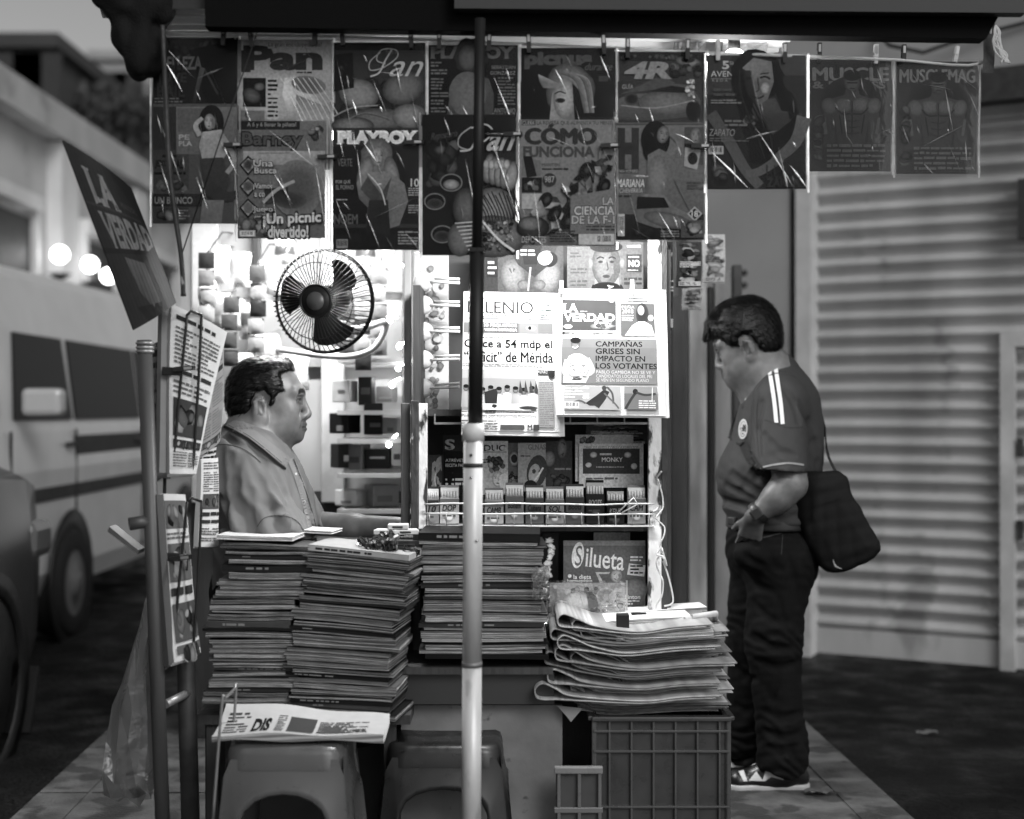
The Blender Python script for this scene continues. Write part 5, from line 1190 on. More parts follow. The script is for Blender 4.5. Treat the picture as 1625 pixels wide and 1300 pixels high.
def n_left(p):
    p.rect(736, 463, 883, 683, .93); p.words(738, 471, 875, 474, 1, .5); I = .16
    p.text('MILENIO', 741, 477, 846, 496, .20, .008, .045); p.text('NOVEDADES', 752, 494.5, 826, 503, .26, .006, .03); p.words(856, 481, 875, 504, 6, .15)
    p.rect(737, 504, 877, 505.5, .25); p.rect(737, 511, 876, 528, .45); p.rect(750, 512, 822, 528, .36); p.text('OJOS PEQUEÑOS', 756, 512, 820, 519, .95, .04); p.text('CON VISIÓN BORROSA', 753, 519.5, 820, 524.5, .95, .03); p.rect(824, 511, 853, 528, .5); p.blob(842, 519, 9, 4, .85, .5); p.blob(840, 519, 3, 3, .08, .25); p.words(855, 512, 875, 527, 4, .45)
    p.rect(737, 529, 876, 529.8, .5); p.text('Crece a 54 mdp el', 738, 538, 875, 555, .05, .022, .05); p.text('“déficit” de Mérida', 738, 557, 875, 574, .05, .022, .05); p.words(750, 534, 808, 536.5, 1, .2); p.words(737, 576, 872, 582, 2, .5)
    p.rect(736, 586, 848, 650, .6); p.rect(736, 586, 848, 600, .68); p.rect(736, 618, 848, 640, .62)
    for k in range(9):
        x = 742 + 12.5 * k; y = 616 + (k * 37 % 5); p.blob(x, y, 4.2, 5.2, .5, .3); p.blob(x, y - 3, 4.2, 3, .1, .12); p.poly([(x - 7, y + 30), (x - 6, y + 8), (x, y + 5), (x + 6, y + 8), (x + 7, y + 30)], .92 if k % 3 else .6, .74)
    for k in range(4): p.poly([(822 + 8 * k, 620), (824 + 8 * k, 602), (828 + 8 * k, 622)], .25)
    p.poly([(770, 622), (788, 616), (790, 624), (788, 652), (772, 652)], .18); p.rect(752, 640, 840, 650, .88); p.blob(836, 646, 14, 3, .2, .3)
    p.rect(851, 586, 877, 592, .2); p.text('FUTURO', 852, 587, 866, 591, .9); p.blob(872, 593, 5, 5, .15, .2); p.rect(851, 604, 875, 676, .58); p.words(853, 601, 874, 675, 26, .42)
    p.words(736, 652, 845, 655, 1, .2); p.text('Poder aclama por autonomía financiera', 736, 657, 848, 664, .25, 0, .03); p.words(736, 666, 790, 682, 4, .4); p.rect(794, 673, 830, 680, .3); p.text('M', 834, 672, 842, 681, .2, .04, .05); p.rect(843, 672, 852, 681, .25)
def n_right(p):
    p.rect(887, 459, 1050, 658, .93); I = .34
    p.rect(893, 476, 977, 525, .26); p.text('LA', 894, 482, 918, 496, .96, .03, .05); p.text('VERDAD', 894, 497.5, 975, 510.5, .96, .03, .05); p.words(921, 493, 942, 496, 1, .6); p.blob(956, 517, 18, 7, .66, .36, jag=.2); p.scatter(942, 510, 972, 524, 22, (1.5, 3), .3, .85); p.blob(902, 519, 7, 3.5, .72); p.blob(970, 475, 5, 5, .86, .8)
    p.words(895, 527, 926, 531, 1, .4); p.words(944, 527, 972, 531, 1, .4); p.rect(893, 527, 897, 531, .2); p.blob(942, 529, 2.4, 2.4, .5)
    p.rect(984, 481, 1037, 533, .34); p.rect(995, 472, 1027, 478, .35); p.text('RADIOGRAFÍA', 996, 473, 1026, 477, .95, .02); p.text('PEÑA', 986, 484, 1006, 489, .75); p.text('2018', 986, 490, 1004, 497, .75); p.words(986, 499, 1004, 510, 3, .75)
    p.blob(1018, 498, 10, 18, .16, .22); p.blob(1016, 492, 5.4, 8, .74, .52); p.poly([(990, 533), (1002, 516), (1012, 510), (1022, 510), (1032, 516), (1037, 533)], .92, .8); p.blob(1031, 504, 4.5, 5, .85, .66); p.stroke([(994, 530), (1014, 524), (1030, 520)], 4, .8)
    p.rect(893, 538, 1039, 609, .44); p.rect(893, 538, 1039, 552, .47)
    for i, (t, w) in enumerate((('CAMPAÑAS', 72), ('GRISES SIN', 68), ('IMPACTO EN', 76), ('LOS VOTANTES', 94))): p.text(t, 945, (540 if i == 0 else 541.5) + 11.6 * i, 945 + w, 550.5 + 11.6 * i, .07, .018)
    for i in range(3): p.text(('PABLO GAMBOA NO SE VE Y', 'CANDIDATOS LOCALES DEL PRI', 'SE VEN EN SEGUNDO PLANO')[i], 946, 588 + 6.4 * i, 1036 - 5 * i, 593 + 6.4 * i, .72)
    p.blob(914, 546, 7, 9.5, .50, .34); p.blob(914, 541, 8, 5, .10, .14); p.stroke([(909, 551), (914, 553), (918, 550)], 1.6, .92)
    p.poly([(896, 608), (898, 580), (904, 566), (912, 562), (922, 562), (932, 568), (938, 584), (936, 596), (930, 608)], .94, .8); p.stroke([(902, 572), (898, 592), (912, 600)], [8, 6], .9, g2=.7); p.stroke([(932, 570), (940, 590), (918, 600)], [8, 6], .86, g2=.6); p.blob(916, 601, 9, 3.5, .30, .25); p.stroke([(920, 563), (918, 598)], .8, .55); p.stroke([(905, 574), (908, 590), (904, 600)], 1.4, .62); p.stroke([(930, 574), (927, 590), (932, 602)], 1.4, .62); p.stroke([(912, 562), (917, 570), (922, 562)], 1.6, .6); p.stroke([(898, 584), (906, 596), (918, 602)], 1.0, .5); p.stroke([(937, 582), (930, 596), (918, 600)], 1.0, .5); p.stroke([(909, 545), (912, 545)], 1, .15); p.stroke([(916, 545), (919, 545)], 1, .15); p.rect(930, 582, 934, 588, .7); p.scatter(900, 566, 934, 606, 24, (1, 3), .78, .95)
    p.rect(898, 613, 983, 650, .6); p.words(899, 614, 935, 634, 4, .95); p.rect(898, 614, 926, 634, .55); p.words(899, 615, 926, 633, 4, .9); p.poly([(930, 640), (946, 628), (958, 618), (966, 622), (960, 634), (950, 648), (944, 644), (936, 644)], .16, .2); p.stroke([(962, 614), (970, 624), (972, 640)], 3, .3); p.stroke([(958, 624), (974, 640), (980, 648)], 2.5, .35); p.blob(958, 616, 3.5, 4, .25); p.stroke([(930, 640), (920, 636), (906, 642)], 2.6, .34); p.bars(898, 638, 920, 648, .85)
    p.rect(988, 613, 1039, 649, .40); p.rect(988, 613, 1039, 624, .5); p.stroke([(990, 648), (998, 634), (1006, 622)], 4, .2); p.blob(1005, 621, 4, 4.5, .14); p.stroke([(1006, 622), (1020, 626), (1036, 624)], 3.4, .22); p.stroke([(1031, 614), (1030, 636)], .8, .9); p.words(1010, 634, 1036, 648, 4, .8)
newspaper(736, 463, 883, 688, 3.92, 'broadsheet on show behind the pole with a two line headline about a deficit', n_left, 51, tilt=3, lean=.02)
newspaper(887, 459, 1050, 660, 3.90, 'tabloid on show with a smiling man in a white shirt beside four headline lines', n_right, 52, tilt=2, lean=.03)
for x, y, t in ((891, 456, 'silver bulldog clip at the left top corner of the tabloid'), (1003, 454, 'silver bulldog clip at the top right of the tabloid')):
    m = MB(); q = P(x, y, 3.885); m.prism([(-.006, -.018), (.006, -.018), (.0045, .018), (-.0045, .018)], .010, lambda u, v, w: q + Vector((u, -w + .004, v)), .5); m.box(q + Vector((0, -.007, -.014)), (.010, .004, .006), .1); tag(m.build('paper_clip', [M_GALV]), t, 'clip', 'silver clips on the newspapers')
# upper cabinet row
def c_box(p):
    p.rect(752, 384, 892, 470, .20); p.rect(790, 384, 894, 470, .30); p.blob(814, 438, 20, 28, .52, .30, -8); p.blob(870, 438, 20, 28, .54, .30, 10); p.poly([(800, 384), (888, 384), (872, 420), (848, 440), (822, 420)], .26, .18); p.blob(831, 452, 10, 8, .46, .3); p.blob(856, 452, 10, 8, .46, .3); p.poly([(824, 384), (862, 384), (852, 420), (832, 420)], .12); p.stroke([(842, 424), (838, 462)], 3, .6)
    p.blob(867, 410, 13, 12, .7, .65, -15); p.blob(872, 412, 13, 12, .1, .1, -15); p.blob(865, 410, 12, 11, .88, .84, -15); p.bars(857, 405, 872, 417, .88); p.words(826, 395, 850, 408, 2, .7); p.rect(772, 410, 790, 440, .15); p.words(774, 414, 788, 438, 3, .8)
def c_player(p):
    p.rect(900, 392, 1020, 470, .42); p.rect(902, 394, 934, 470, .40); p.words(905, 400, 930, 410, 2, .3); p.words(905, 425, 932, 436, 2, .3); p.words(905, 444, 932, 456, 2, .3); p.rect(985, 384, 1020, 470, .38)
    p.poly([(934, 470), (940, 452), (986, 452), (996, 470)], .12); p.poly([(946, 436), (980, 436), (984, 456), (942, 456)], .52); p.face(962, 420, 46, 70, .44, .10, .0); p.blob(962, 392, 26, 9, .12, .16); p.blob(937, 418, 4, 9, .5, .4); p.blob(987, 418, 4, 9, .5, .4); p.blob(962, 456, 22, 8, .08, .1); p.scatter(948, 452, 976, 460, 6, (1, 1.8), .7, .9, 1.05)
    p.rect(994, 404, 1018, 432, .22); p.text('NO', 997, 413, 1015, 424, .9, .05); p.words(997, 406, 1014, 411, 1, .7); p.words(996, 428, 1016, 431, 1, .7); p.words(990, 440, 1018, 454, 2, .22); p.words(995, 388, 1018, 396, 1, .85)
NOS = dict(sleeve=False, name='magazine', group='magazines in the cabinet')
magazine(752, 384, 893, 474, 4.12, 'magazine with a pair of shiny boxing gloves, above the broadsheet', c_box, 61, **NOS)
magazine(900, 384, 1021, 474, 4.10, 'magazine with a man\'s stern face, above the tabloid', c_player, 62, **NOS)
# hanging magazines seen along the cabinet's right side
def c_side(dark): return lambda p: (p.rect(0, 0, 40, 140, .25 if dark else .8), p.scatter(2, 2, 38, 136, 60, (2, 8), .05 if dark else .35, .8, 2), p.words(3, 60, 37, 80, 4, .8 if dark else .3), p.rect(2, 122, 38, 136, .8), p.words(4, 124, 36, 134, 3, .2))
def small(x0, y0, x1, y1, d, label, dark, seed, rotd=.0, gr='papers hung on the cabinet\'s right side', nm='magazine', cat='magazine'):
    def pt(p):
        q = Print(seed); c_side(dark)(q); sx, sy = (x1 - x0) / 40, (y1 - y0) / 140
        p.v += [(x0 + a * sx, y0 + b_ * sy, k) for a, b_, k in q.v]; p.c += q.c; p.f += q.f
    return magazine(x0, y0, x1, y1, d, label, pt, seed, sleeve=False, group=gr, rotd=rotd, name=nm, cat=cat)
small(1048, 384, 1068, 524, 4.14, 'narrow dark magazine hanging nearest the tabloid\'s right edge', True, 63, .12)
small(1073, 384, 1113, 456, 4.40, 'crumpled picture magazine hanging right of the narrow dark one', True, 64, .1)
small(1114, 372, 1151, 450, 4.8, 'bright pale sheet hanging farthest right on the cabinet side', False, 65, .1, nm='paper_sheet', cat='paper')
small(1082, 458, 1114, 492, 4.75, 'small pale paper hanging below the crumpled picture magazine', False, 66, .1, nm='paper_sheet', cat='paper')
# middle shelf of magazines
def c_plain(x0, y0, x1, y1, g, *els):
    def f(p):
        p.rect(x0, y0, x1, y1, g, g * .9)
        for e in els: e(p)
    return f
SD = 4.14
magazine(676, 722, 706, 785, SD + .02, 'dark booklet with a pale fork shape, left end of the middle shelf', c_plain(676, 722, 706, 785, .2, lambda p: p.poly([(686, 735), (700, 722), (703, 785), (684, 785)], .5), lambda p: p.stroke([(696, 740), (690, 760), (694, 780)], 2, .7)), 71, **NOS)
magazine(704, 690, 742, 785, SD + .01, 'recipe booklet with a curly white initial, left of the pole', c_plain(704, 690, 742, 785, .12, lambda p: p.text('S', 706, 697, 722, 714, .5, .03, .05), lambda p: p.rect(704, 716, 742, 785, .05), lambda p: p.text('ATRÉVETE', 707, 727, 740, 733, .75), lambda p: p.text('RECETA PARA', 707, 736, 740, 741, .7), lambda p: p.words(707, 758, 738, 772, 2, .6)), 72, **NOS)
magazine(762, 700, 806, 785, SD, 'pale magazine with spaced capital letters and flowers, right of the pole', c_plain(762, 700, 806, 785, .60, lambda p: p.text('DUC', 768, 706, 802, 716, .12, .02, .04), lambda p: p.rect(764, 717, 804, 718, .3), lambda p: p.scatter(772, 722, 804, 752, 26, (2, 5), .15, .6), lambda p: p.face(790, 760, 18, 26, .66, .2), lambda p: p.poly([(790, 756), (806, 748), (806, 780), (796, 785)], .8), lambda p: p.words(764, 728, 778, 736, 2, .15)), 73, **NOS)
magazine(805, 703, 824, 778, SD + .01, 'narrow booklet with round dials, third on the middle shelf right of the pole', c_plain(805, 703, 824, 778, .34, lambda p: p.blob(816, 728, 9, 13, .62, .2), lambda p: p.blob(816, 728, 5, 7, .15), lambda p: p.scatter(806, 748, 823, 775, 12, (2, 5), .15, .6)), 74, **NOS)
magazine(822, 703, 866, 780, SD - .006, 'pale magazine with a dark swooping shape, middle of the middle shelf', c_plain(822, 703, 866, 780, .50, lambda p: p.text('GLNAS', 838, 705, 866, 714, .36, .03), lambda p: p.blob(852, 748, 16, 26, .22, .2, 10), lambda p: p.blob(848, 752, 9, 16, .52, .5, 10), lambda p: p.stroke([(840, 772), (852, 758), (862, 742)], 3, .66), lambda p: p.blob(842, 770, 10, 8, .12), lambda p: p.words(826, 722, 842, 726, 1, .25)), 75, **NOS)
magazine(866, 700, 908, 782, SD + .006, 'dim clear wrapped magazine left of the framed packets on the middle shelf', c_plain(866, 700, 908, 782, .20, lambda p: p.blob(892, 712, 8, 16, .4, .2), lambda p: p.blob(872, 728, 10, 14, .45, .15), lambda p: p.words(880, 742, 906, 748, 1, .4), lambda p: p.scatter(868, 750, 906, 780, 14, (3, 8), .1, .3)), 76, **NOS)
magazine(913, 690, 1005, 764, SD - .004, 'pale card leaning behind the framed packet on the middle shelf', c_plain(913, 690, 1005, 764, .56, lambda p: p.scatter(914, 692, 950, 705, 10, (2, 5), .25, .5), lambda p: p.rect(913, 706, 918, 764, .7)), 77, **NOS)
magazine(919, 704, 1021, 774, SD - .014, 'grey puzzle packet with a dark centre and pale frame, right of the middle shelf', c_plain(919, 704, 1021, 774, .72, lambda p: p.rect(925, 712, 1015, 752, .20), lambda p: p.text('TRAE TU AUTO CON LOS EXPERTOS', 927, 708, 1013, 713, .4), lambda p: p.blob(942, 722, 6, 5, .65, .3), lambda p: p.blob(996, 722, 6, 5, .65, .3), lambda p: p.text('MONKY', 955, 726, 988, 733, .7, .02), lambda p: p.words(952, 718, 990, 725, 1, .6), lambda p: p.blob(934, 738, 5, 4, .7, .5), lambda p: p.words(946, 740, 990, 743, 1, .5), lambda p: p.blob(1006, 740, 5, 5, .7, .5), lambda p: p.words(930, 757, 980, 763, 1, .3), lambda p: p.blob(990, 757, 7, 4, .9, .8)), 78, **NOS)
small(930, 668, 1028, 705, 4.18, 'dark upright booklet in the shade above the framed packets', True, 79, gr='magazines in the cabinet')
# wire basket holding cigarette packs
def wirebox(px0, px1, ytop, ymid, ybot, d, label):
    root = empty('wire_basket', P((px0 + px1) / 2, ybot, d), label, 'basket')
    for py in (ytop, ymid):
        m = MB(); pts = [P(px0 + (px1 - px0) * k / 8, py + random.Random(k + py).uniform(-1.5, 1.5), d) for k in range(9)]
        m.tube(catmull(pts, 3), .0026, 6, .5); m.build('rail', M_GALV, root)
    for k in range(14):
        x = px0 + 8 + (px1 - px0 - 16) * k / 13; m = MB(); m.tube([P(x, ymid - 2, d), P(x + 1, ybot - 3, d), P(x + 1, ybot, d + .03)], .0019, 6, .5); m.build('wire', mat('wire'), root)
    m = MB(); a, c = P(px0, ybot, d), P(px1, ybot, d); m.box(((a.x + c.x) / 2, d + .04, a.z - .002), (c.x - a.x, .09, .003), .8); m.build('tray', mat('tray', .5, .6, var=.3), root)
    m = MB(); m.tube(catmull([P(1036, 812, d), P(1044, 806, d + .01), P(1046, 780, d + .02), P(1042, 760, d), P(1050, 748, d - .01)], 4), .003, 6, .5); m.tube([P(982, 812, d), P(1006, 790, d - .02), P(1012, 800, d - .02), P(985, 815, d)], .002, 6, .5); m.build('loose_wire', M_GALV, root)
    return root
wirebox(673, 1038, 800, 816, 834, 3.97, 'long galvanised wire basket holding cigarette packs across the cabinet')
packs = ((674, 697, 776, .30, .5, 'first cigarette pack at the basket\'s left end, half hidden and dark'), (697, 729, 774, .72, .7, 'large white open cigarette pack left of the pole'), (768, 800, 778, .66, .62, 'white open cigarette pack right beside the pole'), (801, 832, 770, .60, .48, 'tall cigarette pack with sloping dark band, second right of the pole'), (833, 864, 774, .42, .34, 'grey cigarette pack with a scrawled name, third right of the pole'), (865, 896, 776, .64, .55, 'pale cigarette pack in the middle of the basket'), (897, 928, 772, .34, .32, 'dark cigarette pack with a white dot, left of the tallest black one'), (929, 960, 766, .16, .10, 'black open cigarette pack standing tallest in the basket'), (962, 992, 780, .16, .08, 'short black cigarette pack behind the loose wire loop'), (995, 1026, 774, .66, .6, 'white cigarette pack at the basket\'s right end'))
for i, (x0, x1, y0, g, g2, lab) in enumerate(packs):
    d = 3.995; tl, br = P(x0, y0, d), P(x1, 832, d); w = br.x - tl.x; h = tl.z - br.z
    root = empty('cigarette_pack', (tl.x + w / 2, d, br.z), lab, 'cigarette pack', 'cigarette packs in the wire basket')
    m = MB(); m.box((tl.x + w / 2, d + .014, br.z + h * .36), (w * .94, .024, h * .72), g2, bev=.002); m.build('box', M_PRINT, root)
    m = MB(); m.box((tl.x + w / 2, d + .019, br.z + h * .82), (w * .88, .014, h * .34), .9 if g > .2 else .7)
    rr = random.Random(i)
    for k in range(6): m.tube([(tl.x + w * (.14 + .145 * k), d + .010, br.z + h * .70), (tl.x + w * (.14 + .145 * k), d + .010, br.z + h * (.90 + rr.uniform(0, .03)))], w * .062, 8, .84)
    m.build('cigarettes', mat('cigarette_paper', attr=True, rough=.8), root)
    m = MB(); m.box((tl.x + w / 2, d + .034, br.z + h * .9), (w * .92, .006, h * .30), g * .8, rot=(R(20), 0, 0)); m.build('lid', M_PRINT, root)
    pr = Print(i); pr.rect(x0 + 1, y0 + 18, x1 - 1, y0 + 26, g * .6); pr.text(('10', 'DOP', 'CAMB', 'Bohem', 'Cubana', 'SOL', 'Boots', 'BOOTS', 'KENT', 'CAM')[i], x0 + 5, y0 + 27, x1 - 5, y0 + 37, .10 if g2 > .3 else .6, .02, 0, .2); pr.blob((x0 + x1) / 2, y0 + 47, 6, 5, g + .2, g2); pr.words(x0 + 5, y0 + 42, x1 - 6, y0 + 48, 1, .3)
    pr.build('pack_print', quadmap(x0, y0, x1, 832, P(x0, y0, d), P(x1, y0, d), P(x1, 832, d), P(x0, 832, d)), M_PRINT, root, None, base=.0004)
# lower bay
def c_sil(p):
    p.rect(894, 858, 1024, 985, .28, .24); p.rect(894, 858, 1024, 866, .36); p.blob(917, 881, 9.5, 21, .76, .72, 8); p.text('S', 912, 866, 924, 898, .28, 0, .02, .15); p.text('ilueta', 928, 868, 990, 899, .78, .01, .03, .12, rise=7)
    p.text('la dieta', 910, 912, 938, 919, .8, .02); p.text('homeopática', 900, 919, 940, 925, .75, .02); p.blob(904, 914, 3, 3, .8); p.poly([(945, 908), (968, 908), (966, 911), (950, 911), (958, 925), (952, 925)], .5); p.face(978, 914, 18, 20, .5, .1, .0, 20)
    p.poly([(998, 894), (1024, 897), (1022, 915), (995, 912)], .6); p.words(1000, 896, 1020, 912, 3, .15); p.words(1000, 882, 1020, 892, 2, .7); p.blob(1008, 935, 20, 18, .36, .24); p.text('hinton', 992, 944, 1016, 951, .8, .02); p.words(992, 952, 1016, 966, 3, .6); p.text('light', 994, 966, 1014, 974, .75, .02)
magazine(894, 858, 1024, 985, 4.06, 'grey magazine whose white title starts in an oval, under the wire basket', c_sil, 81, curl=.004, **NOS)
magazine(942, 845, 1000, 880, 4.16, 'pale folded sheet behind the magazine with the oval initial', c_plain(942, 845, 1000, 880, .55), 82, sleeve=False, name='paper_sheet', group='magazines in the cabinet', cat='paper')
magazine(862, 846, 886, 925, 4.03, 'black magazine with a pale leafy scroll at the right end of the wide stack', c_plain(862, 846, 886, 925, .04, *[(lambda p, k=k: p.blob(872 + 3 * math.sin(k), 858 + 9 * k, 7, 5, .66, .3, 40 * k, jag=.25)) for k in range(7)]), 83, **NOS)
def c_flor(p):
    p.rect(872, 925, 992, 1000, .52, .60); p.scatter(874, 927, 990, 998, 90, (2, 6), .32, .72); p.blob(962, 946, 16, 14, .45, .6); p.blob(916, 955, 24, 16, .74, .5); p.poly([(930, 940), (944, 938), (950, 962), (934, 966)], .24, .4)
magazine(872, 925, 992, 1000, 3.99, 'pale flowered magazine in glossy cellophane behind the newspaper pile', c_flor, 84, film_m=film('cello', .35, .12, 14, 1.0, (1, 1, 1), .10, .7), name='magazine', group='magazines in the cabinet', over=(5, 4, 4, 6))
crumple(862, 955, 902, 1030, 3.93, 'glaring crumpled cellophane bag between the wide stack and the newspaper pile', .012, 8, gr='loose cellophane')
crumple(844, 900, 872, 950, 3.70, 'crumpled clear bag end sticking out of the wide stack', .015, 9, gr='loose cellophane')
# lollipops on the display card left of the newspapers
card = empty('lollipop_card', P(680, 640, 4.2), 'bright upright display card holding lollipops, left of the broadsheet', 'display card')
m = MB(); a, c = P(656, 400, 4.22), P(712, 655, 4.22); m.box(((a.x + c.x) / 2, 4.23, (a.z + c.z) / 2), (c.x - a.x, .012, a.z - c.z), .8, bev=.003); m.build('board', M_PLAS, card)
pr = Print(3); pr.scatter(660, 405, 708, 650, 70, (2, 6), .45, .9); pr.build('board_print', quadmap(656, 400, 712, 655, P(656, 400, 4.22), P(712, 400, 4.22), P(712, 655, 4.22), P(656, 655, 4.22)), M_PRINT, card, base=.001)
for k, y in enumerate((447, 484, 526, 571, 616)):
    q = P(672, y, 4.17); e = empty('lollipop', q, ('topmost', 'second', 'third', 'fourth', 'lowest')[k] + ' of the white sticked lollipops on the display card', 'lollipop', 'lollipops on the display card')
    m = MB(); m.ball(q, (.030, .016, .028), .85); m.build('candy', mat('candy', .75, .25, translucent=.3), e)
    m = MB(); m.tube([q, P(729, y + 2 - k, 4.12)], .0042, 8, .9); m.tube([P(690, y - 5, 4.15), P(729, y - 4 - k, 4.12)], .0036, 8, .9); m.build('stick', mat('stick', .8, .5), e)
# back shelf goods behind the vendor (far out of focus)
rnd = random.Random(12)
bs = [(545, 640, 30, .75), (580, 645, 22, .1), (612, 640, 26, .5), (545, 690, 36, .12), (590, 692, 30, .08), (620, 690, 24, .6), (540, 745, 26, .08), (568, 748, 24, .45), (600, 746, 40, .1), (630, 742, 20, .7), (556, 805, 40, .9), (604, 806, 44, .6)]
for i, (x, y, w, g) in enumerate(bs):
    d = 5.08; q = P(x, y, d); w_ = w / F * d; h = rnd.uniform(.045, .115)
    m = MB(); m.box((q.x, d + .05, q.z + .004 + h / 2), (w_, .09, h), g, bev=.004); m.box((q.x + rnd.uniform(-.1, .1) * w_, d + .003, q.z + h * rnd.uniform(.3, .7)), (w_ * rnd.uniform(.3, .9), .004, h * rnd.uniform(.1, .3)), rnd.uniform(.2, .8), bev=.001)
    oc = m.build('carton', M_PRINT); oc.location = (0, 0, 0)
    rz_ = R(rnd.uniform(-28, 28)); me_ = oc.data; me_.transform(Matrix.Translation((q.x, d + .05, 0)) @ Matrix.Rotation(rz_, 4, 'Z') @ Matrix.Translation((-q.x, -d - .05, 0)))
    tag(oc, ('white', 'black', 'grey')[0 if g > .65 else 1 if g < .2 else 2] + ' carton on the blurred shelves behind the vendor, ' + ('top', 'second', 'third', 'bottom')[min(3, [640, 690, 745, 805].index(min((640, 690, 745, 805), key=lambda t: abs(t - y))))] + ' board, ' + ('outer left', 'inner left', 'inner right', 'outer right')[0 if x < 560 else 1 if x < 585 else 2 if x < 610 else 3], 'carton', 'cartons on the back shelves')
# snack bags hung on the back wall
M_SNACK = mat('snack_bag', attr=True, rough=.3, spec=.6, bump=.4, bscale=25)
names = ('silver', 'white', 'pale', 'dark', 'grey', 'striped')
spots = ((345, 420, 40, 60), (382, 428, 34, 56), (350, 495, 38, 60), (396, 510, 36, 58), (430, 440, 34, 54), (424, 560, 40, 60), (384, 585, 36, 50), (470, 590, 40, 60))
spots = spots + ((548, 405, 30, 44), (580, 402, 30, 46), (612, 410, 28, 44), (560, 470, 26, 40), (590, 455, 26, 40), (540, 530, 28, 40), (575, 535, 26, 38), (452, 400, 30, 40), (330, 470, 30, 50), (375, 500, 30, 50))
locs = ('top left behind the rack', 'top, left of the fan', 'left, above the rack newspapers', 'left of the fan, lower row', 'just left of the fan cage', 'under the fan, left', 'above the vendor\'s head', 'right of the vendor\'s forehead', 'first of three right of the fan top', 'second of three right of the fan top', 'third of three right of the fan top', 'inside the fan\'s right edge', 'right of the fan hub', 'below the fan, over the shelves', 'below the fan arm, over the shelves', 'above the fan cage\'s left', 'behind the rack\'s top end', 'between the rack and the fan, mid height')
for i, (x, y, w, h) in enumerate(spots):
    q = P(x, y, 5.1); sx, sz = w / F * 5.1 / 2, h / F * 5.1 / 2; ph = i
    m = MB()
    for sg in (-1, 1): m.grid(lambda u, v: q + Vector(((u - .5) * 2 * sx * (1 + .05 * math.sin(v * 9 + ph)), sg * .03 * math.sin(math.pi * u) * math.sin(math.pi * v) ** .6 + .01 * math.sin(u * 8 + v * 5 + ph), (.5 - v) * 2 * sz)), 10, 10, lambda u, v: (.85, .75, .55, .3, .6, .8)[i % 6] if .25 < v < .7 else .9)
    m.tube([q + Vector((0, 0, sz)), (q.x, 5.39, q.z + sz + .03)], .003, 6, .5)
    tag(m.build('snack_bag', M_SNACK, fix=False), 'blurred snack bag hanging at the back, ' + locs[i], 'snack bag', 'snack bags on the back wall')
# strips of little packets
for i, (x, y0, n) in enumerate(((548, 425, 5), (575, 420, 6), (601, 425, 5), (408, 420, 5), (330, 400, 6), (365, 470, 4))):
    q = P(x, y0, 4.95); e = empty('packet_strip', q, 'blurred strip of small packets, ' + ('first of three right of the fan', 'middle of three right of the fan', 'last of three right of the fan', 'just left of the fan', 'farthest left above the rack', 'between the rack and the vendor')[i], 'packet strip', 'packet strips at the back')
    for k in range(n):
        c = q + Vector((rnd.uniform(-.006, .006), rnd.uniform(-.006, .006), -.062 * k - .03)); m = MB()
        for sg in (-1, 1): m.grid(lambda u, v: c + Vector(((u - .5) * .056, sg * .006 * math.sin(math.pi * u) * math.sin(math.pi * v) ** .6, (.5 - v) * .056)), 6, 6, rnd.choice((.15, .3, .45, .6)) )
        m.build('packet', M_SNACK, e, fix=False)
    m = MB(); m.tube([q + Vector((0, .0, .0)), (q.x, 5.2, q.z + .10), (q.x, 5.39, q.z + .12)], .003, 6, .3); m.build('hook', M_DARK, e)
# lit fairy bulbs
M_FAIRY = mat('fairy', .8, .3, emit=30)
for k, (x, y) in enumerate(((617, 507), (633, 550), (632, 585), (622, 611), (617, 706), (630, 420))):
    m = MB(); q = P(x, y, 5.0); m.ball(q, .009 if k else .013, 1); m.tube([q + Vector((0, .01, .01)), (q.x, 5.35, q.z + .03)], .003, 6, .2)
    tag(m.build('light_bulb', M_FAIRY), ('biggest lit bulb, beside the fan arm', 'lit bulb, highest of three close together beside the cabinet', 'lit bulb, middle of three close together beside the cabinet', 'lit bulb, lowest of three close together beside the cabinet', 'lone lit bulb low by the cabinet post', 'lit bulb above the lollipop card\'s left edge')[k], 'light bulb', 'lit bulbs behind the vendor')
# fan: cage, blades, hub, arm
fd = 4.5; fc = P(515, 478, fd); fan = empty('wall_fan', fc, 'dark bladed wall fan in a round wire cage above the vendor', 'fan')
Rf = .163; rm = Euler((R(4), 0, R(-14))).to_matrix()
def fp(r, t, y): return fc + rm @ Vector((r * math.cos(t), y, r * math.sin(t)))
m = MB()
for k in range(60):
    t = 2 * math.pi * k / 60; m.tube([fp(.05, t, -.075), fp(.11, t + .05, -.07), fp(.155, t + .09, -.045), fp(Rf, t + .1, 0)], .0017, 4, .2, cap=False)
    if k % 2 == 0: m.tube([fp(Rf, t, 0), fp(.14, t, .06), fp(.06, t, .07)], .0011, 4, .2, cap=False)
for r, y, w in ((Rf, 0, .0045), (Rf - .004, -.006, .003), (.12, -.067, .0018), (.05, -.075, .004)): m.tube([fp(r, 2 * math.pi * k / 48, y) for k in range(49)], w, 6, .2, cap=False)
m.build('cage', M_BLACK, fan)
for k in range(3):
    t0 = R(35 + 120 * k); m = MB()
    def bl(u, v):
        r = .035 + .107 * u; t = t0 + (v - .5) * (1.05 - .25 * (1 - u)) + .25 * u
        rr_ = r * (1 - .10 * (2 * v - 1) ** 4 * u); return fp(rr_, t, -.02 + .05 * (v - .5))
    m.grid(bl, 8, 8, .2); m.build('blade', mat('blade', .014, .6, spec=.15), fan, fix=False)
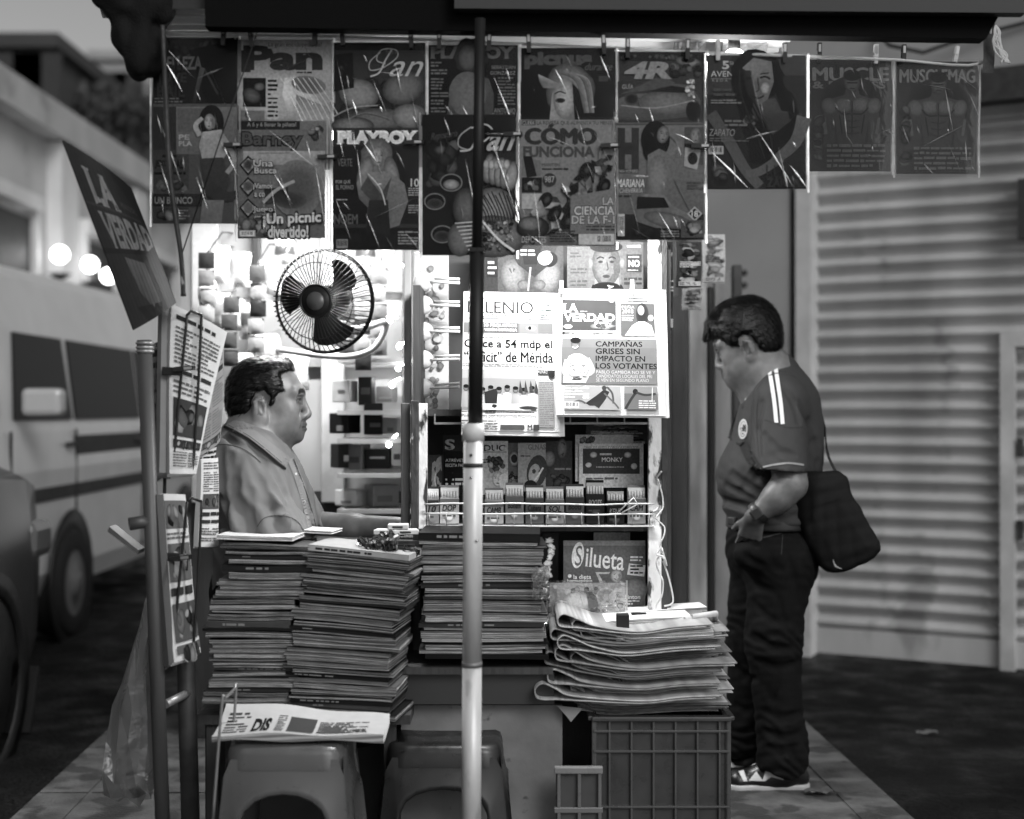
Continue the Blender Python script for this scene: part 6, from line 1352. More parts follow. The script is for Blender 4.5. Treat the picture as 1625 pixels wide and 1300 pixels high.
m = MB(); m.lathe([(.0, -.078), (.045, -.078), (.05, -.07), (.05, -.03), (.0, -.03)], fc, .1, n=24, axis='Y', rot=rm); m.lathe([(.0, .02), (.05, .02), (.055, .08), (.03, .14), (.0, .14)], fc, .1, n=20, axis='Y', rot=rm); hb = m.build('motor_hub', M_BLACK, fan)
m = MB(); m.lathe([(.0, -.083), (.027, -.083), (.029, -.078)], fc, .5, n=24, axis='Y', rot=rm); m.build('badge', mat('fan_badge', .10, .4, metal=.3), hb)
m = MB(); m.tube(catmull([fc + Vector((0, .1, -.02)), P(545, 520, fd + .12), P(580, 520, fd + .2), P(612, 512, fd + .3), P(600, 545, fd + .3), P(575, 562, fd + .3), P(530, 566, fd + .35), P(450, 556, fd + .5), P(440, 552, 5.38)], 5), .011, 10, .6); m.build('arm', mat('fan_arm', .55, .4), fan)
# ================================================================ stacks, pile, rack
def mag_mesh(L, W, T, seed, spine, cov, page=.62):
    """a magazine lying flat: two covers, page block with slightly uneven sheet edges, spine on the near side when spine is set"""
    rnd = random.Random(seed); m = MB(); ns = max(3, int(T / .0011)); nx = 10
    ph, am = rnd.uniform(0, 6), rnd.uniform(.0004, .0016)
    sag = lambda x: am * math.sin(x / L * 5 + ph)
    e = .0007
    def slabm(z0, z1, ins0, ins1, g, mi=0):
        vs = []; 
        for i in range(nx + 1):
            x = -L / 2 + L * i / nx; s_ = sag(x); xx = x * (1 - (ins1 * 2 / L) * .8)
            vs += [(xx, -W / 2 + ins0, z0 + s_), (xx, W / 2, z0 + s_), (xx, W / 2, z1 + s_), (xx, -W / 2 + ins0, z1 + s_)]
        fs = [(4 * i + j, 4 * i + (j + 1) % 4, 4 * (i + 1) + (j + 1) % 4, 4 * (i + 1) + j) for i in range(nx) for j in range(4)] + [(0, 1, 2, 3), (4 * nx + 3, 4 * nx + 2, 4 * nx + 1, 4 * nx)]
        m.add(vs, fs, g, mi)
    slabm(0, e, 0, 0, cov); slabm(T - e, T, rnd.uniform(-.001, .001), rnd.uniform(0, .001), cov * rnd.uniform(.7, 1.3))
    if spine:
        slabm(e, T - e, rnd.uniform(.0002, .0008), .0005, cov * rnd.uniform(.8, 1.6), 0)
        g = .5 if cov < .4 else .15
        if T > .007:
            x = -L * .4 + rnd.uniform(0, L * .3)
            for _ in range(rnd.randint(2, 8)):
                w = rnd.uniform(.006, .02); m.box((x, -W / 2 - .00005, T * .5), (w, .0006, T * .34), g); x += w + .004
                if x > L * .42: break
    else:
        for k in range(ns):
            a, b_ = e + (T - 2 * e) * k / ns, e + (T - 2 * e) * (k + 1) / ns
            slabm(a, b_ - .00015, rnd.uniform(.0004, .0022), rnd.uniform(.0003, .0035), page * rnd.uniform(.45, 1.25), 1)
    return m
def stack(x0, x1, ytop, ybot, d, n, L, W, label_mid, label_top, label_bot, group, lean=0.0, roll=0.0, yawd=0.0, seed=1, dark=.25, shade=1.0, drift=None):
    rnd = random.Random(seed); cx = (P(x0, 0, d).x + P(x1, 0, d).x) / 2
    zt, zb = P(0, ytop, d).z, P(0, ybot, d).z; H = zt - zb; T = [rnd.choice((.6, .8, 1, 1.2, 1.6)) for _ in range(n)]; k = H / sum(T); z = zb
    for i in range(n):
        t = T[i] * k; cov = rnd.choice((.05, .08, .12, .2, .3, .5)) * shade
        mm = mag_mesh(L * rnd.uniform(.95, 1.03), W * rnd.uniform(.96, 1.03), t * rnd.choice((.97, .95, .9, .82)), seed * 100 + i, rnd.random() < .20, cov, .58 * shade)
        o = mm.build('magazine', [M_PRINT, M_PAGES])
        f = i / max(1, n - 1); dx = drift(f) if drift else 0
        o.location = (cx + lean * (f - .5) + dx + rnd.uniform(-.008, .008) + (rnd.random() < .12) * rnd.uniform(-.012, .014), d + W / 2 + rnd.uniform(-.007, .007), z)
        o.rotation_euler = (R(rnd.uniform(-.4, .4)), R(roll * (0.3 + .7 * f) + rnd.uniform(-.6, .6)), R(yawd + rnd.uniform(-2.2, 2.2)))
        tag(o, label_top if i == n - 1 else label_bot if i == 0 else label_mid, 'magazine', group); z += t
    return z
stack(325, 478, 866, 1118, 3.60, 34, .222, .28, 'magazine lying in the left stack beside the wire rack, under its top', 'topmost magazine of the left stack, in front of the vendor', 'bottom magazine of the left stack on the bench', 'left stack of magazines', lean=.045, roll=1.5, yawd=3, seed=5, shade=1.05, drift=lambda f: .012 * math.sin(f * 9))
stack(470, 645, 872, 1140, 3.58, 38, .272, .21, 'magazine lying in the tall middle stack, under the pin heap', 'topmost magazine of the tall middle stack, under the pin heap', 'bottom magazine of the tall middle stack on the bench', 'middle stack of magazines', lean=.045, roll=5, yawd=-7, seed=6, shade=1.02, drift=lambda f: .010 * math.sin(f * 7 + 2))
stack(664, 868, 846, 1046, 3.72, 26, .325, .25, 'magazine lying in the wide stack on the counter, behind the pole', 'topmost magazine of the wide stack on the counter', 'bottom magazine of the wide stack on the counter', 'wide stack of magazines on the counter', lean=-.012, roll=.5, yawd=1, seed=7, shade=1.12)
# loose papers on top of the left stack
zt = P(0, 864, 3.6).z
for i, (xa, dy, dz, rz, lab) in enumerate(((402, .05, .004, -4, 'pale printed sheet bundle on top of the left stack, with the dotted ruler edge'), (445, .16, .013, -10, 'folded leaflet lying slanted across the left stack\'s top'))):
    mm = mag_mesh(.2 if i == 0 else .24, .17 if i == 0 else .1, .011 - i * .003, 900 + i, False, .85, .85); o = mm.build('leaflet', [M_NEWS, M_PAGES]); o.location = (P(xa, 0, 3.62).x, 3.70 + dy, zt + dz); o.rotation_euler = (0, R(1.5), R(rz)); tag(o, lab, 'leaflet', 'papers on top of the left stack')
# heap of black pins on the middle stack, each its own thing
rnd = random.Random(77); zt = P(0, 880, 3.62).z
for k in range(34):
    px = rnd.gauss(610, 21); px = min(652, max(568, px)); hgt = max(0, 1 - abs(px - 612) / 50) * .036 * rnd.random()
    mm = pin_mesh(.1); o = mm.build('clothespin', [M_PIN, M_SPR]); o.location = (P(px, 0, 3.64).x, 3.62 + rnd.uniform(0, .07), P(0, 878 + (px - 610) * .12, 3.64).z + .006 + hgt); o.rotation_euler = (rnd.uniform(0, 3), rnd.uniform(0, 3), rnd.uniform(0, 3))
    tag(o, 'black clothespin in the heap on the tall middle stack', 'clothespin', 'heap of clothespins on the middle stack')
m = MB(); q = P(625, 846, 3.80)
for k, (dx, dz, w) in enumerate(((-.02, .004, .06), (.012, .018, .055), (.03, .004, .07))):
    m = MB(); m.box((q.x + dx, 3.80, q.z + dz), (w, .05, .013), .75, rot=(0, 0, R(8 * k - 6)), bev=.002); m.box((q.x + dx, 3.7745 - .001, q.z + dz), (w * .5, .002, .005), .2)
    tag(m.build('card_box', M_PRINT), ('pale small box left of the others above the pin heap', 'striped small box on top of two others above the pin heap', 'pale small box at the right above the pin heap')[k], 'small box', 'small boxes above the pin heap')
for z0, dz in ((0, 0),):
    m = MB(); m.box((q.x + .01, 3.81, (q.z - .004 + .0) / 2 + .43), (.12, .12, .012), .3); 
# pile of folded newspapers on the crate
def folded_paper(pathpts, wid, y0, thick, g, seed, loop=True):
    """a newspaper folded over: a soft loop at its left end, drawn as one thick ribbon running back through the pile"""
    c = catmull(pathpts, 7); rnd = random.Random(seed); n = len(c); m = MB()
    nor = []
    for i in range(n):
        t = c[min(i + 1, n - 1)] - c[max(i - 1, 0)]; t.normalize(); nor.append(Vector((-t.z, 0, t.x)))
    vs = []; cs = []
    for j, yy in enumerate((y0, y0 + wid)):
        for i in range(n):
            for s_ in (-1, 1): vs.append(c[i] + nor[i] * (thick / 2 * s_) + Vector((rnd.uniform(-.0004, .0004), yy - c[i].y + (rnd.uniform(-.003, .003) if i in (0, n - 1) else 0), 0))); cs.append(g * rnd.uniform(.85, 1.1))
    N = 2 * n; fs = []
    for i in range(n - 1):
        a = 2 * i; fs += [(a, a + 1, a + 3, a + 2), (N + a, N + a + 2, N + a + 3, N + a + 1), (a, a + 2, N + a + 2, N + a), (a + 1, N + a + 1, N + a + 3, a + 3)]
    fs += [(0, N, N + 1, 1), (2 * n - 2, 2 * n - 1, N + 2 * n - 1, N + 2 * n - 2)]
    m.add(vs, fs, cs, 0, True); return m
rnd = random.Random(21); dP = 3.74
tips = ((918, 1124, 4), (912, 1113, 4), (907, 1104, 4), (849, 1099, 15), (906, 1093, 4), (934, 1090, 4), (918, 1086, 4), (869, 1075, 13), (965, 1062, 4), (938, 1056, 4), (864, 1046, 12), (906, 1047, 14), (881, 1038, 15), (963, 1038, 5), (950, 1036, 4), (936, 1031, 4), (885, 1021, 13), (940, 1022, 9), (903, 1010, 16), (874, 1008, 10), (922, 1004, 11), (908, 993, 10), (885, 986, 12))
NP = len(tips)
for i, (xl_, ly, w) in enumerate(tips):
    f = i / (NP - 1); py = 1129 - 127 * f + rnd.uniform(-1.2, 1.2); big = xl_ < 925 and w > 4; d = dP + (rnd.uniform(-.022, .010) if big else rnd.uniform(.05, .085))
    xr_ = 1150 + 12 * math.sin(i * 1.7) + rnd.uniform(-8, 10) - (f > .7) * 8; slope = -7 * f - 2 + rnd.uniform(-2, 2); mid = 1004 + rnd.uniform(-12, 16); h = rnd.uniform(1.6, 2.6)
    k1 = min(mid - 14, xl_ + (62 if big else 34)); yk = ly + (py + 4 - ly) * (.62 if big else .8)
    up = [(xr_, py + slope - h), ((xr_ + mid) / 2, py + slope * .5 - h), (mid, py + 4 - h), (k1, yk - h - w * .1), (xl_ + (k1 - xl_) * .55, ly + (yk - ly) * .45 - w * .62), (xl_ + w * .9, ly - w * .92), (xl_ + w * .12, ly - w * .5), (xl_, ly + w * .1)]
    dn = [(xl_ + w * .25, ly + w * .62), (xl_ + w * 1.1, ly + w * .80), (xl_ + (k1 - xl_) * .55, ly + (yk - ly) * .5 + w * .42), (k1, yk + h + w * .05), (mid, py + 4 + h * .6), ((xr_ + mid) / 2, py + slope * .5 + h * .6), (xr_ - rnd.uniform(0, 16), py + slope + h * .7)]
    mm = folded_paper([P(x, y_, d) for x, y_ in up + dn], rnd.uniform(.26, .31), d, .0036 if big else .0024, rnd.uniform(.46, .80), 300 + i)
    lab = 'folded newspaper in the middle of the heap on the plastic crate'
    lab = {0: 'lowest folded newspaper of the heap, right on the crate', 3: 'folded newspaper whose loop hangs farthest out at the heap\'s left', NP - 1: 'topmost looped newspaper of the heap on the crate'}.get(i, lab)
    tag(mm.build('newspaper', M_NEWS), lab, 'newspaper', 'heap of folded newspapers on the crate')
# flat papers on top
for i, (x0, x1, py, dd, rz, lab) in enumerate(((930, 1100, 990, .10, 2, 'white newspaper lying under the black clip block on the heap'), (980, 1132, 1003, -.01, -4, 'bright folded newspaper at the front top of the heap'), (1000, 1135, 985, .16, 5, 'rolled newspaper at the back of the heap, right of the black clips'))):
    L = (x1 - x0) / F * 3.8; mm = mag_mesh(L, .24 if i < 2 else .1, .014, 950 + i, False, .88, .86); o = mm.build('newspaper', [M_NEWS, M_PAGES]); o.location = (P((x0 + x1) / 2, 0, 3.8).x, 3.86 + dd, P(0, py + 5, 3.8).z); o.rotation_euler = (0, R(-3), R(rz)); tag(o, lab, 'newspaper', 'newspapers on top of the heap')
m = MB()
for k in range(4): m.tube([P(1062 + 12 * k, 992 - 4 * k, 3.83), P(1100 + 12 * k, 980 - 2 * k, 3.86), P(1122 + 4 * k, 984, 3.9)], .009, 8, .8)
tag(m.build('newspaper', M_NEWS), 'rolled up page curling at the right top corner of the heap', 'newspaper', 'newspapers on top of the heap')
for k, (x, y, w, h, d, lab) in enumerate(((988, 995, 28, 42, 3.78, 'tall black clip block standing on top of the newspaper heap'), (1014, 983, 24, 20, 3.93, 'small black clip with a bright hole behind the tall one'))):
    q = P(x, y, d); s_ = d / F; m = MB()
    if k == 0: m.box(q, (w * s_ * .72, .03, h * s_), .1, bev=.003); m.box(q + Vector((0, 0, -h * s_ * .45)), (w * s_ * 1.5, .04, h * s_ * .2), .1, bev=.003)
    else: m.box(q + Vector((-w * s_ * .35, 0, 0)), (w * s_ * .3, .03, h * s_), .1, bev=.003); m.box(q + Vector((w * s_ * .35, 0, 0)), (w * s_ * .3, .03, h * s_), .1, bev=.003); m.box(q + Vector((0, 0, h * s_ * .36)), (w * s_, .03, h * s_ * .28), .1, bev=.002); m.box(q + Vector((0, 0, -h * s_ * .36)), (w * s_, .03, h * s_ * .28), .1, bev=.002)
    tag(m.build('clip_block', M_BLACK), lab, 'clip', 'black clips on the newspaper heap')
# the crate
cd = 3.76; a, b_ = P(939, 1138, cd), P(1160, 1138, cd); zc_ = a.z
cr = empty('plastic_crate', ((a.x + b_.x) / 2, cd, 0), 'big grey ribbed plastic crate standing on the pavement under the newspaper heap', 'crate')
W2 = b_.x - a.x; D2 = .34; cxm = (a.x + b_.x) / 2
m = MB(); 
def wallbox(c, s_): m.box(c, s_, .25, bev=.002)
wallbox((cxm, cd + .008, zc_ / 2 + .002), (W2 - .02, .006, zc_)); wallbox((cxm, cd + D2, zc_ / 2), (W2 - .02, .006, zc_)); wallbox((cxm - W2 / 2 + .012, cd + D2 / 2, zc_ / 2), (.006, D2, zc_)); wallbox((cxm + W2 / 2 - .012, cd + D2 / 2, zc_ / 2), (.006, D2, zc_)); wallbox((cxm, cd + D2 / 2, .01), (W2 - .02, D2, .012))
m.build('shell', M_PLAS, cr)
m = MB()
for k in range(6): m.box((a.x + W2 * (.10 + .158 * k) + .01, cd + .002, zc_ / 2), (.0055, .014, zc_), .32, bev=.001)
for py in (1160, 1192, 1280): z = P(0, py, cd).z; m.box((cxm, cd + .0015, z), (W2 - .01, .0165, .006), .32, bev=.001)
m.box((a.x + .006, cd + .01, zc_ / 2 + .06), (.012, .026, zc_ - .12), .32, bev=.003); m.box((b_.x - .006, cd + .01, zc_ / 2), (.012, .026, zc_), .32, bev=.003)
m.build('ribs', M_PLAS, cr)
m = MB(); m.box((cxm, cd + .004, zc_ - .004), (W2, .03, .012), .28, bev=.003); m.box((cxm - W2 / 2, cd + D2 / 2, zc_ - .004), (.02, D2, .012), .28, bev=.003); m.box((cxm + W2 / 2, cd + D2 / 2, zc_ - .004), (.02, D2, .012), .28, bev=.003); m.build('rim', M_PLAS, cr)
# paper scrap hanging below the heap's left
m = MB(); m.add([P(884, 1120, 3.77), P(925, 1124, 3.77), P(906, 1146, 3.765), P(900, 1138, 3.765)], [(0, 1, 2, 3)], .6); m.add([P(884, 1120, 3.772), P(925, 1124, 3.772), P(906, 1146, 3.767), P(900, 1138, 3.767)], [(3, 2, 1, 0)], .6)
tag(m.build('paper_scrap', M_NEWS, fix=False), 'torn pale paper corner poking out under the newspaper heap', 'paper')
# small pale box frame left of the crate
a, b_ = P(880, 1228, 3.66), P(958, 1228, 3.66)
bx = empty('small_crate', ((a.x + b_.x) / 2, 3.66, 0), 'small pale slotted crate half hidden behind the big ribbed one', 'crate')
m = MB(); zt = a.z; m.box(((a.x + b_.x) / 2, 3.70, zt), (b_.x - a.x, .02, .018), .5, bev=.003); m.build('rim', M_PLAS, bx)
m = MB(); m.box(((a.x + b_.x) / 2, 3.71, zt / 2), (b_.x - a.x - .01, .008, zt), .30, bev=.002); m.build('panel', M_PLAS, bx)
for k in range(3): 
    m = MB(); m.box((a.x + .012 + (b_.x - a.x - .02) * k / 2, 3.70, zt / 2), (.009, .014, zt), .42, bev=.002); m.build('slat', M_PLAS, bx)
m = MB(); m.box(((a.x + b_.x) / 2, 3.698, P(0, 1285, 3.7).z), (b_.x - a.x, .012, .014), .45, bev=.002); m.build('lower_rail', M_PLAS, bx)
# plastic stools
def stool(cx, d, ztop, wtop, wbot, label, g):
    e = empty('plastic_stool', (cx, d, 0), label, 'stool', 'plastic stools in front of the stand')
    h = ztop; hw = lambda z: wbot / 2 + (wtop / 2 - wbot / 2) * (z / h)
    def sec(z, inset=0.0, n=6):
        w = hw(z) - inset; r = .05; pts = []
        for (sx, sy, a0) in ((1, 1, 0), (-1, 1, 90), (-1, -1, 180), (1, -1, 270)):
            for k in range(n + 1): t = R(a0 + 90 * k / n); pts.append((cx + sx * (w - r) + r * math.cos(t), d + sy * (w - r) + r * math.sin(t), z))
        return pts
    m = MB(); rings = [(h - .055, 0, ), (h - .02, .0), (h - .006, .004), (h, .016)]
    vs = []; N = 28
    for z, i in rings: vs += sec(z, i)
    vs += [(cx + (p[0] - cx) * .55, d + (p[1] - d) * .55, h - .003) for p in sec(h, .016)]
    m.add(vs, [(i * N + j, i * N + (j + 1) % N, (i + 1) * N + (j + 1) % N, (i + 1) * N + j) for i in range(len(rings)) for j in range(N)] + [tuple(range(len(rings) * N, (len(rings) + 1) * N))], g, 0, True); m.build('seat', M_PLAS, e)
    # legs and the arched aprons between them, swept round the four sides
    for q in range(4):
        c_, s_ = math.cos(q * math.pi / 2), math.sin(q * math.pi / 2)
        m = MB(); steps = 22; vs = []
        def place(u, z, o): w = hw(z); x, y = u * w, -(w - .004) + o; return (cx + x * c_ - y * s_, d + x * s_ + y * c_, z)
        half = []
        arch = lambda z: .66 - .10 * ((1 - z / h))            # opening half width as share of side
        ztopo = h - .11
        P_in = []
        for k in range(steps + 1):
            f = k / steps
            if f < .3: P_in.append((-.70 + .02 * f / .3, ztopo * (f / .3) * .7 + .005))
            elif f <= .7:
                t = (f - .3) / .4; a_ = math.pi * (1 - t); P_in.append((.68 * math.cos(a_), ztopo * .7 + ztopo * .3 * math.sin(a_) ** .6))
            else: P_in.append((.70 - .02 * (1 - f) / .3, ztopo * ((1 - f) / .3) * .7 + .005))
        P_out = []
        for k in range(steps + 1):
            f = k / steps
            if f < .3: P_out.append((-.98, (h - .03) * f / .3 + .0))
            elif f <= .7: P_out.append((-.98 + 1.96 * (f - .3) / .4, h - .03))
            else: P_out.append((.98, (h - .03) * (1 - f) / .3))
        for (u, z), (u2, z2) in zip(P_in, P_out):
            um, zm = u * .8 + u2 * .2, z * .8 + z2 * .2; ue, ze = u * .93 + u2 * .07, z * .93 + z2 * .07
            vs += [place(u, max(z, 0), .016), place(u, max(z, 0), -.002), place(ue, max(ze, 0), -.012), place(um, max(zm, 0), -.006), place(u2, max(z2, 0), .0)]
        m.add(vs, [(5 * i + j, 5 * i + j + 1, 5 * (i + 1) + j + 1, 5 * (i + 1) + j) for i in range(steps) for j in range(4)], g, 0, True); m.build('leg_frame', M_PLAS, e)
    return e
stool(P(452, 0, 3.33).x, 3.455, .463, .275, .36, 'grey moulded stool with a folded newspaper lying on its seat', .32)
stool(P(704, 0, 3.60).x, 3.62 + .14, .395, .29, .37, 'dark moulded stool standing behind the front pole', .12)
# newspaper on the stool
zs = .468; q = P(470, 0, 3.36)
root = empty('newspaper', (q.x, 3.5, zs), 'folded newspaper with a torn corner lying on the grey stool', 'newspaper', 'papers lying about')
m = MB()
def npf(o): return lambda u, v: Vector((P(341, 0, 3.36).x + .40 * u, 3.325 + .17 * v + .02 * u, zs + .004 * o + .010 * math.sin(u * 2.6 + .4) * (1 - u) + (.012 + .03 * (1 - u)) * v * v + .003 * math.sin(u * 11 + o)))
for k in range(5): m.grid(npf(k), 16, 6, .80)
for k in range(4): m.grid(lambda u, v: npf(k + v)(u, 0), 16, 1, .72 if k % 2 else .5)
m.build('pages', M_NEWS, root, fix=False)
pr = Print(9); pr.text('DIS', 40, 40, 60, 90, .12, .05); pr.words(8, 20, 34, 90, 7, .3); pr.words(66, 30, 76, 92, 9, .35); pr.rect(80, 34, 110, 92, .3); pr.words(114, 40, 170, 92, 8, .3); pr.rect(120, 60, 140, 90, .35)
pr.build('front_page', lambda u, v, h: npf(4)(u / 190, 1 - v / 100) + Vector((0, 0, .001 + h)), M_NEWS, root, .002, maxe=.02)
# bent wire loop stand by the stool
m = MB(); m.tube(catmull([P(338, 1300, 3.30), P(352, 1120, 3.30), P(358, 1108, 3.31), P(368, 1098, 3.36), P(372, 1094, 3.4), P(374, 1104, 3.42), P(360, 1320, 3.42)], 5), .0035, 8, .3)
m.tube([P(338, 1300, 3.30), (P(336, 0, 3.3).x, 3.30, 0)], .0035, 8, .3); m.tube([P(360, 1320, 3.42), (P(358, 0, 3.42).x, 3.42, 0)], .0035, 8, .3)
tag(m.build('wire_loop', mat('wire')), 'thin bent wire hoop standing left of the newspaper covered stool', 'wire hoop')
# twine along the cabinet's right post
m = MB(); rnd = random.Random(5); pts = [P(1044, 760, 3.95)]
for y in range(780, 985, 14): pts.append(P(1046 + rnd.uniform(-5, 9), y, 3.95 + rnd.uniform(-.01, .01)))
m.tube(catmull(pts, 4), .0022, 6, .7); m.tube(catmull([P(1050, 868, 3.94), P(1042, 880, 3.94), P(1052, 884, 3.93), P(1058, 898, 3.94), P(1050, 870, 3.94)], 5), .0032, 6, .7); m.tube(catmull([P(1052, 890, 3.94), P(1062, 920, 3.94), P(1068, 955, 3.94), P(1054, 962, 3.94)], 5), .0028, 6, .7)
tag(m.build('twine', M_ROPE), 'knotted pale twine running down the peeling cabinet post', 'twine')

# ================================================================ left side: sign board, wire racks with newspapers
tl, tr, br, bl = P(99, 222, 3.30), P(208, 298, 3.40), P(284, 480, 3.46), P(212, 524, 3.40)
bsn = empty('sign_board', (tl + br) / 2, 'tilted dark fluted board with big pale slab letters, fixed above the left post', 'sign')
def bmap(u, v, h):
    a, b_ = u / 100, v / 200; p = tl.lerp(tr, a).lerp(bl.lerp(br, a), b_); n = (tr - tl).cross(bl - tl).normalized(); n = n if n.y < 0 else -n
    return p + n * (h + .016 * math.sin(a * 3.14) - .016 * b_ * a)
m = MB()
for h in (0, -.005): m.grid(lambda u, v: bmap(100 * u, 200 * v, h), 12, 16, .16)
m.build('panel', mat('fluted_board', attr=True, rough=.4, spec=.5, bump=.25, bscale=14, stretch=(8, 8, .2)), bsn, fix=False)
pr = Print(4); pr.rect(0, 0, 100, 200, .15); pr.text('LA', 14, 20, 56, 62, .50, .04, .07); pr.text('PERIÓDICO', 60, 44, 94, 54, .28); pr.text('VERDAD', 13, 70, 98, 112, .46, .04, .07); pr.rect(0, 62, 100, 65, .2)
pr.poly([(60, 0), (100, 0), (100, 90), (84, 40)], .13); pr.poly([(30, 122), (62, 130), (66, 185), (50, 192), (34, 165)], .36, .24); pr.rect(0, 112, 100, 118, .10); pr.poly([(20, 180), (70, 186), (60, 200), (30, 200)], .08); pr.poly([(72, 118), (100, 100), (100, 200), (76, 200)], .22)
for k in range(16): pr.stroke([(6.5 * k, 2), (6.5 * k + 1, 198)], .5, .10, False)
pr.build('lettering', bmap, M_PRINT, bsn, .0012, maxe=.02, base=.0012)
# wire racks
def rack(px_off, y0, y1, d, label):
    e = empty('wire_rack', P(290 + px_off, y1, d), label, 'wire rack', 'wire racks on the left posts')
    for (xa, xb, xc, dd) in ((297, 285, 274, 0), (320, 314, 306, .03)):
        m = MB(); m.tube(catmull([P(xa + px_off, y0, d + dd), P(xb + px_off, (y0 + y1) / 2, d + dd), P(xc + px_off, y1 - 10, d + dd), P(xc + px_off - 10, y1, d + dd + .02), P(250 + px_off, y1 + 2, d + dd + .03)], 5), .0036, 8, .1); m.build('wire', M_BLACK, e)
    m = MB(); m.tube([P(297 + px_off, y0, d), P(303 + px_off, y0 - 6, d + .01), P(320 + px_off, y0, d + .03)], .0036, 8, .1); m.build('hoop', M_BLACK, e)
    ym = y0 + (y1 - y0) * .36
    m = MB(); m.box(P(272 + px_off, ym, d - .004), (.045, .012, .02), .1, rot=(0, R(3), 0), bev=.002); m.build('cross_strap', M_BLACK, e)
    m = MB(); m.tube([P(262 + px_off, y0 - 60, d + .06), P(256 + px_off, y1, d + .04)], .0045, 8, .1); m.build('upright', M_BLACK, e)
    return e
rack(0, 500, 748, 3.50, 'upper black wire rack holding tall folded newspapers beside the vendor')
rack(0, 796, 1040, 3.48, 'lower black wire rack holding drooping newspapers beside the left stack')
def rackpaper(tl, tr, br, bl, label, seed, g=.82, roll=.03, prn=True, fold=2):
    root = empty('newspaper', (tl + br) / 2, label, 'newspaper', 'newspapers in the wire racks')
    bend = lambda a, b_: roll * math.sin(a * 2.4) + roll * .25 * math.sin(b_ * 4 + seed)
    mp = quadmap(0, 0, 100, 200, tl, tr, br, bl, bend); m = MB()
    for k in range(fold + 1): m.grid(lambda u, v: mp(100 * u, 200 * v + 2 * k, -.006 * k), 8, 8, g * (1 - .06 * k))
    for k in range(fold): m.grid(lambda u, v: mp(0, 200 * u, -.006 * (k + v)) , 8, 1, g * .85)
    m.build('pages', M_NEWS, root, fix=False)
    if prn:
        p = Print(seed); r_ = p.r; y = 8
        while y < 185:
            h = r_.choice((10, 18, 34, 46)); k = r_.random()
            if k < .4: p.rect(8, y, 92, min(192, y + h), r_.uniform(.15, .5)); p.scatter(10, y + 1, 90, min(190, y + h) - 1, 12, (4, min(12, h * .3)), .1, .7)
            elif k < .6: p.words(8, y, 92, min(192, y + h), max(1, h // 12), .2)
            else: p.words(8, y, 48, min(192, y + h), max(2, h // 5), .4); p.words(52, y, 92, min(192, y + h), max(2, h // 5), .4)
            y += h + 4
        p.build('front_page', mp, M_NEWS, root, .0012, maxe=.02, base=.001)
    return root
rackpaper(P(272, 482, 3.50), P(356, 528, 3.60), P(306, 752, 3.56), P(268, 752, 3.49), 'tall folded newspaper flaring open at the top of the upper rack', 91, .84, .02)
rackpaper(P(258, 482, 3.51), P(274, 484, 3.53), P(274, 752, 3.53), P(252, 750, 3.50), 'narrow newspaper edge-on at the left of the upper rack', 92, .62, .008, False, 3)
rackpaper(P(300, 560, 3.66), P(352, 520, 3.78), P(342, 700, 3.76), P(304, 730, 3.66), 'glossy folded picture paper behind the flaring newspaper', 93, .55, .02)
rackpaper(P(312, 630, 3.68), P(344, 622, 3.80), P(338, 736, 3.78), P(306, 740, 3.68), 'pale text page in the upper rack, nearest the vendor\'s back', 94, .85, .01)
rackpaper(P(318, 728, 3.64), P(340, 726, 3.76), P(344, 868, 3.76), P(316, 868, 3.66), 'pale newspaper strip between the lower rack and the vendor\'s shirt', 95, .86, .012)
rackpaper(P(252, 784, 3.47), P(286, 786, 3.56), P(314, 1036, 3.54), P(278, 1052, 3.46), 'drooping newspaper with a pale bottom edge in the lower rack', 96, .80, .016)
rackpaper(P(248, 785, 3.45), P(258, 784, 3.47), P(276, 1046, 3.47), P(268, 1058, 3.45), 'dark edge-on paper at the left of the lower rack', 97, .34, .004, False, 3)
rackpaper(P(232, 548, 3.53), P(252, 542, 3.56), P(254, 760, 3.56), P(236, 764, 3.53), 'thin old paper hung right behind the left post', 98, .42, .004)
pin(292, 585, 3.485, 'sideways clothespin on the upper wire rack', R(86), sc=1.1)
pin(287, 885, 3.47, 'sideways clothespin on the lower wire rack', R(84), sc=1.1)
# plastic sack hanging left of the post: thin crinkled film
M_SACK = film('sack_film', .12, .30, 14, 1.0, (1, 1, 1), .50, .30)
rnd = random.Random(31); m = MB(); prof = ((236, 955, 4), (231, 985, 9), (225, 1030, 16), (217, 1080, 24), (211, 1130, 31), (206, 1180, 37), (204, 1225, 40), (206, 1255, 37), (209, 1268, 26)); rows = []
NS_ = 13
for (x, y, w) in prof:
    c = P(x, y, 3.66); rw = w / F * 3.66; rows.append([c + Vector((math.cos(6.2832 * k / NS_) * rw * rnd.uniform(.80, 1.12), math.sin(6.2832 * k / NS_) * rw * rnd.uniform(.55, 1.1) + rnd.uniform(-.012, .012), rnd.uniform(-.022, .022))) for k in range(NS_)])
m.add([v for r_ in rows for v in r_], [(i * NS_ + j, i * NS_ + (j + 1) % NS_, (i + 1) * NS_ + (j + 1) % NS_, (i + 1) * NS_ + j) for i in range(len(rows) - 1) for j in range(NS_)] + [tuple((len(rows) - 1) * NS_ + j for j in range(NS_))], .4, 0, False)
tag(m.build('plastic_sack', M_SACK, fix=False), 'limp translucent plastic sack hanging beside the left post above the pavement', 'plastic sack')

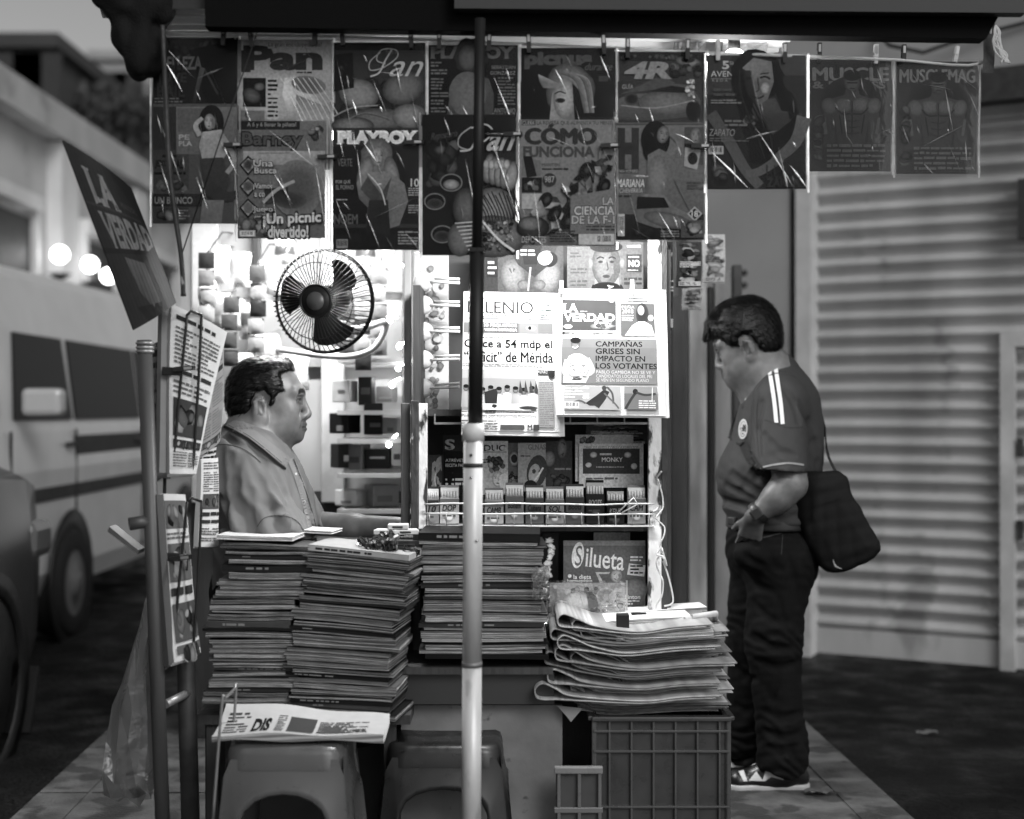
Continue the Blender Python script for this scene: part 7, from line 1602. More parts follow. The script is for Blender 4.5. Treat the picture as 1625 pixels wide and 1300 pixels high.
# scraps on the ground
for k, (x, y, z, r_, g, lab) in enumerate(((-2.3, 6.1, -.117, 30, .5, 'small pale paper scrap lying on the dark road at the left'), (-1.30, 4.9, .006, 75, .4, 'curled dry leaf like scrap on the left pavement edge'), (1.75, 6.0, -.117, 10, .45, 'flat torn scrap lying on the dark road right of the standing man'), (2.3, 5.3, -.117, 50, .35, 'crumpled scrap on the road near the right picture edge'), (1.0, 4.62, .006, 20, .4, 'tiny paper scrap on the pavement in front of the man\'s shoes'))):
    rr_ = random.Random(k); m = MB(); cs_, sn_ = math.cos(R(r_)), math.sin(R(r_))
    m.grid(lambda u, v: Vector((x + (u - .5) * .09 * cs_ - (v - .5) * .05 * sn_, y + (u - .5) * .09 * sn_ + (v - .5) * .05 * cs_, z + .012 * abs(math.sin(u * 4 + v * 3 + k)))), 5, 4, g)
    tag(m.build('paper_scrap', M_NEWS, fix=False), lab, 'paper', 'scraps on the ground')
# ================================================================ people
M_SKIN = mat('skin', attr=True, rough=.44, spec=.45, var=.13, vscale=55, bump=.22, bscale=300, sss=.12, bdist=.002)
M_HAIR = mat('hair', attr=True, rough=.36, spec=.26, bump=.6, bscale=190, stretch=(.35, 1, 1.2), bdist=.004)
M_SHIRT = mat('shirt_cloth', attr=True, rough=.85, spec=.15, bump=.25, bscale=500, bdist=.002)
M_JERSEY = mat('jersey_cloth', attr=True, rough=.7, spec=.25, bump=.2, bscale=600, bdist=.0015)
M_JEANS = mat('jeans_cloth', attr=True, rough=.85, spec=.12, bump=.5, bscale=260, var=.25, vscale=14, bdist=.003)
M_BAGC = mat('bag_cloth', attr=True, rough=.75, spec=.2, bump=.5, bscale=350, bdist=.002)
M_SHOE = mat('shoe', attr=True, rough=.35, spec=.5)
def A(v): return np.array(v, float)
class Grooved:
    """cloth with creases pressed in along lines drawn over its surface"""
    def __init__(s, fn, lines, d0, d1, k=.014):
        s.fn = fn; s.k = k; s.c = []
        for (pts, r, dep) in lines:
            p, ray = march(fn, [a for a, _ in pts], [b for _, b in pts], d0, d1)
            if not march.hit.all(): continue
            p = p - ray * (r - dep); n = len(p)
            for i in range(n - 1): s.c.append((p[i], p[i + 1], r * (1 if i else .8), r * (1 if i < n - 2 else .7)))
        s.lo = np.min([np.minimum(a, b) for a, b, _, _ in s.c], 0) - .06; s.hi = np.max([np.maximum(a, b) for a, b, _, _ in s.c], 0) + .06
    def __call__(s, X):
        d = s.fn(X); m = np.all((X > s.lo) & (X < s.hi), axis=1)
        if not m.any(): return d
        Y = X[m]; e = d[m]
        for a, b, r1, r2 in s.c:
            ba = b - a; h = np.clip((Y - a) @ ba / max(ba @ ba, 1e-12), 0, 1); q = -(np.linalg.norm(Y - a - h[:, None] * ba, axis=1) - (r1 + (r2 - r1) * h))
            t = np.maximum(s.k - np.abs(e - q), 0) / s.k; e = np.maximum(e, q) + t * t * s.k * .25
        d = d.copy(); d[m] = e; return d
def strands(ho, fn, O, Rm, flow, n, ln, w, seed, g0, g1, lift=.004):
    """single locks of hair laid over the hair's surface along a combing direction"""
    me = ho.data; rnd = np.random.RandomState(seed); q = np.array(ho.parent.matrix_basis if ho.parent else np.eye(4))
    co = np.empty(len(me.vertices) * 3, np.float32); me.vertices.foreach_get('co', co); co = co.reshape(-1, 3).astype(float)
    p = co[rnd.randint(0, len(co), n)]; L = rnd.uniform(*ln, n); seg = 5; path = []; h = .002
    def grad(X): return np.stack([fn(X + np.eye(3)[i] * h) - fn(X - np.eye(3)[i] * h) for i in range(3)], 1) / (2 * h)
    jit = rnd.normal(size=(n, 3)) * .28; lf = rnd.uniform(.2, 1, n) * lift
    for k in range(seg + 1):
        g = grad(p); g = g / np.maximum(np.linalg.norm(g, axis=1), 1e-6)[:, None]; d = fn(p); f = k / seg
        p = p - g * (d - lf * (.15 + .85 * f))[:, None]; loc = (p - O) @ Rm; t = flow(loc) @ Rm.T + jit
        t = t - g * np.sum(t * g, axis=1)[:, None]; t = t / np.maximum(np.linalg.norm(t, axis=1), 1e-6)[:, None]
        path.append((p.copy(), t, g)); p = p + t * (L / seg)[:, None]
    vs = []; fs = []; gs = []
    for i in range(n):
        b = len(vs); gg = rnd.uniform(g0, g1)
        for k, (pp, t, g) in enumerate(path):
            s = np.cross(t[i], g[i]) * w * (1 - .85 * (k / seg) ** 1.5); vs += [tuple(pp[i] - s), tuple(pp[i] + s)]; gs += [gg, gg]
        fs += [(b + 2 * k, b + 2 * k + 1, b + 2 * k + 3, b + 2 * k + 2) for k in range(seg)]
    m = MB(); m.add(vs, fs, gs, 0, True); return m.build('hair_locks', M_HAIR, ho, fix=False)
# ---------------------------------------------------------------- the vendor, seated, looking to the right
VD = 4.05
def V(px, py, dy=0.0): return A(P(px, py, VD + dy))
hv = Body(); Ov = V(421, 640, 0.02); Rv = rotm((math.cos(R(4)), math.sin(R(4)), -.02)); Sv = 1.0
head_shape(hv, Ov, Rv, Sv, 1.12, 1.15)
hv.cap(V(408, 668, .01), V(398, 712, .01), .066, .074, .03); hv.cap(V(398, 712, .01), V(408, 800, .01), .09, .13, .06)
hv.cap(V(432, 690, .02), V(425, 715, .02), .045, .05, .03)
hv.cap(V(398, 728, -.13), V(398, 728, .17), .06, .06, .05)
hv.cap(V(392, 735, -.17), V(418, 835, -.22), .05, .043, .03); hv.cap(V(418, 835, -.22), V(470, 880, -.14), .042, .032, .02)
hv.cap(V(425, 740, .19), V(485, 826, .17), .05, .045, .03); hv.cap(V(485, 832, .16), V(560, 838, .10), .042, .040, .02); hv.cap(V(560, 838, .10), V(634, 836, .03), .040, .028, .02)
hand(hv, V(636, 836, .03), (1, -.15, -.08), (0, -.2, 1), side=-1, curl=(24, 28, 32, 36)); hand(hv, V(472, 882, -.14), (1, .3, -.2), (0, -.2, 1), side=1)
ven = skin('person', hv, V(338, 905, -.32), V(716, 556, .30), .0031, M_SKIN, None, head_colour(Ov, Rv, Sv, .46, .06, .66, .16))
tag(ven, 'seated vendor with dark hair in a pale grey work shirt, gazing right', 'person')
def hx(b, s): 
    b.cap((.045 * s, 0, .118 * s), (.072 * s, 0, .094 * s), .016 * s, .014 * s, .02)
hair = hair_shape(Ov, Rv, Sv, [(.083, .14), (.081, .094), (.060, .092), (.046, .084), (.056, .052), (.060, .034), (.044, .030), (.034, .010), (.026, -.018), (.019, -.016), (.020, .020), (.006, .036), (-.020, .030), (-.030, .004), (-.034, -.04), (-.060, -.052), (-.11, -.05), (-.14, .0), (-.13, .14)], .0125, 3, .0028, hx)
def hcol(X):
    q = (X - Ov) @ Rv; c = np.full(len(X), .05); return np.where((q[:, 0] > .015) & (q[:, 2] < .075), .13, c)
ho = skin('hair', hair, V(345, 695, -.14), V(490, 545, .18), .0030, M_HAIR, ven, hcol, smooth_it=0)
def flow(q):
    f = np.stack([-np.ones(len(q)) * .9, np.sign(q[:, 1]) * .12, -.15 - np.clip((.07 - q[:, 2]) * 12, 0, 1.4)], 1); return f
strands(ho, hair, Ov, Rv, flow, 2000, (.012, .032), .0014, 4, .015, .10, .0060)
sv = Body()
sv.ell(V(412, 800, .01), (.120, .185, .20), .03); sv.cap(V(396, 730, -.13), V(402, 730, .17), .082, .082, .07); sv.ell(V(380, 735, .01), (.075, .17, .10), .06)
sv.cap(V(398, 694, .01), V(400, 735, .01), .070, .10, .05); sv.ell(V(452, 810, .02), (.08, .15, .14), .05); sv.ell(V(418, 900, .01), (.15, .20, .12), .06)
sv.cap(V(384, 738, -.155), V(420, 838, -.215), .082, .088, .05); sv.cap(V(420, 838, -.215), V(446, 848, -.19), .088, .080, .03)
sv.cap(V(420, 738, .17), V(482, 822, .17), .075, .066, .04)
sv.cap(V(414, 660, .01), V(400, 706, .01), .071, .073, .006, '-'); sv.cap(V(436, 690, .02), V(462, 735, .02), .05, .02, .01, '-')
f1 = waves(.016, 31, 4, 16, 44, (1.3, .7, .55)); f2 = waves(.012, 32, 4, 34, 80, (1.2, .8, .40), True)
def vfold(X):
    # pleats falling from the shoulder to the elbow, deeper lower down
    w = np.clip((V(0, 700)[2] - X[:, 2]) / .18, 0.15, 1); return w * (f1(X) + f2(X)) + .009 * w * np.sin((X[:, 0] * .85 + X[:, 2] * .42) * 95 + 2 * np.sin(X[:, 2] * 14))
sv.folds.append(vfold)
vl = [(((392, 722), (412, 760), (436, 812)), .016, .008), (((378, 730), (392, 775), (408, 828)), .018, .009), (((362, 722), (368, 765), (380, 830)), .018, .008), (((347, 715), (347, 760), (356, 815)), .014, .006), (((412, 724), (440, 770), (466, 815)), .016, .008), (((432, 738), (458, 782), (480, 830)), .014, .007), (((400, 705), (420, 735), (438, 770)), .012, .005), (((352, 690), (376, 704), (400, 712)), .010, .004), (((420, 800), (440, 808), (470, 812)), .012, .005), (((372, 790), (392, 812), (402, 838)), .013, .006), (((448, 765), (462, 800), (470, 838)), .012, .006), (((340, 780), (352, 800), (358, 840)), .012, .005), (((384, 715), (372, 745), (366, 775)), .012, .005)]
svg = Grooved(sv, vl, 3.6, 4.6)
sh_ = skin('shirt', svg, V(322, 960, -.36), V(530, 640, .32), .0046, M_SHIRT, ven, None, .44, smooth_it=0)
# collar folded over, and the button placket
pr = Print(2); pr.poly([(361, 653), (380, 664), (404, 682), (432, 704), (458, 724), (461, 731), (453, 741), (446, 736), (420, 714), (394, 694), (372, 682), (356, 674)], .47); pr.stroke([(357, 672), (373, 680), (395, 692), (421, 712), (447, 734)], 1.2, .30)
decal(pr, 'collar', sv, 3.6, 4.6, M_SHIRT, sh_, .0018, .010, .0085)
pr = Print(2); pr.stroke([(355, 677), (372, 686), (394, 698), (420, 718), (446, 740), (454, 744)], 3.4, .10)  # dark line painted below the collar for its shade
decal(pr, 'collar_shade', sv, 3.6, 4.6, M_SHIRT, sh_, .0018, .010, .0040)
pr = Print(2); pr.stroke([(344, 706), (366, 706), (392, 716), (414, 734)], 1.1, .26); decal(pr, 'yoke_seam', svg, 3.6, 4.6, M_SHIRT, sh_, .0018, .010, .0014)
pr = Print(2); pr.stroke([(461, 728), (474, 760), (486, 800), (498, 846)], [11, 13], .50); pr.stroke([(466, 728), (479, 762), (492, 800), (503, 842)], 1.6, .25)
for (x, y) in ((470, 752), (483, 796)): pr.blob(x, y, 2.2, 2.2, .8, .6)
decal(pr, 'placket', svg, 3.6, 4.6, M_SHIRT, sh_, .0018, .012, .0022)
pr = Print(2); pr.stroke([(408, 836), (420, 822), (446, 818), (470, 826), (482, 842)], 1.6, .30)
decal(pr, 'sleeve_seam', svg, 3.6, 4.6, M_SHIRT, sh_, .0018, .012, .0012)
bt = Body(); bt.ell(V(420, 935, .01), (.16, .19, .11), .04)
for s_ in (-1, 1): bt.cap(V(430, 945, .1 * s_), V(560, 950, .13 * s_), .085, .065, .04); bt.cap(V(560, 950, .13 * s_), V(570, 1160, .13 * s_), .062, .05, .03)
skin('trousers', bt, V(320, 1190, -.3), V(620, 880, .3), .010, M_JEANS, ven, None, .14)

# ---------------------------------------------------------------- the standing man, head bowed over the papers
SD_ = 4.80
def G(px, py, dy=0.0): return A(P(px, py, SD_ + dy))
fw = A((-math.cos(R(19)) * math.cos(R(21)), math.sin(R(19)) * math.cos(R(21)), -math.sin(R(21))))
Rg = rotm(fw, (-.2, 0, 1)); Og = G(1188, 547, 0.0); Sg_ = 1.0
gb = Body(); head_shape(gb, Og, Rg, Sg_, 1.22, 1.0)
gb.cap(G(1204, 570, .0), G(1228, 612, .0), .070, .080, .05); gb.cap(G(1228, 612, 0), G(1232, 690, 0), .10, .13, .06)
gb.cap(G(1180, 598, .01), G(1205, 612, .0), .046, .06, .05); gb.ell(G(1212, 582, 0), (.06, .066, .06), .05)
gb.cap(G(1236, 640, -.15), G(1238, 640, .15), .06, .06, .05)
def garm(s_):
    sh0 = G(1240, 645, .17 * s_); el = G(1254, 768, .235 * s_); wr = G(1199, 818, .225 * s_)
    gb.cap(sh0, el, .058, .056, .04); gb.cap(el, G(1235, 789, .235 * s_), .047, .046, .02); gb.cap(G(1235, 789, .235 * s_), wr, .046, .030, .03)
    d = nrm(G(1187, 862, .165 * s_) - wr); hand(gb, wr, d, (-.15, 1.0 * s_, 0), side=1 if s_ < 0 else -1, curl=(22, 22, 22, 22), sc=1.0, thumb=(26, 10))
garm(-1); garm(1)
def gcol(X):
    c = head_colour(Og, Rg, Sg_, .43, .04, .55, .10, .65)(X); return c
man = skin('person', gb, G(1110, 905, -.36), G(1300, 465, .36), .0032, M_SKIN, None, gcol)
tag(man, 'stout black haired man standing with bowed head, hand in his jeans pocket', 'person')
def hx2(b, s):
    b.cap((.03 * s, 0, .128 * s), (.092 * s, 0, .092 * s), .030 * s, .022 * s, .03); b.cap((.092 * s, 0, .092 * s), (.122 * s, 0, .068 * s), .020 * s, .008 * s, .02); b.ell((-.02 * s, 0, .09 * s), (.085 * s, .074 * s, .066 * s), .03)
    b.cap((.09 * s, -.03 * s, .095 * s), (.114 * s, -.026 * s, .072 * s), .016 * s, .006 * s, .02); b.cap((.08 * s, .02 * s, .100 * s), (.126 * s, .01 * s, .078 * s), .020 * s, .005 * s, .02); b.ell((.01 * s, 0, .095 * s), (.095 * s, .078 * s, .062 * s), .03); b.ell((-.045 * s, 0, .05 * s), (.078 * s, .080 * s, .085 * s), .03)
hair = hair_shape(Og, Rg, Sg_, [(.150, .18), (.150, .050), (.106, .066), (.086, .060), (.064, .040), (.046, .014), (.022, .008), (.016, .030), (-.004, .038), (-.026, .028), (-.036, -.010), (-.046, -.046), (-.085, -.066), (-.13, -.05), (-.16, .0), (-.14, .18)], .0155, 8, .0022, hx2)
ho = skin('hair', hair, G(1090, 605, -.16), G(1268, 455, .18), .0031, M_HAIR, man, None, .03, smooth_it=0)
def flow2(q):
    top = np.clip((q[:, 2] - .05) * 14, 0, 1); f = np.stack([np.where(q[:, 0] > .06, .7, -.75), .25 * np.sign(q[:, 1]), -.25 - (1 - top) * .9], 1); return f
strands(ho, hair, Og, Rg, flow2, 2400, (.028, .060), .0016, 6, .01, .07, .0085)
# fringe and crown tufts
m = MB(); rf = random.Random(12)
def hl(x, y, z): return Vector(Og + Rg @ (A((x, y, z)) * Sg_))
for k in range(70):
    y = rf.uniform(-.055, .055); x1 = rf.uniform(.118, .146) - abs(y) * .35; z1 = rf.uniform(.050, .076)
    m.tube([hl(.070, y * .8, .118), hl(.098, y * .9, .104 + rf.uniform(-.006, .008)), hl(x1 - .012, y + rf.uniform(-.008, .008), .082 + rf.uniform(-.012, .010)), hl(x1, y + rf.uniform(-.012, .012), z1)], [.0030, .0034, .0022, .0004], 5, rf.uniform(.02, .06), cap=False)
for k in range(60):
    y = rf.uniform(-.078, -.05); x = rf.uniform(.02, .085); z = rf.uniform(.03, .05)
    m.tube([hl(x - .01, y * .98, z + .035), hl(x, y * 1.08, z + .016), hl(x + rf.uniform(-.006, .006), y * 1.02, z - rf.uniform(.0, .016))], [.0022, .0022, .0004], 5, rf.uniform(.02, .06), cap=False)
m.build('fringe', M_HAIR, man, fix=False)
# jersey
gj = Body()
gj.ell(G(1216, 764, 0), (.150, .185, .165), .03); gj.ell(G(1196, 758, 0), (.112, .155, .125), .06); gj.ell(G(1234, 682, 0), (.142, .195, .16), .06); gj.cap(G(1238, 628, -.14), G(1238, 628, .14), .075, .075, .06)
gj.ell(G(1256, 648, 0), (.072, .15, .11), .06); gj.cap(G(1222, 596, 0), G(1236, 640, 0), .080, .11, .05); gj.cap(G(1230, 594, 0), G(1244, 640, 0), .074, .10, .04); gj.ell(G(1225, 820, 0), (.146, .185, .08), .05); gj.ell(G(1274, 725, 0), (.052, .15, .13), .05)
gs = Body()
for s_ in (-1, 1):
    gs.cap(G(1238, 640, .160 * s_), G(1238, 760, .222 * s_), .083, .096, .035)
    gs.cap(G(1244, 742, .226 * s_), G(1249, 790, .234 * s_), .070, .086, .006, '-')
gs.plane(G(1238, 744, 0), (-.10, 0, -1), .004)
gj.cap(G(1196, 560, .0), G(1221, 606, 0), .073, .076, .004, '-')
gj.plane(G(1220, 828, 0), (.06, 0, -1), .006)
g1 = waves(.006, 51, 4, 16, 40, (.9, .8, .8)); g2 = waves(.0026, 52, 4, 50, 100, (.7, .7, 1.2), True)
hemz = G(0, 800)[2]
def jf(X):
    w = np.clip((G(0, 640)[2] - X[:, 2]) / .25, .12, 1); low = np.exp(-((X[:, 2] - hemz) / .07) ** 2)
    return w * (g1(X) + g2(X)) + .005 * low * np.sin(X[:, 2] * 110 + X[:, 0] * 38 + 2.5 * np.sin(X[:, 0] * 22 + X[:, 1] * 14))
gj.folds.append(jf)
# the sleeves end level at the elbow: cut them just above it
class Jersey:
    def __call__(s, X):
        a, b = gj(X), gs(X) + .6 * jf(X); h = np.maximum(.03 - np.abs(a - b), 0) / .03; return np.minimum(a, b) - h * h * .0075
jer0 = Jersey()
jl = [(((1272, 640), (1284, 680), (1286, 730)), .014, .006), (((1286, 668), (1292, 705), (1288, 760)), .014, .006), (((1206, 640), (1200, 680), (1204, 724)), .012, .005), (((1150, 772), (1172, 784), (1204, 800)), .016, .007), (((1150, 795), (1176, 804), (1206, 814)), .014, .006), (((1160, 752), (1180, 768), (1206, 782)), .014, .005), (((1222, 700), (1236, 716), (1262, 722)), .012, .004), (((1212, 690), (1222, 722), (1240, 734)), .010, .004), (((1240, 610), (1262, 636), (1270, 670)), .012, .004), (((1296, 700), (1300, 735), (1292, 775)), .012, .005), (((1180, 700), (1192, 740), (1200, 760)), .012, .004)]
jer = Grooved(jer0, jl, 4.2, 5.2)
jo = skin('jersey', jer, G(1118, 850, -.36), G(1330, 545, .36), .0045, M_JERSEY, man, None, .22)
pr = Print(5)
for o in (0, 10): pr.stroke([(1221 + o, 589 - o * .45), (1225 + o, 612), (1229 + o * 1.0, 640), (1232 + o, 671 + o * .2)], 6.2, .90)
pr.stroke([(1206, 596), (1192, 614), (1180, 634)], [7.5, 5], .90); pr.stroke([(1198, 664), (1222, 668), (1250, 678), (1278, 676)], .9, .24); pr.stroke([(1204, 622), (1200, 650), (1200, 700), (1206, 745)], 1.0, .25)
pr.blob(1179, 681, 7.2, 16, .80, .80, 4); pr.blob(1179, 681, 5.4, 13, .36, .36, 4); pr.blob(1179, 681, 4.6, 11.5, .76, .76, 4); pr.blob(1180, 680, 2.6, 6, .16, .2, 10, jag=.35); pr.words(1177, 687, 1182, 691, 1, .3)
pr.stroke([(1178, 644), (1177, 648)], 2, .2, False)
decal(pr, 'stripes', jer, 4.2, 5.2, M_JERSEY, jo, .0021, .010, .0018)
pr = Print(6); pr.stroke([(1189, 607), (1200, 592), (1216, 578), (1234, 566), (1243, 562)], [6, 7, 9], .42); decal(pr, 'collar', jer, 4.2, 5.2, M_JERSEY, jo, .0021, .010, .0028)
pr = Print(7); pr.stroke([(1196, 748), (1206, 743), (1226, 738), (1252, 735), (1276, 738)], 3.0, .54); decal(pr, 'cuff_trim', jer, 4.2, 5.2, M_JERSEY, jo, .0021, .010, .0020)
# belt, jeans
def legs(b):
    b.ell(G(1222, 852, 0), (.140, .180, .085), .03); b.ell(G(1248, 890, 0), (.105, .165, .10), .05); b.ell(G(1208, 875, 0), (.115, .165, .10), .04)
    b.cap(G(1238, 890, -.088), G(1228, 1020, -.098), .108, .088, .05); b.cap(G(1228, 1020, -.098), G(1240, 1196, -.105), .085, .077, .04); b.cap(G(1240, 1160, -.105), G(1242, 1208, -.106), .080, .085, .02)
    b.ell(G(1194, 880, -.152), (.062, .060, .052), .035)
    b.cap(G(1210, 890, .092), G(1196, 1020, .10), .108, .092, .05); b.cap(G(1196, 1020, .10), G(1186, 1176, .105), .086, .078, .04); b.cap(G(1187, 1150, .105), G(1186, 1184, .105), .080, .083, .02)
gl = Body(); legs(gl); gl.plane(G(1220, 826, 0), (0, 0, 1), .004)
l1 = waves(.0075, 61, 5, 16, 45, (.8, .7, 1.2)); l2 = waves(.0042, 62, 5, 55, 120, (.5, .5, 1.2), True)
def lf(X):
    z = X[:, 2]; low = np.exp(-((z - .12) / .14) ** 2) + .8 * np.exp(-((z - .52) / .12) ** 2) + .6 * np.exp(-((z - .80) / .08) ** 2)
    return l1(X) * (.5 + .5 * low) + l2(X) * (.4 + .8 * low) + .004 * low * np.sin(z * 85 + X[:, 0] * 60 + 4 * np.sin(X[:, 1] * 20 + z * 30) + 3 * np.sin(X[:, 0] * 40 + z * 15))
gl.folds.append(lf); 
class Pants:
    def __call__(s, X):
        z = X[:, 2]; foot = np.where(X[:, 1] < SD_, .055, .068) + .012 * np.sin(X[:, 0] * 40); return np.maximum(gl(X), foot - z)
pants0 = Pants()
pl = [(((1180, 880), (1205, 900), (1240, 905)), .014, .006), (((1176, 905), (1200, 930), (1232, 940)), .014, .005), (((1250, 880), (1262, 920), (1270, 960)), .014, .005), (((1196, 1010), (1226, 1030), (1262, 1030)), .016, .007), (((1206, 1050), (1236, 1062), (1268, 1052)), .014, .006), (((1196, 960), (1222, 985), (1256, 988)), .014, .005), (((1216, 1130), (1240, 1142), (1270, 1132)), .014, .007), (((1212, 1160), (1240, 1172), (1272, 1164)), .013, .007), (((1216, 1186), (1244, 1194), (1270, 1184)), .012, .006), (((1236, 1070), (1226, 1110), (1232, 1140)), .014, .005), (((1168, 1120), (1180, 1130), (1196, 1126)), .012, .005), (((1168, 1060), (1180, 1075), (1198, 1078)), .012, .005)]
pants = Grooved(pants0, pl, 4.2, 5.2)
po = skin('jeans', pants, G(1118, 1262, -.34), G(1325, 820, .34), .0058, M_JEANS, man, None, .07)
pr = Print(8); pr.stroke([(1181, 853), (1196, 856), (1216, 852), (1240, 846)], 1.4, .26); pr.stroke([(1242, 848), (1240, 880)], 1.0, .24); pr.blob(1234, 840, 2.0, 2.0, .9, .6)
decal(pr, 'pocket_seam', pants, 4.2, 5.2, M_JEANS, po, .0021, .010, .0015)
bl_ = Body(); bl_.ell(G(1222, 834, 0), (.147, .188, .30), .01); bl_.plane(G(1222, 819, 0), (0, 0, 1), .003); bl_.plane(G(1222, 837, 0), (0, 0, -1), .003)
bl_.ell(G(1222, 834, 0), (.12, .16, .28), .004, '-')
bo = skin('belt', bl_, G(1140, 845, -.24), G(1310, 812, .24), .004, mat('belt', .015, .4), man)
m = MB(); q = Vector(G(1163, 827, -.09)); m.box(q, (.016, .034, .026), .3, rot=(0, 0, R(35)), bev=.004); m.build('buckle', M_DARK, bo)
# watch
wr, el = G(1199, 818, -.225), G(1230, 790, -.235); ax = nrm(wr - el); c0 = wr - ax * .012
m = MB(); u_ = nrm(np.cross(ax, (0, 1, 0))); v_ = np.cross(ax, u_); ring = []
m.grid(lambda a, b: Vector(c0 + ax * (.024 * (b - .5)) + (u_ * math.cos(a * 6.2832) + v_ * math.sin(a * 6.2832)) * (.0375 + .002 * math.sin(b * 3.14))), 28, 4, .1); wo = m.build('watch', mat('watch_strap', .012, .4), man, fix=False)
m = MB(); q = c0 + A((-.012, -.034, .0)); m.box(Vector(q), (.036, .014, .036), .1, rot=(0, R(-35), 0), bev=.004); m.build('watch_case', mat('watch_case', .04, .25, metal=.6), wo)
# shoes
def shoe(cx, cy, dy, lab):
    b = Body(); T = lambda x, y, z=0: G(cx + x, cy - y, dy + z)
    b.cap(T(-48, 10), T(20, 13), .036, .040, .03); b.cap(T(-10, 18), T(34, 26), .042, .044, .03); b.ell(T(-52, 11), (.030, .042, .026), .02); b.cap(T(30, 20), T(46, 14), .044, .034, .02); b.cap(T(30, 30), T(34, 48), .042, .046, .02); b.cap(T(-10, 22), T(14, 38), .030, .036, .02)
    b.plane(T(0, -1), (0, 0, -1), .002)
    o = skin('shoe', b, T(-80, -6, -.09), T(72, 66, .09), .0036, M_SHOE, man, None, .10)
    s_ = Body(); s_.cap(T(-50, 1), T(-12, 1), .046, .040, .02); s_.cap(T(-12, 1), T(44, 1), .038, .040, .02); s_.ell(T(-52, 1), (.030, .044, .03), .02); s_.plane(T(0, 6.5), (0, 0, 1), .002); s_.plane(T(0, -3), (0, 0, -1), .002)
    skin('sole', s_, T(-84, -8, -.09), T(76, 12, .09), .0032, M_SHOE, o, None, .72)
    if dy < 0:
        p = Print(3); p.poly([(cx - 34, cy - 9), (cx - 22, cy - 24), (cx - 12, cy - 10), (cx - 6, cy - 26), (cx + 12, cy - 38), (cx + 8, cy - 26), (cx + 34, cy - 26), (cx + 10, cy - 20), (cx + 22, cy - 10), (cx + 2, cy - 15), (cx - 8, cy - 8)], .88, .84)
        p.poly([(cx - 50, cy - 24), (cx - 42, cy - 26), (cx - 36, cy - 8), (cx - 42, cy - 8)], .86); p.stroke([(cx - 30, cy - 34), (cx - 22, cy - 38)], 3, .85); p.stroke([(cx - 24, cy - 38), (cx - 16, cy - 44)], 3, .85); p.stroke([(cx - 18, cy - 44), (cx - 10, cy - 48)], 2.6, .8); p.stroke([(cx + 30, cy - 34), (cx + 40, cy - 38)], 3, .7)
        decal(p, 'white_flash', b, 4.2, 5.2, M_SHOE, o, .0021, .008, .0016)
    else:
        p = Print(3); p.poly([(cx - 48, cy - 10), (cx - 38, cy - 28), (cx - 26, cy - 14), (cx - 10, cy - 12)], .84); decal(p, 'white_flash', b, 4.4, 5.4, M_SHOE, o, .0021, .008, .0016)
shoe(1222, 1248, -.09, ''); shoe(1192, 1229, .10, '')
# messenger bag
ga = Body()
PL = [(1262, 770), (1276, 750), (1328, 746), (1340, 756), (1346, 782), (1389, 856), (1390, 870), (1380, 882), (1336, 908), (1318, 910), (1302, 900), (1262, 822)]
o0 = G(1320, 830, -.10); ga.poly([((x - CX) / F * (SD_ - .16), CAMH - (y - CY) / F * (SD_ - .16)) for x, y in PL], .02, '+')
ga.p[-1] = ga.p[-1][:6] + ('+',)
b1 = waves(.006, 71, 4, 18, 40); b2 = waves(.0028, 72, 4, 50, 110, (1, 1, 1), True)
class Bag:
    def __call__(s, X):
        d = ga(X); t = np.abs(X[:, 1] - (SD_ - .16) + (X[:, 0] - o0[0]) * .25); bulge = .042 + .014 * np.clip(-d / .05, 0, 1); e = t - bulge
        r = .018; q0, q1 = d + r, e + r; out = np.minimum(np.maximum(q0, q1), 0) + np.hypot(np.maximum(q0, 0), np.maximum(q1, 0)) - r
        return out + b1(X) + b2(X)
bg_ = Bag(); s_ = (SD_ - .16)
q0 = A(P(1250, 925, s_)) - A((.02, .14, .02)); q1 = A(P(1405, 735, s_)) + A((.02, .14, .02))
bago = skin('messenger_bag', bg_, q0, q1, .0045, M_BAGC, None, None, .05); tag(bago, 'black cloth shoulder bag with rounded corners hanging behind the standing man', 'shoulder bag')
pr = Print(3); pr.stroke([(1266, 822), (1288, 806), (1338, 790)], 1.6, .05); decal(pr, 'flap_seam', bg_, 4.2, 5.2, M_BAGC, bago, .0021, .010, .0015)
pr = Print(3); pr.stroke([(1322, 888), (1326, 898), (1336, 903)], [1, 3, 1], .66)
decal(pr, 'white_trim', bg_, 4.2, 5.2, M_BAGC, bago, .0021, .010, .0015)
pr = Print(3); pr.stroke([(1178, 702), (1190, 726), (1206, 748), (1226, 768)], [14, 16], .13); decal(pr, 'front_strap', jer, 4.2, 5.2, mat('strap_web', .004, .8, bump=.3, bscale=300), bago, .0021, .010, .0045)
m = MB()
def ribbon(pts, w, nor=None):
    pts = catmull([Vector(p) for p in pts], 6); vs = []
    for i, p in enumerate(pts):
        t = (pts[min(i + 1, len(pts) - 1)] - pts[max(i - 1, 0)]).normalized(); n = nor[min(i // 6, len(nor) - 1)] if nor else Vector((0, -1, 0)); s = t.cross(Vector(n)).normalized() * w / 2; n2 = s.cross(t).normalized() * .0015
        vs += [p - s - n2, p + s - n2, p + s + n2, p - s + n2]
    k = len(pts); m.add(vs, [(4 * i + j, 4 * i + (j + 1) % 4, 4 * (i + 1) + (j + 1) % 4, 4 * (i + 1) + j) for i in range(k - 1) for j in range(4)], .1, 0, False)
pts_px = [(1180, 704), (1190, 722), (1206, 744), (1224, 762)]
hp, rr_ = march(jer, [p[0] for p in pts_px], [p[1] for p in pts_px], 4.2, 5.2); hp = [Vector(p - r * .004) for p, r in zip(hp, rr_)]
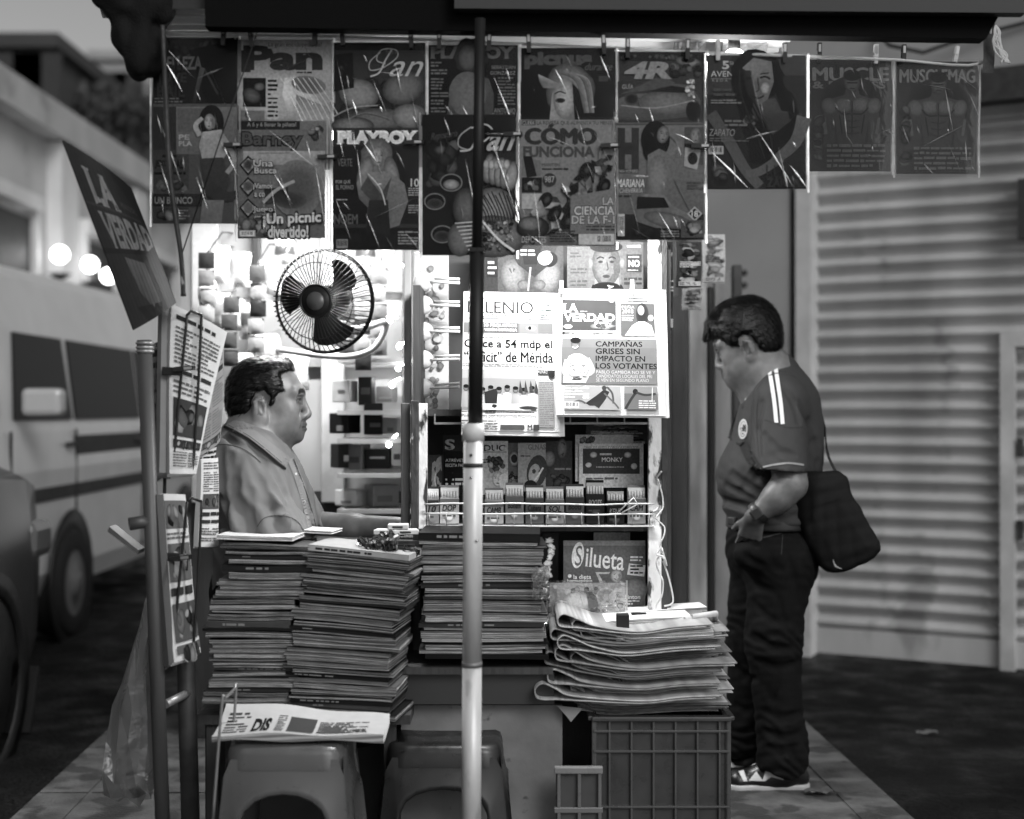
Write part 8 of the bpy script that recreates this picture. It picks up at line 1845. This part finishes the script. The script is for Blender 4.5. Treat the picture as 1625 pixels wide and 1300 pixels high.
ribbon([hp[-1]] + [Vector(A(P(1250, 775, s_ - .02))), Vector(A(P(1266, 784, s_ - .01)))], .030)
pb, nb = settle(jer, [hp[0], G(1172, 690, .04), G(1172, 660, .09), G(1184, 628, .13), G(1205, 606, .15), G(1240, 598, .14), G(1272, 612, .11), G(1292, 640, .05), G(1304, 690, -.03)], .005)
ribbon(pb, .030, nb)
ribbon([pb[-1], G(1314, 722, -.10), A(P(1330, 756, s_ + .01)), A(P(1337, 772, s_))], .030, [nb[-1], Vector((.8, -.6, 0)), Vector((.5, -.9, 0))])
m.build('strap', mat('strap_web', .014, .8, bump=.3, bscale=300), bago)
m = MB(); m.box(Vector(A(P(1333, 764, s_ - .015))), (.034, .012, .016), .3, rot=(0, R(-25), 0), bev=.003); m.build('buckle', mat('buckle', .03, .35), bago)
# ================================================================ lamps in the stand, its tubes out of sight
p = P(1165, 104, 3.72)
blb = empty('bulb_lamp', p, 'bright bare bulb hanging under the roof behind the cover of the long haired woman', 'lamp')
m = MB(); m.ball(p, (.035, .035, .045), 1); m.build('bulb', mat('bulb_glow', .8, .3, emit=24), blb)
m = MB(); m.tube([p + Vector((0, 0, .04)), p + Vector((0, 0, .08))], .016, 10); m.tube([p + Vector((0, 0, .08)), p + Vector((0, .02, .12))], .004, 6); m.build('socket', M_BLACK, blb)
lamp('bulb_light', p + Vector((-.02, .02, -.06)), 12, .04)
p = P(520, 215, 4.75)
tl = empty('tube_lamp', p, 'bright tube lamp under the roof above the seated vendor', 'lamp')
m = MB(); m.tube([p + Vector((-.3, 0, 0)), p + Vector((.3, 0, 0))], .014, 10, 1); m.build('tube', mat('bulb_glow'), tl)
m = MB(); m.box(p + Vector((0, 0, .03)), (.66, .04, .03), .7); m.build('fitting', M_PLAS, tl)
lamp('tube_light', p + Vector((0, 0, -.03)), 38, .6, 'AREA', (R(0), 0, 0), .05)

p = P(905, 245, 3.60)  # unseen tube inferred from glare, set low to light the newspapers evenly
t2 = empty('tube_lamp', p, 'bright tube lamp hidden behind the hanging covers, above the two newspapers', 'lamp')
m = MB(); m.tube([p + Vector((-.22, 0, 0)), p + Vector((.22, 0, 0))], .012, 10, 1); m.build('tube', mat('bulb_glow'), t2)
m = MB(); m.box(p + Vector((0, 0, .03)), (.5, .035, .03), .7); m.build('fitting', M_PLAS, t2)
lamp('tube_light', p + Vector((0, .01, -.03)), 18, .42, 'AREA', (R(20), 0, 0), .05)
